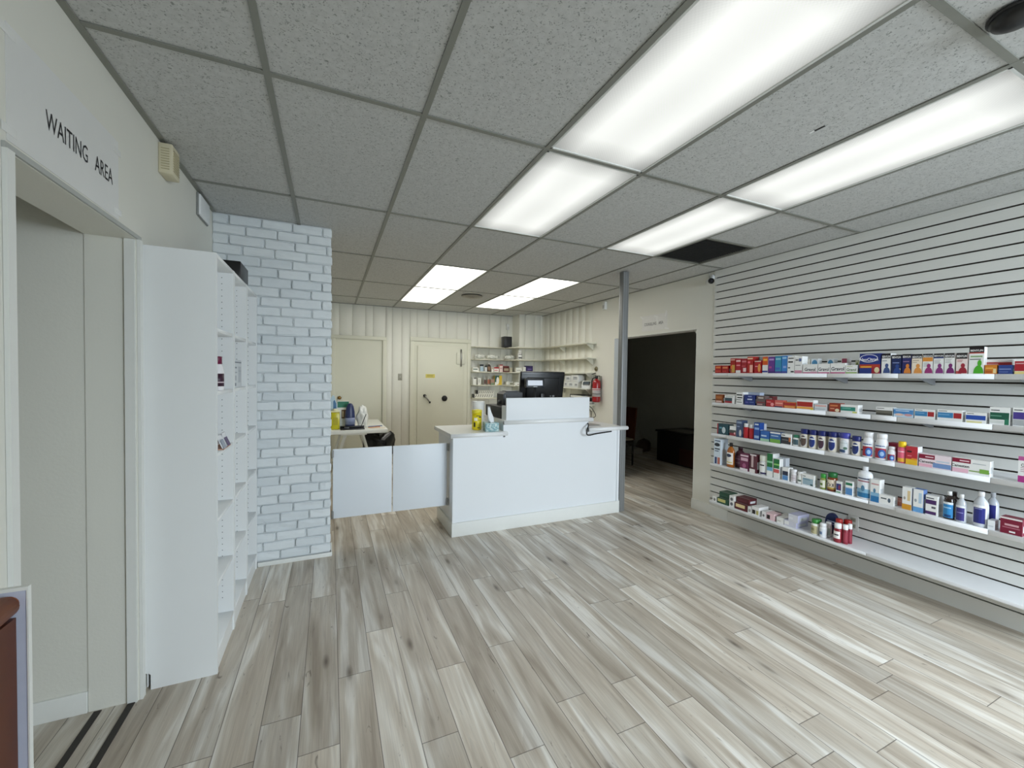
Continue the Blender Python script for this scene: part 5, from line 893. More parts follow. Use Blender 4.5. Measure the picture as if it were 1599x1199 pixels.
 {'k': 'B', 'label': 'first tall white shouldered bottle with red and blue diamond label', 'kind': 'antacid', 'body': 'f4f4f6', 'cap': 'f0f0f2', 'lab': 'b02438', 'des': [('r', 0, 0.68, 1, 1, 'f0f2f6'), ('r', 0.05, 0.8, 0.9, 0.87, '2a4a90'), ('e', 0.68, 0.3, 0.3, 0.3, '3a6ab8'), ('e', 0.68, 0.3, 0.16, 0.16, 'a8c8f0')], 'name': 'tablet_bottle', 'cat': 'bottle', 'flat': 0.8, 'lz': (0.06, 0.62), 'w': 0.0679, 'h': 0.1808, 'd': 0.0543, 'x': 3.7842, 'y': -0.2185, 'z': 0.945, 'rz': -90, 'sh': 3},
 {'k': 'B', 'label': 'second tall white shouldered bottle with red and blue diamond label', 'kind': 'antacid', 'body': 'f4f4f6', 'cap': 'f0f0f2', 'lab': 'b02438', 'des': [('r', 0, 0.68, 1, 1, 'f0f2f6'), ('r', 0.05, 0.8, 0.9, 0.87, '2a4a90'), ('e', 0.68, 0.3, 0.3, 0.3, '3a6ab8'), ('e', 0.68, 0.3, 0.16, 0.16, 'a8c8f0')], 'name': 'tablet_bottle', 'cat': 'bottle', 'flat': 0.8, 'lz': (0.06, 0.62), 'w': 0.072, 'h': 0.1798, 'd': 0.0576, 'x': 3.7858, 'y': -0.2944, 'z': 0.945, 'rz': -90, 'sh': 3},
 {'k': 'B', 'label': 'short white bottle with red and blue diamond label beside tall pair', 'kind': 'antacid', 'body': 'f4f4f6', 'cap': 'f0f0f2', 'lab': 'b02438', 'des': [('r', 0, 0.68, 1, 1, 'f0f2f6'), ('e', 0.68, 0.3, 0.3, 0.3, '3a6ab8'), ('e', 0.68, 0.3, 0.16, 0.16, 'a8c8f0')], 'name': 'tablet_bottle', 'cat': 'bottle', 'flat': 0.8, 'lz': (0.06, 0.66), 'w': 0.0426, 'h': 0.1003, 'd': 0.0341, 'x': 3.7741, 'y': -0.3569, 'z': 0.945, 'rz': -90, 'sh': 3},
 {'k': 'C', 'label': 'dark red carton standing behind the short diamond label bottle', 'base': '8a2438', 'des': [('r', 0.1, 0.7, 0.9, 0.8, 'b05060')], 'side': '8a2438', 'd': 0.06, 'name': 'medicine_carton', 'cat': 'box', 'w': 0.0524, 'h': 0.1181, 'x': 3.872, 'y': -0.3318, 'z': 0.945, 'rz': -90, 'sh': 3},
 {'k': 'B', 'label': 'pink labelled bottle with yellow cap beside the red and yellow carton', 'kind': 'pill', 'body': 'e0607a', 'cap': 'f0c818', 'lab': 'e86a84', 'des': [('r', 0, 0, 1, 0.28, 'f0b840'), ('r', 0.1, 0.75, 0.9, 0.83, 'f8d0d8')], 'name': 'syrup_bottle', 'cat': 'bottle', 'flat': 0.8, 'lz': (0.06, 0.66), 'w': 0.0448, 'h': 0.144, 'd': 0.0359, 'x': 3.7749, 'y': -0.4115, 'z': 0.945, 'rz': -90, 'sh': 3},
 {'k': 'C', 'label': 'red carton with wavy yellow lower half, third shelf', 'base': 'c0323e', 'des': [('r', 0, 0, 1, 0.3, 'efc030'), ('r', 0.1, 0.66, 0.5, 0.76, '4a2020'), ('r', 0.5, 0.26, 0.95, 0.36, 'e89a38'), ('r', 0.15, 0.45, 0.5, 0.5, 'f08090')], 'side': 'e8e6ea', 'd': 0.06, 'name': 'medicine_carton', 'cat': 'box', 'w': 0.0602, 'h': 0.1211, 'x': 3.787, 'y': -0.4685, 'z': 0.945, 'rz': -90, 'sh': 3},
 {'k': 'C', 'label': 'long pink white carton with burgundy flag and blue foot', 'base': 'f2e2e8', 'des': [('r', 0, 0.62, 0.5, 0.95, '8a1838'), ('r', 0.2, 0.74, 0.46, 0.82, 'f0d0d8'), ('t', 'Canesten', 0.26, 0.4, 0.2, '3a3438'), ('r', 0, 0.02, 0.42, 0.24, 'eeb8c8'), ('r', 0.45, 0.06, 1, 0.4, '7a98c8'), ('r', 0.55, 0.5, 0.95, 0.6, 'c8d4e4')], 'side': 'f2e2e8', 'd': 0.05, 'name': 'medicine_carton', 'cat': 'box', 'w': 0.1517, 'h': 0.0851, 'x': 3.782, 'y': -0.5823, 'z': 0.945, 'rz': -90, 'sh': 3},
 {'k': 'C', 'label': 'long white carton with burgundy flag, pink and green foot', 'base': 'f0f0ee', 'des': [('r', 0, 0.68, 0.5, 0.97, '8a1838'), ('r', 0.2, 0.78, 0.46, 0.86, 'f0d0d8'), ('t', 'Canesten', 0.22, 0.46, 0.19, '3a3438'), ('r', 0, 0.02, 0.44, 0.3, 'f0c0d0'), ('r', 0.46, 0.18, 1, 0.26, '8aa860'), ('r', 0.74, 0.14, 0.98, 0.42, '7fae4a'), ('r', 0.55, 0.7, 0.9, 0.76, 'c0c4c8')], 'side': 'f0f0ee', 'd': 0.05, 'name': 'medicine_carton', 'cat': 'box', 'w': 0.1579, 'h': 0.09, 'x': 3.782, 'y': -0.7429, 'z': 0.945, 'rz': -90, 'sh': 3},
 {'k': 'C', 'label': 'pink and white carton standing alone near the end of third shelf', 'base': 'f2f2f0', 'des': [('r', 0, 0, 1, 0.25, 'b03a88'), ('r', 0, 0.84, 1, 1, 'c05a98'), ('t', 'Canesten', 0.62, 0.66, 0.12, '3a3438'), ('r', 0.15, 0.55, 0.8, 0.5800000000000001, 'c0a0b0'), ('r', 0.15, 0.48000000000000004, 0.7220000000000001, 0.51, 'c0a0b0'), ('r', 0.15, 0.41000000000000003, 0.8, 0.44000000000000006, 'c0a0b0')], 'side': 'f2f2f0', 'd': 0.06, 'name': 'medicine_carton', 'cat': 'box', 'w': 0.0612, 'h': 0.1442, 'x': 3.787, 'y': -0.9593, 'z': 0.945, 'rz': -90, 'sh': 3},
 {'k': 'C', 'label': 'tall pale blue carton with black oval, first on the fourth shelf', 'base': 'd4dfe9', 'des': [('e', 0.45, 0.77, 0.4, 0.07, '20242c'), ('r', 0.1, 0.9, 0.9, 0.94, '405070'), ('r', 0.12, 0.58, 0.85, 0.63, '303840'), ('r', 0.12, 0.5, 0.7, 0.54, '607080'), ('r', 0.15, 0.02, 0.45, 0.28, '2a3a6a'), ('r', 0.55, 0.02, 0.9, 0.28, 'c07060')], 'side': 'd4dfe9', 'd': 0.1, 'name': 'medicine_carton', 'cat': 'box', 'w': 0.0777, 'h': 0.2539, 'x': 3.807, 'y': 1.0178, 'z': 0.64, 'rz': -90, 'sh': 4},
 {'k': 'B', 'label': 'amber mouthwash bottle with white label and black cap', 'kind': 'alcohol', 'body': 'a8601c', 'cap': '201a18', 'lab': 'f0ece6', 'des': [('e', 0.4, 0.75, 0.36, 0.14, '20284a'), ('r', 0.1, 0.1, 0.9, 0.22, 'd8c890')], 'name': 'mouthwash_bottle', 'cat': 'bottle', 'flat': 0.6, 'lz': (0.12, 0.6), 'w': 0.08, 'h': 0.2335, 'd': 0.048, 'x': 3.781, 'y': 0.885, 'z': 0.64, 'rz': -90, 'sh': 4},
 {'k': 'B', 'label': 'dark plum mouthwash bottle beside the amber one', 'kind': 'alcohol', 'body': '4a1f30', 'cap': '3a1822', 'lab': '6a4058', 'des': [('r', 0.1, 0.6, 0.9, 0.7, 'a07a90'), ('r', 0.1, 0.2, 0.9, 0.32, '8a7078')], 'name': 'mouthwash_bottle', 'cat': 'bottle', 'flat': 0.6, 'lz': (0.12, 0.6), 'w': 0.1033, 'h': 0.2001, 'd': 0.062, 'x': 3.838, 'y': 0.8271, 'z': 0.64, 'rz': -90, 'sh': 4},
 {'k': 'C', 'label': 'magenta carton with white name near the plum bottle, fourth shelf', 'base': '6e1f46', 'des': [('r', 0.05, 0.84, 0.95, 0.93, 'e0c8d0'), ('r', 0.1, 0.58, 0.9, 0.76, 'd8b0c0'), ('e', 0.5, 0.3, 0.2, 0.14, 'a85a80'), ('r', 0, 0, 0.9, 0.14, 'ece4e6')], 'side': '6e1f46', 'd': 0.05, 'name': 'medicine_carton', 'cat': 'box', 'w': 0.0877, 'h': 0.1574, 'x': 3.782, 'y': 0.7257, 'z': 0.64, 'rz': -90, 'sh': 4},
 {'k': 'C', 'label': 'brown purple carton with pale middle stripe beside the magenta one', 'base': '5a2832', 'des': [('r', 0.25, 0.3, 0.55, 0.95, 'c8b0b0'), ('r', 0.05, 0.93, 0.95, 1, 'e0d8d8'), ('r', 0, 0, 0.8, 0.2, 'ece6e2')], 'side': '5a2832', 'd': 0.06, 'name': 'medicine_carton', 'cat': 'box', 'w': 0.0667, 'h': 0.1673, 'x': 3.787, 'y': 0.6394, 'z': 0.64, 'rz': -90, 'sh': 4},
 {'k': 'B', 'label': 'white bottle with pale green cap rim beside green topped cartons', 'kind': 'lotion', 'body': 'eeefec', 'cap': 'e8ecdf', 'lab': 'f2f2ee', 'des': [('r', 0.2, 0.66, 0.75, 0.76, '20242c'), ('r', 0.3, 0, 1, 0.14, '3a3560')], 'name': 'lotion_bottle', 'cat': 'bottle', 'flat': 0.8, 'lz': (0.05, 0.7), 'w': 0.0747, 'h': 0.1714, 'd': 0.0597, 'x': 3.7869, 'y': 0.555, 'z': 0.64, 'rz': -90, 'sh': 4},
 {'k': 'C', 'label': 'carton with green top half and sky blue stripe, fourth shelf', 'base': 'f2f2f0', 'des': [('r', 0, 0.42, 1, 1, '1f7238'), ('r', 0, 0.6, 1, 0.68, '90d0a0'), ('r', 0, 0.26, 1, 0.42, '7ab0d0')], 'side': 'f2f2f0', 'd': 0.09, 'name': 'medicine_carton', 'cat': 'box', 'w': 0.0502, 'h': 0.2043, 'x': 3.802, 'y': 0.4841, 'z': 0.64, 'rz': -90, 'sh': 4},
 {'k': 'C', 'label': 'carton with green top half and red stripe, fourth shelf', 'base': 'f2f2f0', 'des': [('r', 0, 0.5, 1, 0.98, '1f7238'), ('r', 0, 0.66, 1, 0.74, '90d070'), ('r', 0, 0.28, 1, 0.46, 'd05a58')], 'side': 'f2f2f0', 'd': 0.05, 'name': 'medicine_carton', 'cat': 'box', 'w': 0.0486, 'h': 0.1709, 'x': 3.782, 'y': 0.4242, 'z': 0.64, 'rz': -90, 'sh': 4},
 {'k': 'C', 'label': 'white carton standing behind the red striped green carton', 'base': 'dfe4ec', 'des': [('r', 0.45, 0, 0.55, 1, 'a8b0bc')], 'side': 'dfe4ec', 'd': 0.05, 'name': 'medicine_carton', 'cat': 'box', 'w': 0.0622, 'h': 0.1749, 'x': 3.852, 'y': 0.4217, 'z': 0.64, 'rz': -90, 'sh': 4},
 {'k': 'C', 'label': 'white carton with dark navy square over blue, fourth shelf', 'base': 'f2f2f0', 'des': [('r', 0.05, 0.4, 0.92, 0.72, '2a3046'), ('r', 0.05, 0.04, 0.92, 0.36, '5a90c8'), ('r', 0.05, 0.36, 0.92, 0.4, '90b8e0')], 'side': 'f2f2f0', 'd': 0.06, 'name': 'medicine_carton', 'cat': 'box', 'w': 0.052, 'h': 0.1096, 'x': 3.787, 'y': 0.3483, 'z': 0.64, 'rz': -90, 'sh': 4},
 {'k': 'B', 'label': 'white tablet bottle right of the navy square carton', 'kind': 'pill', 'body': 'f0eef0', 'cap': 'f2f0f4', 'lab': 'd8d0d4', 'des': [('r', 0.1, 0.4, 0.9, 0.5, 'b09aa8')], 'name': 'pill_bottle', 'cat': 'bottle', 'flat': 0.8, 'lz': (0.12, 0.6), 'w': 0.0451, 'h': 0.1068, 'd': 0.0361, 'x': 3.775, 'y': 0.2867, 'z': 0.64, 'rz': -90, 'sh': 4},
 {'k': 'B', 'label': 'small white tablet bottle next to the wide grey blue carton', 'kind': 'pill', 'body': 'f0f0f0', 'cap': 'f4f4f4', 'lab': 'e8ece8', 'des': [('r', 0.2, 0.2, 0.8, 0.5, '607068')], 'name': 'pill_bottle', 'cat': 'bottle', 'flat': 0.8, 'lz': (0.12, 0.6), 'w': 0.0433, 'h': 0.0969, 'd': 0.0347, 'x': 3.7743, 'y': 0.2353, 'z': 0.64, 'rz': -90, 'sh': 4},
 {'k': 'B', 'label': 'small white tablet bottle tucked behind the wide grey blue carton', 'kind': 'pill', 'body': 'f0f0f0', 'cap': 'f4f4f4', 'lab': None, 'des': [], 'name': 'pill_bottle', 'cat': 'bottle', 'flat': 0.8, 'lz': (0.12, 0.6), 'w': 0.0338, 'h': 0.0956, 'd': 0.0271, 'x': 3.8305, 'y': 0.2422, 'z': 0.64, 'rz': -90, 'sh': 4},
 {'k': 'C', 'label': 'wide white carton with grey blue panel, fourth shelf', 'base': 'f2f2f0', 'des': [('r', 0.06, 0.08, 0.92, 0.66, '9fb8c4'), ('r', 0.06, 0.5, 0.7, 0.6, '7a98a8'), ('r', 0.7, 0.06, 0.9, 0.2, '1a4a50'), ('r', 0.06, 0.78, 0.3, 0.84, '405058')], 'side': 'f2f2f0', 'd': 0.045, 'name': 'medicine_carton', 'cat': 'box', 'w': 0.0907, 'h': 0.0914, 'x': 3.7795, 'y': 0.1678, 'z': 0.64, 'rz': -90, 'sh': 4},
 {'k': 'B', 'label': 'small bottle with bright green cap beside the amber vitamin bottle', 'kind': 'pill', 'body': '8a9a48', 'cap': '3a9a3e', 'lab': 'e8e8d8', 'des': [('r', 0.1, 0.3, 0.6, 0.6, '6a8a3a')], 'name': 'pill_bottle', 'cat': 'bottle', 'flat': 0.8, 'lz': (0.12, 0.6), 'w': 0.042, 'h': 0.1199, 'd': 0.0336, 'x': 3.7738, 'y': 0.0647, 'z': 0.64, 'rz': -90, 'sh': 4},
 {'k': 'B', 'label': 'amber vitamin bottle with dark green cap and round label', 'kind': 'pill', 'body': '7a3a18', 'cap': '1f6a34', 'lab': 'e6d8c4', 'des': [('t', 'D3', 0.5, 0.42, 0.38, '20202a'), ('r', 0, 0, 1, 0.18, 'b89a3a')], 'name': 'pill_bottle', 'cat': 'bottle', 'flat': 1, 'lz': (0.12, 0.62), 'w': 0.065, 'h': 0.1429, 'd': 0.065, 'x': 3.7895, 'y': 0.0075, 'z': 0.64, 'rz': -90, 'sh': 4},
 {'k': 'C', 'label': 'small carton with navy label right of the amber vitamin bottle', 'base': 'f2f2f0', 'des': [('r', 0.05, 0.25, 0.9, 0.8, '2e3a78'), ('e', 0.6, 0.5, 0.2, 0.2, '8a3a58'), ('r', 0.05, 0.05, 0.8, 0.14, '60a070')], 'side': 'f2f2f0', 'd': 0.06, 'name': 'medicine_carton', 'cat': 'box', 'w': 0.0371, 'h': 0.0906, 'x': 3.787, 'y': -0.0516, 'z': 0.64, 'rz': -90, 'sh': 4},
 {'k': 'C', 'label': 'small carton with green top stripe and blue lower half', 'base': 'f2f2f0', 'des': [('r', 0.03, 0.72, 0.97, 0.9, '2a7a58'), ('r', 0.03, 0.06, 0.97, 0.5, '5a90c8'), ('r', 0.03, 0.5, 0.97, 0.56, 'a0c0e0')], 'side': 'f2f2f0', 'd': 0.05, 'name': 'medicine_carton', 'cat': 'box', 'w': 0.0459, 'h': 0.1067, 'x': 3.782, 'y': -0.1177, 'z': 0.64, 'rz': -90, 'sh': 4},
 {'k': 'B', 'label': 'large white bottle with blue water picture label, fourth shelf', 'kind': 'jug', 'body': 'f0f2f5', 'cap': 'eceef2', 'lab': 'e9edf2', 'des': [('r', 0, 0, 1, 0.22, '2e78a8'), ('r', 0, 0.22, 1, 0.4, '8ab8d4'), ('e', 0.5, 0.42, 0.12, 0.14, '5a88a8'), ('r', 0.1, 0.72, 0.9, 0.78, 'a86a78'), ('r', 0.1, 0.84, 0.9, 0.9, '5a6078')], 'name': 'solution_bottle', 'cat': 'bottle', 'flat': 0.62, 'lz': (0.05, 0.72), 'w': 0.0904, 'h': 0.2345, 'd': 0.056, 'x': 3.785, 'y': -0.2035, 'z': 0.64, 'rz': -90, 'sh': 4},
 {'k': 'C', 'label': 'white carton with blue lower half beside the large white bottle', 'base': 'f2f2f0', 'des': [('r', 0.04, 0.0, 0.96, 0.26, '2e78b0'), ('r', 0.04, 0.26, 0.96, 0.42, '8ab8d8'), ('e', 0.45, 0.5, 0.14, 0.1, '5a88a8'), ('r', 0.1, 0.76, 0.9, 0.82, 'd0a0a0')], 'side': 'f2f2f0', 'd': 0.06, 'name': 'medicine_carton', 'cat': 'box', 'w': 0.0534, 'h': 0.159, 'x': 3.787, 'y': -0.2762, 'z': 0.64, 'rz': -90, 'sh': 4},
 {'k': 'C', 'label': 'low white carton with a dark spot lying on the fourth shelf', 'base': 'f2f2f0', 'des': [('e', 0.68, 0.5, 0.1, 0.24, '506070'), ('r', 0.1, 0.55, 0.5, 0.68, '404850')], 'side': 'f2f2f0', 'd': 0.05, 'name': 'medicine_carton', 'cat': 'box', 'w': 0.0798, 'h': 0.0643, 'x': 3.782, 'y': -0.3436, 'z': 0.64, 'rz': -90, 'sh': 4},
 {'k': 'C', 'label': 'low coral red pack left of the white and orange carton', 'base': 'd08070', 'des': [('r', 0.05, 0.6, 0.95, 0.9, 'e0a898')], 'side': 'd08070', 'd': 0.05, 'name': 'medicine_carton', 'cat': 'box', 'w': 0.0387, 'h': 0.0448, 'x': 3.837, 'y': -0.3826, 'z': 0.64, 'rz': -90, 'sh': 4},
 {'k': 'C', 'label': 'tall white carton with orange foot on the fourth shelf', 'base': 'f2f2f0', 'des': [('r', 0, 0, 1, 0.24, 'd89a2e'), ('r', 0.55, 0.4, 0.85, 0.85, 'e0c898'), ('e', 0.25, 0.5, 0.12, 0.07, 'b0a8a0')], 'side': 'f2f2f0', 'd': 0.05, 'name': 'medicine_carton', 'cat': 'box', 'w': 0.0485, 'h': 0.1498, 'x': 3.782, 'y': -0.4522, 'z': 0.64, 'rz': -90, 'sh': 4},
 {'k': 'C', 'label': 'tall white carton with light blue foot on the fourth shelf', 'base': 'f2f2f0', 'des': [('r', 0, 0, 1, 0.22, '6aa4d8'), ('r', 0.55, 0.4, 0.85, 0.85, 'b8d0e4'), ('e', 0.25, 0.5, 0.12, 0.07, 'a0a8b0')], 'side': '6a88c0', 'd': 0.05, 'name': 'medicine_carton', 'cat': 'box', 'w': 0.0498, 'h': 0.1499, 'x': 3.782, 'y': -0.5095, 'z': 0.64, 'rz': -90, 'sh': 4},
 {'k': 'C', 'label': 'white carton with two purple bands left of the brown bottle', 'base': 'f2f2f0', 'des': [('r', 0, 0.56, 0.9, 0.78, '4a2a62'), ('r', 0, 0.04, 0.9, 0.2, '4a2a62'), ('r', 0.5, 0.36, 0.85, 0.46, '606068'), ('r', 0.05, 0.84, 0.7, 0.89, '404048')], 'side': 'f2f2f0', 'd': 0.08, 'name': 'medicine_carton', 'cat': 'box', 'w': 0.0565, 'h': 0.1261, 'x': 3.797, 'y': -0.5754, 'z': 0.64, 'rz': -90, 'sh': 4},
 {'k': 'B', 'label': 'brown bottle with white cap and sky blue label', 'kind': 'alcohol', 'body': '231510', 'cap': 'e8e8e8', 'lab': '2f8ac8', 'des': [('r', 0, 0.86, 1, 1, 'e8eef2'), ('r', 0.2, 0.04, 0.8, 0.2, '1a4a80'), ('r', 0.1, 0.6, 0.8, 0.68, 'a0d0f0')], 'name': 'peroxide_bottle', 'cat': 'bottle', 'flat': 0.85, 'lz': (0.06, 0.62), 'w': 0.0515, 'h': 0.1726, 'd': 0.0438, 'x': 3.7789, 'y': -0.6497, 'z': 0.64, 'rz': -90, 'sh': 4},
 {'k': 'B', 'label': 'brown bottle set behind the sky blue labelled brown bottle', 'kind': 'alcohol', 'body': '231510', 'cap': '231510', 'lab': None, 'des': [], 'name': 'peroxide_bottle', 'cat': 'bottle', 'flat': 0.85, 'lz': (0.12, 0.6), 'w': 0.0484, 'h': 0.1597, 'd': 0.0411, 'x': 3.8675, 'y': -0.6436, 'z': 0.64, 'rz': -90, 'sh': 4},
 {'k': 'B', 'label': 'small clear bottle with white cap and purple label', 'kind': 'alcohol', 'body': 'c4c8ce', 'cap': 'f0f0f0', 'lab': '3f3a82', 'des': [('r', 0, 0.86, 1, 1, 'eceef2'), ('r', 0.0, 0, 0.08, 1, 'e8eaf0'), ('r', 0.92, 0, 1, 1, 'e8eaf0'), ('r', 0.2, 0.5, 0.8, 0.56, '8a88c0')], 'name': 'rubbing_alcohol_bottle', 'cat': 'bottle', 'flat': 0.8, 'lz': (0.06, 0.6), 'w': 0.0475, 'h': 0.1697, 'd': 0.038, 'x': 3.776, 'y': -0.7049, 'z': 0.64, 'rz': -90, 'sh': 4},
 {'k': 'B', 'label': 'large clear bottle with royal blue label in front of its twin', 'kind': 'alcohol', 'body': 'ccd0d6', 'cap': 'ececee', 'lab': '2a3080', 'des': [('r', 0, 0.86, 1, 1, 'eceef2'), ('r', 0, 0, 0.1, 1, 'e8eaf0'), ('r', 0.9, 0, 1, 1, 'e8eaf0'), ('r', 0.2, 0.78, 0.7, 0.82, '9aa0d0')], 'name': 'rubbing_alcohol_bottle', 'cat': 'bottle', 'flat': 0.8, 'lz': (0.1, 0.62), 'w': 0.0657, 'h': 0.2068, 'd': 0.0526, 'x': 3.7833, 'y': -0.7849, 'z': 0.64, 'rz': -90, 'sh': 4},
 {'k': 'B', 'label': 'large clear bottle with royal blue label, behind its twin', 'kind': 'alcohol', 'body': 'c2c8d0', 'cap': 'c8ccd2', 'lab': '2a3080', 'des': [('r', 0.85, 0, 1, 1, 'e8eaf0')], 'name': 'rubbing_alcohol_bottle', 'cat': 'bottle', 'flat': 0.8, 'lz': (0.1, 0.62), 'w': 0.0509, 'h': 0.1962, 'd': 0.0407, 'x': 3.8873, 'y': -0.802, 'z': 0.64, 'rz': -90, 'sh': 4},
 {'k': 'C', 'label': 'low white box in front of the clear bottles near burgundy pack', 'base': 'eceff2', 'des': [('r', 0.1, 0.3, 0.9, 0.45, 'd0d6dc')], 'side': 'eceff2', 'd': 0.06, 'name': 'medicine_carton', 'cat': 'box', 'w': 0.0264, 'h': 0.0539, 'x': 3.787, 'y': -0.835, 'z': 0.64, 'rz': -90, 'sh': 4},
 {'k': 'C', 'label': 'low burgundy pack with white name near the end of fourth shelf', 'base': '7a1a34', 'des': [('r', 0.0, 0.9, 1, 1, 'e6dcdc'), ('r', 0.2, 0.5, 0.85, 0.62, 'd0a0a8'), ('r', 0.1, 0.36, 0.9, 0.42, 'b06878'), ('r', 0.42, 0.1, 0.7, 0.2, 'f0e8e8')], 'side': '7a1a34', 'd': 0.07, 'name': 'medicine_carton', 'cat': 'box', 'w': 0.0822, 'h': 0.0922, 'x': 3.792, 'y': -0.912, 'z': 0.64, 'rz': -90, 'sh': 4},
 {'k': 'C', 'label': 'little white box with grey dot, first on the lowest shelf', 'base': 'ecebe6', 'des': [('e', 0.5, 0.4, 0.24, 0.3, '808078')], 'side': 'ecebe6', 'd': 0.07, 'name': 'medicine_carton', 'cat': 'box', 'w': 0.0472, 'h': 0.0498, 'x': 3.792, 'y': 1.0353, 'z': 0.262, 'rz': -90, 'sh': 5},
 {'k': 'C', 'label': 'lower dark green box with yellow label on the lowest shelf', 'base': '26503a', 'des': [('r', 0.05, 0.3, 0.75, 0.85, 'ccc47a')], 'side': '26503a', 'd': 0.13, 'name': 'medicine_carton', 'cat': 'box', 'w': 0.1222, 'h': 0.0536, 'x': 3.822, 'y': 0.9431, 'z': 0.262, 'rz': -90, 'sh': 5},
 {'k': 'C', 'label': 'upper dark green box stacked on the yellow labelled one', 'base': '234a36', 'des': [('r', 0.1, 0.4, 0.8, 0.5, '3a6a50')], 'side': '234a36', 'd': 0.11, 'name': 'medicine_carton', 'cat': 'box', 'w': 0.1132, 'h': 0.0578, 'x': 3.832, 'y': 0.9404, 'z': 0.3161, 'rz': -90, 'sh': 5},
 {'k': 'C', 'label': 'stacked white box with grey dots between green and burgundy boxes', 'base': 'eceae6', 'des': [('e', 0.5, 0.7, 0.3, 0.14, '6a6a70'), ('e', 0.5, 0.28, 0.3, 0.14, '6a6a70')], 'side': 'eceae6', 'd': 0.13, 'name': 'medicine_carton', 'cat': 'box', 'w': 0.0501, 'h': 0.1088, 'x': 3.822, 'y': 0.8451, 'z': 0.262, 'rz': -90, 'sh': 5},
 {'k': 'C', 'label': 'lower burgundy box with pale yellow label, lowest shelf', 'base': '5a1a20', 'des': [('r', 0.06, 0.35, 0.8, 0.85, 'e6cf9a')], 'side': '5a1a20', 'd': 0.13, 'name': 'medicine_carton', 'cat': 'box', 'w': 0.1264, 'h': 0.0616, 'x': 3.822, 'y': 0.7452, 'z': 0.262, 'rz': -90, 'sh': 5},
 {'k': 'C', 'label': 'upper burgundy box stacked on the pale yellow labelled one', 'base': '541820', 'des': [('r', 0.1, 0.4, 0.8, 0.5, '70303a')], 'side': '541820', 'd': 0.11, 'name': 'medicine_carton', 'cat': 'box', 'w': 0.1229, 'h': 0.0513, 'x': 3.832, 'y': 0.7453, 'z': 0.3241, 'rz': -90, 'sh': 5},
 {'k': 'C', 'label': 'narrow white box with grey print beside the burgundy boxes', 'base': 'ecebe8', 'des': [('r', 0.2, 0.2, 0.8, 0.6, 'a0a09a')], 'side': 'ecebe8', 'd': 0.13, 'name': 'medicine_carton', 'cat': 'box', 'w': 0.0331, 'h': 0.0596, 'x': 3.822, 'y': 0.6607, 'z': 0.262, 'rz': -90, 'sh': 5},
 {'k': 'C', 'label': 'white box with black and yellow stickers on the lowest shelf', 'base': 'ecebe8', 'des': [('r', 0.05, 0.1, 0.5, 0.6, '2a2420'), ('r', 0.6, 0.1, 0.95, 0.6, 'b8b070')], 'side': 'ecebe8', 'd': 0.13, 'name': 'medicine_carton', 'cat': 'box', 'w': 0.0671, 'h': 0.0738, 'x': 3.822, 'y': 0.6041, 'z': 0.262, 'rz': -90, 'sh': 5},
 {'k': 'C', 'label': 'narrow white box with grey spot beside the pink one', 'base': 'eeeaea', 'des': [('e', 0.4, 0.4, 0.25, 0.2, '707070')], 'side': 'eeeaea', 'd': 0.12, 'name': 'medicine_carton', 'cat': 'box', 'w': 0.0368, 'h': 0.0553, 'x': 3.817, 'y': 0.5237, 'z': 0.262, 'rz': -90, 'sh': 5},
 {'k': 'C', 'label': 'low pink box with black sticker on the lowest shelf', 'base': 'e8c8cc', 'des': [('r', 0.05, 0.1, 0.45, 0.7, '2a2220')], 'side': 'e8c8cc', 'd': 0.095, 'name': 'medicine_carton', 'cat': 'box', 'w': 0.0694, 'h': 0.0595, 'x': 3.8045, 'y': 0.4656, 'z': 0.262, 'rz': -90, 'sh': 5},
 {'k': 'C', 'label': 'low white box left of the stacked pale boxes', 'base': 'edece8', 'des': [('r', 0.1, 0.3, 0.6, 0.5, 'c8c8c0')], 'side': 'edece8', 'd': 0.095, 'name': 'medicine_carton', 'cat': 'box', 'w': 0.0587, 'h': 0.0506, 'x': 3.8045, 'y': 0.3805, 'z': 0.262, 'rz': -90, 'sh': 5},
 {'k': 'C', 'label': 'white box with grey top behind the stacked pale boxes', 'base': 'e4e4e0', 'des': [('r', 0.05, 0.4, 0.6, 0.6, 'b0b0ac')], 'side': 'e4e4e0', 'd': 0.09, 'name': 'medicine_carton', 'cat': 'box', 'w': 0.076, 'h': 0.0444, 'x': 3.902, 'y': 0.4118, 'z': 0.262, 'rz': -90, 'sh': 5},
 {'k': 'C', 'label': 'lower pale lavender box with white end label, lowest shelf', 'base': 'd4d4e0', 'des': [('r', 0.02, 0.25, 0.4, 0.85, 'f2f2f2')], 'side': 'b8b8d2', 'd': 0.16, 'name': 'medicine_carton', 'cat': 'box', 'w': 0.0964, 'h': 0.0483, 'x': 3.837, 'y': 0.2971, 'z': 0.262, 'rz': -90, 'sh': 5},
 {'k': 'C', 'label': 'upper pale lavender box stacked crookedly on the lower one', 'base': 'dadae2', 'des': [('r', 0.1, 0.3, 0.5, 0.6, 'e8e8ee')], 'side': 'b8b8d2', 'd': 0.15, 'name': 'medicine_carton', 'cat': 'box', 'w': 0.0761, 'h': 0.0603, 'x': 3.832, 'y': 0.2743, 'z': 0.3108, 'rz': -90, 'sh': 5},
 {'k': 'B', 'label': 'small bottle with green cap and beige label on lowest shelf', 'kind': 'pill', 'body': 'e6e6de', 'cap': '3a8a3c', 'lab': 'b8b08a', 'des': [('r', 0.1, 0.4, 0.6, 0.7, '8a8a60')], 'name': 'pill_bottle', 'cat': 'bottle', 'flat': 1, 'lz': (0.08, 0.6), 'w': 0.0541, 'h': 0.1208, 'd': 0.0541, 'x': 3.784, 'y': 0.1172, 'z': 0.262, 'rz': -90, 'sh': 5},
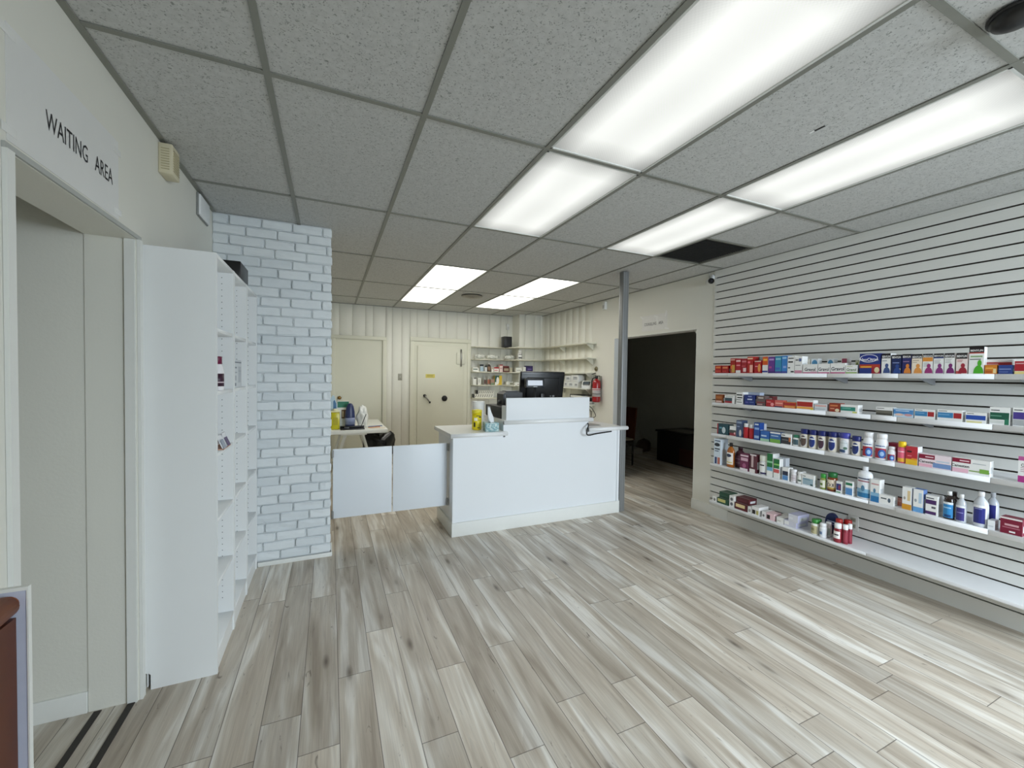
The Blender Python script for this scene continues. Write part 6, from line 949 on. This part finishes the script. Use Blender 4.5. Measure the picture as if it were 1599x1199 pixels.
 {'k': 'B', 'label': 'second green capped bottle half hidden behind the first', 'kind': 'pill', 'body': 'e6e6de', 'cap': '2f7a38', 'lab': None, 'des': [], 'name': 'pill_bottle', 'cat': 'bottle', 'flat': 1, 'lz': (0.12, 0.6), 'w': 0.0462, 'h': 0.1095, 'd': 0.0462, 'x': 3.8501, 'y': 0.1315, 'z': 0.262, 'rz': -90, 'sh': 5},
 {'k': 'B', 'label': 'white bottle with blue print right of the green capped ones', 'kind': 'pill', 'body': 'f0f0f2', 'cap': 'f2f2f4', 'lab': 'e0e4ea', 'des': [('r', 0.1, 0.2, 0.6, 0.6, '6a80a8')], 'name': 'pill_bottle', 'cat': 'bottle', 'flat': 1, 'lz': (0.12, 0.6), 'w': 0.0481, 'h': 0.1102, 'd': 0.0481, 'x': 3.781, 'y': 0.0576, 'z': 0.262, 'rz': -90, 'sh': 5},
 {'k': 'B', 'label': 'white bottle half hidden behind the blue printed one', 'kind': 'pill', 'body': 'eef0f0', 'cap': 'f2f2f4', 'lab': 'b8c8c0', 'des': [], 'name': 'pill_bottle', 'cat': 'bottle', 'flat': 1, 'lz': (0.12, 0.6), 'w': 0.0419, 'h': 0.1123, 'd': 0.0419, 'x': 3.8379, 'y': 0.05, 'z': 0.262, 'rz': -90, 'sh': 5},
 {'k': 'tin', 'label': 'round navy tin standing on edge behind the red capped bottles', 'name': 'round_tin', 'cat': 'tin', 'w': 0.0955, 'h': 0.1652, 'd': 0.03, 'x': 3.932, 'y': 0.0758, 'z': 0.262, 'rz': -90, 'sh': 5},
 {'k': 'B', 'label': 'white and red bottle in front of the crimson lids, lowest shelf', 'kind': 'pill', 'body': '8a2430', 'cap': 'f4f4f4', 'lab': 'f0ece8', 'des': [('r', 0, 0, 1, 0.3, '8a2430'), ('r', 0.2, 0.6, 0.8, 0.72, '30303a')], 'name': 'pill_bottle', 'cat': 'bottle', 'flat': 1, 'lz': (0.05, 0.6), 'w': 0.0505, 'h': 0.1418, 'd': 0.0505, 'x': 3.7822, 'y': -0.0431, 'z': 0.262, 'rz': -90, 'sh': 5},
 {'k': 'B', 'label': 'middle burgundy bottle with white cap on the lowest shelf', 'kind': 'pill', 'body': '8a2a3a', 'cap': 'f4f4f4', 'lab': '9a3a4a', 'des': [], 'name': 'pill_bottle', 'cat': 'bottle', 'flat': 1, 'lz': (0.12, 0.6), 'w': 0.0352, 'h': 0.1442, 'd': 0.0352, 'x': 3.7946, 'y': -0.0869, 'z': 0.262, 'rz': -90, 'sh': 5},
 {'k': 'B', 'label': 'last burgundy bottle with white cap beside the wall outlet', 'kind': 'pill', 'body': '8a2a3a', 'cap': 'f4f4f4', 'lab': '9a3a4a', 'des': [], 'name': 'pill_bottle', 'cat': 'bottle', 'flat': 1, 'lz': (0.12, 0.6), 'w': 0.03, 'h': 0.1493, 'd': 0.03, 'x': 3.832, 'y': -0.0966, 'z': 0.262, 'rz': -90, 'sh': 5},
 {'k': 'B', 'label': 'bottle with flat crimson lid behind the white and red bottle', 'kind': 'pill', 'body': 'a82a2a', 'cap': 'b0241f', 'lab': None, 'des': [], 'name': 'pill_bottle', 'cat': 'bottle', 'flat': 1, 'lz': (0.12, 0.6), 'w': 0.049, 'h': 0.1588, 'd': 0.049, 'x': 3.8465, 'y': -0.0166, 'z': 0.262, 'rz': -90, 'sh': 5},
 {'k': 'B', 'label': 'wide bottle with flat crimson lid behind the burgundy bottles', 'kind': 'pill', 'body': 'a82a2a', 'cap': 'b0241f', 'lab': None, 'des': [], 'name': 'pill_bottle', 'cat': 'bottle', 'flat': 0.9, 'lz': (0.12, 0.6), 'w': 0.0588, 'h': 0.1553, 'd': 0.0529, 'x': 3.8985, 'y': -0.0484, 'z': 0.262, 'rz': -90, 'sh': 5},
 {'k': 'B', 'z': 1.785, 'label': 'white bottle with dark stripe beside the clear bags, second back shelf', 'kind': 'pill', 'body': 'dcdcd8', 'cap': 'e8e8e4', 'lab': 'e8e8e4', 'des': [('r', 0, 0.05, 1, 0.3, '2a2a30'), ('r', 0, 0.8, 1, 0.95, '50505a')], 'name': 'pill_bottle', 'cat': 'bottle', 'flat': 0.9, 'lz': (0.12, 0.6), 'w': 0.085, 'h': 0.1834, 'd': 0.0765, 'x': 3.5192, 'y': 5.1982, 'rz': 0, 'sh': 0},
 {'k': 'C', 'z': 1.55, 'label': 'white carton with grey green band, first on the third back shelf', 'base': 'e8e8e2', 'des': [('r', 0.05, 0.45, 0.8, 0.75, '5a6a60')], 'side': 'e8e8e2', 'd': 0.06, 'name': 'medicine_carton', 'cat': 'box', 'w': 0.1128, 'h': 0.0725, 'x': 2.7191, 'y': 5.45, 'rz': 0, 'sh': 0},
 {'k': 'B', 'z': 1.55, 'label': 'white and pale blue bottle with black cap on third back shelf', 'kind': 'pill', 'body': 'd0dae0', 'cap': '2a3038', 'lab': 'a8c0d0', 'des': [], 'name': 'pill_bottle', 'cat': 'bottle', 'flat': 0.9, 'lz': (0.12, 0.6), 'w': 0.0773, 'h': 0.1377, 'd': 0.0695, 'x': 2.8466, 'y': 5.4548, 'rz': 0, 'sh': 0},
 {'k': 'B', 'z': 1.55, 'label': 'narrow white bottle with black cap left of the brown one', 'kind': 'pill', 'body': 'e0e4e4', 'cap': '30383c', 'lab': 'e8e8e8', 'des': [], 'name': 'pill_bottle', 'cat': 'bottle', 'flat': 0.9, 'lz': (0.12, 0.6), 'w': 0.047, 'h': 0.1153, 'd': 0.0423, 'x': 2.9236, 'y': 5.4411, 'rz': 0, 'sh': 0},
 {'k': 'B', 'z': 1.55, 'label': 'dark brown syrup bottle with white cap on third back shelf', 'kind': 'alcohol', 'body': '2a1a14', 'cap': 'e8e4e0', 'lab': '8a6a50', 'des': [], 'name': 'pill_bottle', 'cat': 'bottle', 'flat': 0.9, 'lz': (0.12, 0.6), 'w': 0.0655, 'h': 0.1629, 'd': 0.059, 'x': 2.9921, 'y': 5.4495, 'rz': 0, 'sh': 0},
 {'k': 'C', 'z': 1.55, 'label': 'thin white carton beside the dark brown syrup bottle', 'base': 'ece8e0', 'des': [('r', 0.2, 0.6, 0.8, 0.9, 'e0b090')], 'side': 'ece8e0', 'd': 0.06, 'name': 'medicine_carton', 'cat': 'box', 'w': 0.0372, 'h': 0.0852, 'x': 3.0533, 'y': 5.45, 'rz': 0, 'sh': 0},
 {'k': 'C', 'z': 1.55, 'label': 'low white carton with red top on the third back shelf', 'base': 'ece6e0', 'des': [('r', 0, 0.7, 1, 1, 'b03a3a'), ('r', 0.1, 0.2, 0.8, 0.4, 'd09090')], 'side': 'ece6e0', 'd': 0.06, 'name': 'medicine_carton', 'cat': 'box', 'w': 0.1007, 'h': 0.0892, 'x': 3.1321, 'y': 5.45, 'rz': 0, 'sh': 0},
 {'k': 'C', 'z': 1.55, 'label': 'tall pinkish carton with red top beside the dark red pack', 'base': 'ead0c8', 'des': [('r', 0, 0.85, 1, 1, 'a02a30'), ('r', 0.1, 0.4, 0.8, 0.55, 'd0a0a0')], 'side': 'ead0c8', 'd': 0.06, 'name': 'medicine_carton', 'cat': 'box', 'w': 0.0672, 'h': 0.1416, 'x': 3.2313, 'y': 5.45, 'rz': 0, 'sh': 0},
 {'k': 'C', 'z': 1.55, 'label': 'dark red pack with beige print on the third back shelf', 'base': '5a201c', 'des': [('r', 0.1, 0.2, 0.9, 0.6, 'b0a088'), ('r', 0, 0.85, 1, 1, '7a2a28')], 'side': '5a201c', 'd': 0.06, 'name': 'medicine_carton', 'cat': 'box', 'w': 0.1191, 'h': 0.1156, 'x': 3.3372, 'y': 5.45, 'rz': 0, 'sh': 0},
 {'k': 'C', 'z': 1.55, 'label': 'thin cream carton right of the dark red pack', 'base': 'ece6d0', 'des': [], 'side': 'ece6d0', 'd': 0.06, 'name': 'medicine_carton', 'cat': 'box', 'w': 0.0497, 'h': 0.0868, 'x': 3.4398, 'y': 5.45, 'rz': 0, 'sh': 0},
 {'k': 'C', 'z': 1.55, 'label': 'white carton on the third shelf around the corner pier', 'base': 'e4e4dc', 'des': [('r', 0.1, 0.3, 0.8, 0.5, 'b8b8b0')], 'side': 'e4e4dc', 'd': 0.06, 'name': 'medicine_carton', 'cat': 'box', 'w': 0.1175, 'h': 0.0848, 'x': 3.4753, 'y': 5.16, 'rz': 0, 'sh': 0},
 {'k': 'C', 'z': 1.55, 'label': 'slim white carton beside the purple carton at the pier', 'base': 'e8e8e0', 'des': [], 'side': 'e8e8e0', 'd': 0.06, 'name': 'medicine_carton', 'cat': 'box', 'w': 0.0544, 'h': 0.0991, 'x': 3.5874, 'y': 5.16, 'rz': 0, 'sh': 0},
 {'k': 'C', 'z': 1.55, 'label': 'purple carton above the monitor on the third back shelf', 'base': '3a2c66', 'des': [('r', 0.05, 0.8, 0.5, 1, '281e48'), ('r', 0.2, 0.4, 0.8, 0.55, '7a6aa8')], 'side': '3a2c66', 'd': 0.1, 'name': 'medicine_carton', 'cat': 'box', 'w': 0.1339, 'h': 0.1232, 'x': 3.697, 'y': 5.18, 'rz': 0, 'sh': 0},
 {'k': 'C', 'z': 1.3, 'label': 'white carton with dark spine, first on the fourth back shelf', 'base': 'e6e6de', 'des': [('r', 0, 0.0, 0.1, 1, '3a3430'), ('r', 0.3, 0.86, 1, 1, '302c28')], 'side': 'e6e6de', 'd': 0.06, 'name': 'medicine_carton', 'cat': 'box', 'w': 0.076, 'h': 0.133, 'x': 2.6944, 'y': 5.45, 'rz': 0, 'sh': 0},
 {'k': 'C', 'z': 1.3, 'label': 'white carton with dark spine, second on the fourth back shelf', 'base': 'e6e6de', 'des': [('r', 0, 0, 0.12, 1, '3a3430'), ('r', 0.4, 0.3, 0.6, 0.8, 'a0a098')], 'side': 'e6e6de', 'd': 0.06, 'name': 'medicine_carton', 'cat': 'box', 'w': 0.0717, 'h': 0.1315, 'x': 2.7879, 'y': 5.45, 'rz': 0, 'sh': 0},
 {'k': 'B', 'z': 1.3, 'label': 'clear bottle with dark brown label on the fourth back shelf', 'kind': 'alcohol', 'body': 'a8aaa4', 'cap': 'c8c8c4', 'lab': '5a4038', 'des': [], 'name': 'pill_bottle', 'cat': 'bottle', 'flat': 0.9, 'lz': (0.12, 0.6), 'w': 0.0546, 'h': 0.163, 'd': 0.0492, 'x': 2.912, 'y': 5.4446, 'rz': 0, 'sh': 0},
 {'k': 'B', 'z': 1.3, 'label': 'clear bottle with rust label beside the dark brown labelled one', 'kind': 'alcohol', 'body': 'a8aaa4', 'cap': 'c8c8c4', 'lab': 'a06048', 'des': [], 'name': 'pill_bottle', 'cat': 'bottle', 'flat': 0.9, 'lz': (0.12, 0.6), 'w': 0.0564, 'h': 0.1699, 'd': 0.0507, 'x': 2.9837, 'y': 5.4454, 'rz': 0, 'sh': 0},
 {'k': 'C', 'z': 1.3, 'label': 'small green and pink carton left of the yellow carton', 'base': 'b08a78', 'des': [('r', 0, 0, 1, 0.4, '7a9070')], 'side': 'b08a78', 'd': 0.06, 'name': 'medicine_carton', 'cat': 'box', 'w': 0.0699, 'h': 0.1036, 'x': 3.0553, 'y': 5.45, 'rz': 0, 'sh': 0},
 {'k': 'C', 'z': 1.3, 'label': 'yellow and green carton with white wave, fourth back shelf', 'base': 'd8b838', 'des': [('r', 0, 0.3, 0.6, 1, '2a5a50'), ('e', 0.4, 0.45, 0.2, 0.4, 'eeeee8'), ('r', 0, 0, 0.3, 0.3, 'f0f0e8')], 'side': 'd8b838', 'd': 0.06, 'name': 'medicine_carton', 'cat': 'box', 'w': 0.1436, 'h': 0.1795, 'x': 3.1771, 'y': 5.45, 'rz': 0, 'sh': 0},
 {'k': 'C', 'z': 1.3, 'label': 'low white carton right of the yellow and green carton', 'base': 'e8e8e0', 'des': [('r', 0.5, 0.2, 0.9, 0.5, '8a9078')], 'side': 'e8e8e0', 'd': 0.06, 'name': 'medicine_carton', 'cat': 'box', 'w': 0.1472, 'h': 0.0655, 'x': 3.4183, 'y': 5.45, 'rz': 0, 'sh': 0},
 {'k': 'C', 'z': 1.3, 'label': 'low white carton at the pier beside the monitor edge', 'base': 'e8e8e0', 'des': [('r', 0.4, 0.2, 0.8, 0.5, 'a09080')], 'side': 'e8e8e0', 'd': 0.06, 'name': 'medicine_carton', 'cat': 'box', 'w': 0.1039, 'h': 0.0576, 'x': 3.4488, 'y': 5.16, 'rz': 0, 'sh': 0},
]

GROUPS = {0: 'stock on the back shelves', 1: 'remedies on the top wall shelf', 2: 'remedies on the second wall shelf', 3: 'remedies on the third wall shelf', 4: 'remedies on the fourth wall shelf', 5: 'remedies on the lowest wall shelf'}
def ellipse(cx, cz, rx, rz, n=18, a0=0., a1=2*PI): return [(cx+rx*math.cos(a0+(a1-a0)*i/n), cz+rz*math.sin(a0+(a1-a0)*i/n)) for i in range(n+1)]
def clip_poly(poly, w, h):
    return [(min(max(x, -w/2+.0002), w/2-.0002), min(max(z, .0002), h-.0002)) for x, z in poly]
def artwork(b, des, w, h, put):
    """printed rectangles, ovals and words; put(x, z, k) maps the face to the surface, k = print layer"""
    for k, q in enumerate(des):
        lay = k+1
        if q[0] == 'r':
            x0, x1 = -w/2+q[1]*w, -w/2+q[3]*w; n = 6
            vs = []
            for i in range(n+1):
                x = x0+(x1-x0)*i/n; vs += [put(x, q[2]*h, lay), put(x, q[4]*h, lay)]
            b.faces(vs, [(2*i, 2*i+2, 2*i+3, 2*i+1) for i in range(n)], pm(q[5], .42, var=.05, scale=60))
        elif q[0] in 'eh':
            n = 10; vs = []; cx, cz = -w/2+q[1]*w, q[2]*h
            for i in range(n+1):
                c = -math.cos(PI*i/n); x = min(max(cx+q[3]*w*c, -w/2), w/2); dz = q[4]*h*math.sqrt(max(0, 1-c*c))
                vs += [put(x, max(0, cz-(dz if q[0] == 'e' else 0)), lay), put(x, min(h, cz+dz), lay)]
            b.faces(vs, [(2*i, 2*i+2, 2*i+3, 2*i+1) for i in range(n)], pm(q[5], .42, var=.05, scale=60))
        else:
            v, f_, tw = text_mesh(q[1], .022); sx = min(.9*w/tw, q[4]*h*1.2); sz = q[4]*h*1.35
            vs = [put(-w/2+q[2]*w+x*sx, q[3]*h+z*sz, lay) for x, z in v]
            b.faces(vs, f_, pm(q[5], .45))
def carton(q):
    w, d, h = q['w'], q['d'], q['h']; b = MB()
    base, side = pm(q['base'], .42, var=.03, scale=40), pm(q['side'], .45, var=.03, scale=40)
    b.box(-w/2, w/2, -d/2, d/2, 0, h, side)
    b.faces([(-w/2, -d/2-.0001, 0), (w/2, -d/2-.0001, 0), (w/2, -d/2-.0001, h), (-w/2, -d/2-.0001, h)], [(0, 1, 2, 3)], base)
    artwork(b, q['des'], w, h, lambda x, z, k: (x, -d/2-.0001-.00012*k, z))
    fl = pm('b4b4b0', .6)                                  # flap line on the lid and a price dot on the side
    b.faces([(-w*.46, -d*.40, h+.0002), (w*.46, -d*.40, h+.0002), (w*.46, -d*.36, h+.0002), (-w*.46, -d*.36, h+.0002)], [(0, 1, 2, 3)], fl)
    b.faces([(w/2+.0002, -d*.32, h*.2), (w/2+.0002, d*.32, h*.2), (w/2+.0002, d*.32, h*.6), (w/2+.0002, -d*.32, h*.6)], [(0, 1, 2, 3)], pm('cdd0d2', .5))
    o = b.build(q['name']); o.location = (q['x'], q['y'], q['z']+.0004); o.rotation_euler = (0, 0, math.radians(q['rz']))
    return o
PROF = {
 'pill': ([(.46, 0), (.5, .02), (.5, .66), (.44, .73), (.36, .75)], [(.43, .745), (.45, .75), (.45, .98), (.40, 1.), (.001, 1.)]),
 'lotion': ([(.45, 0), (.5, .03), (.5, .60), (.48, .70), (.46, .735)], [(.49, .74), (.5, .75), (.5, .985), (.46, 1.), (.001, 1.)]),
 'antacid': ([(.46, 0), (.5, .02), (.5, .62), (.47, .69), (.40, .75), (.38, .80)], [(.41, .80), (.41, .965), (.37, 1.), (.001, 1.)]),
 'alcohol': ([(.46, 0), (.5, .02), (.5, .58), (.47, .68), (.36, .76), (.22, .82), (.17, .86)], [(.21, .86), (.21, .985), (.19, 1.), (.001, 1.)]),
 'jug': ([(.46, 0), (.5, .02), (.5, .74), (.47, .80), (.36, .84), (.19, .87)], [(.19, .87), (.2, .985), (.17, 1.), (.001, 1.)]),
}
def bottle(q):
    w, d, h = q['w'], q['d'], q['h']; sy = d/w; body, cap = PROF[q['kind']]
    t = empty(q['name'], (q['x'], q['y'], q['z']+.0004), q['label'], q['cat'], None, math.radians(q['rz']))
    b = MB(); glass = q['body'] in ('a8601c', '231510', 'c4c8ce', 'ccd0d6', 'c2c8d0', '7a3a18', 'a8aaa4')
    b.lathe([(r0*w, z*h) for r0, z in body], pm(q['body'], .15 if glass else .35, var=.03, coat=.3 if glass else 0), 22, sy=sy); b.build('bottle_body', t)
    b = MB(); cm = pm(q['cap'], .4, var=.04); b.lathe([(r0*w, z*h) for r0, z in cap], cm, 22, sy=sy if q['kind'] in ('lotion',) else max(sy, .8))
    b.build('cap', t)
    if q['lab']:
        z0, z1 = q['lz']; lw = .86*w; lh = (z1-z0)*h; b = MB()
        def put(x, z, k):
            a = (x/w)*2.35; rr = .5*w+.0006+.0002*k+(.0012 if k > 1 and w < .09 else 0)*0
            return (rr*math.sin(a), -rr*sy*math.cos(a)-.0002, z0*h+z)
        art = [('r', 0, 0, 1, 1, q['lab'])]
        if q['kind'] == 'lotion': art = [('e', .5, .5, .46, .5, 'd0d4dc'), ('e', .5, .5, .40, .46, q['lab'])]
        artwork(b, art+list(q['des']), lw, lh, put); b.build('bottle_label', t)
    return t
for q in PRODUCTS:
    if q['k'] == 'C': o = carton(q)
    elif q['k'] == 'B': o = bottle(q)
    else:
        b = MB(); R0 = q['h']/2; T_ = Matrix.Translation((0, 0, R0)) @ Matrix.Rotation(PI/2, 4, 'X')
        b.lathe([(R0*.96, -.014), (R0, -.012), (R0, .012), (R0*.96, .014), (R0*.9, .0145), (.001, .0145)], pm('1b2552', .35), 32, sx=q['w']/q['h'], T=T_)
        b.box(-R0*.5, R0*.5, -.0155, -.0148, R0*.9, R0*1.0, pm('7a86b8', .4)); b.box(-R0*.35, R0*.35, -.0155, -.0148, R0*1.15, R0*1.25, pm('b0b8d8', .4))
        o = b.build(q['name']); o.location = (q['x'], q['y'], q['z']+.0004); o.rotation_euler = (0, 0, math.radians(q['rz']))
    tag(o, q['label'], q['cat'], GROUPS[q['sh']])
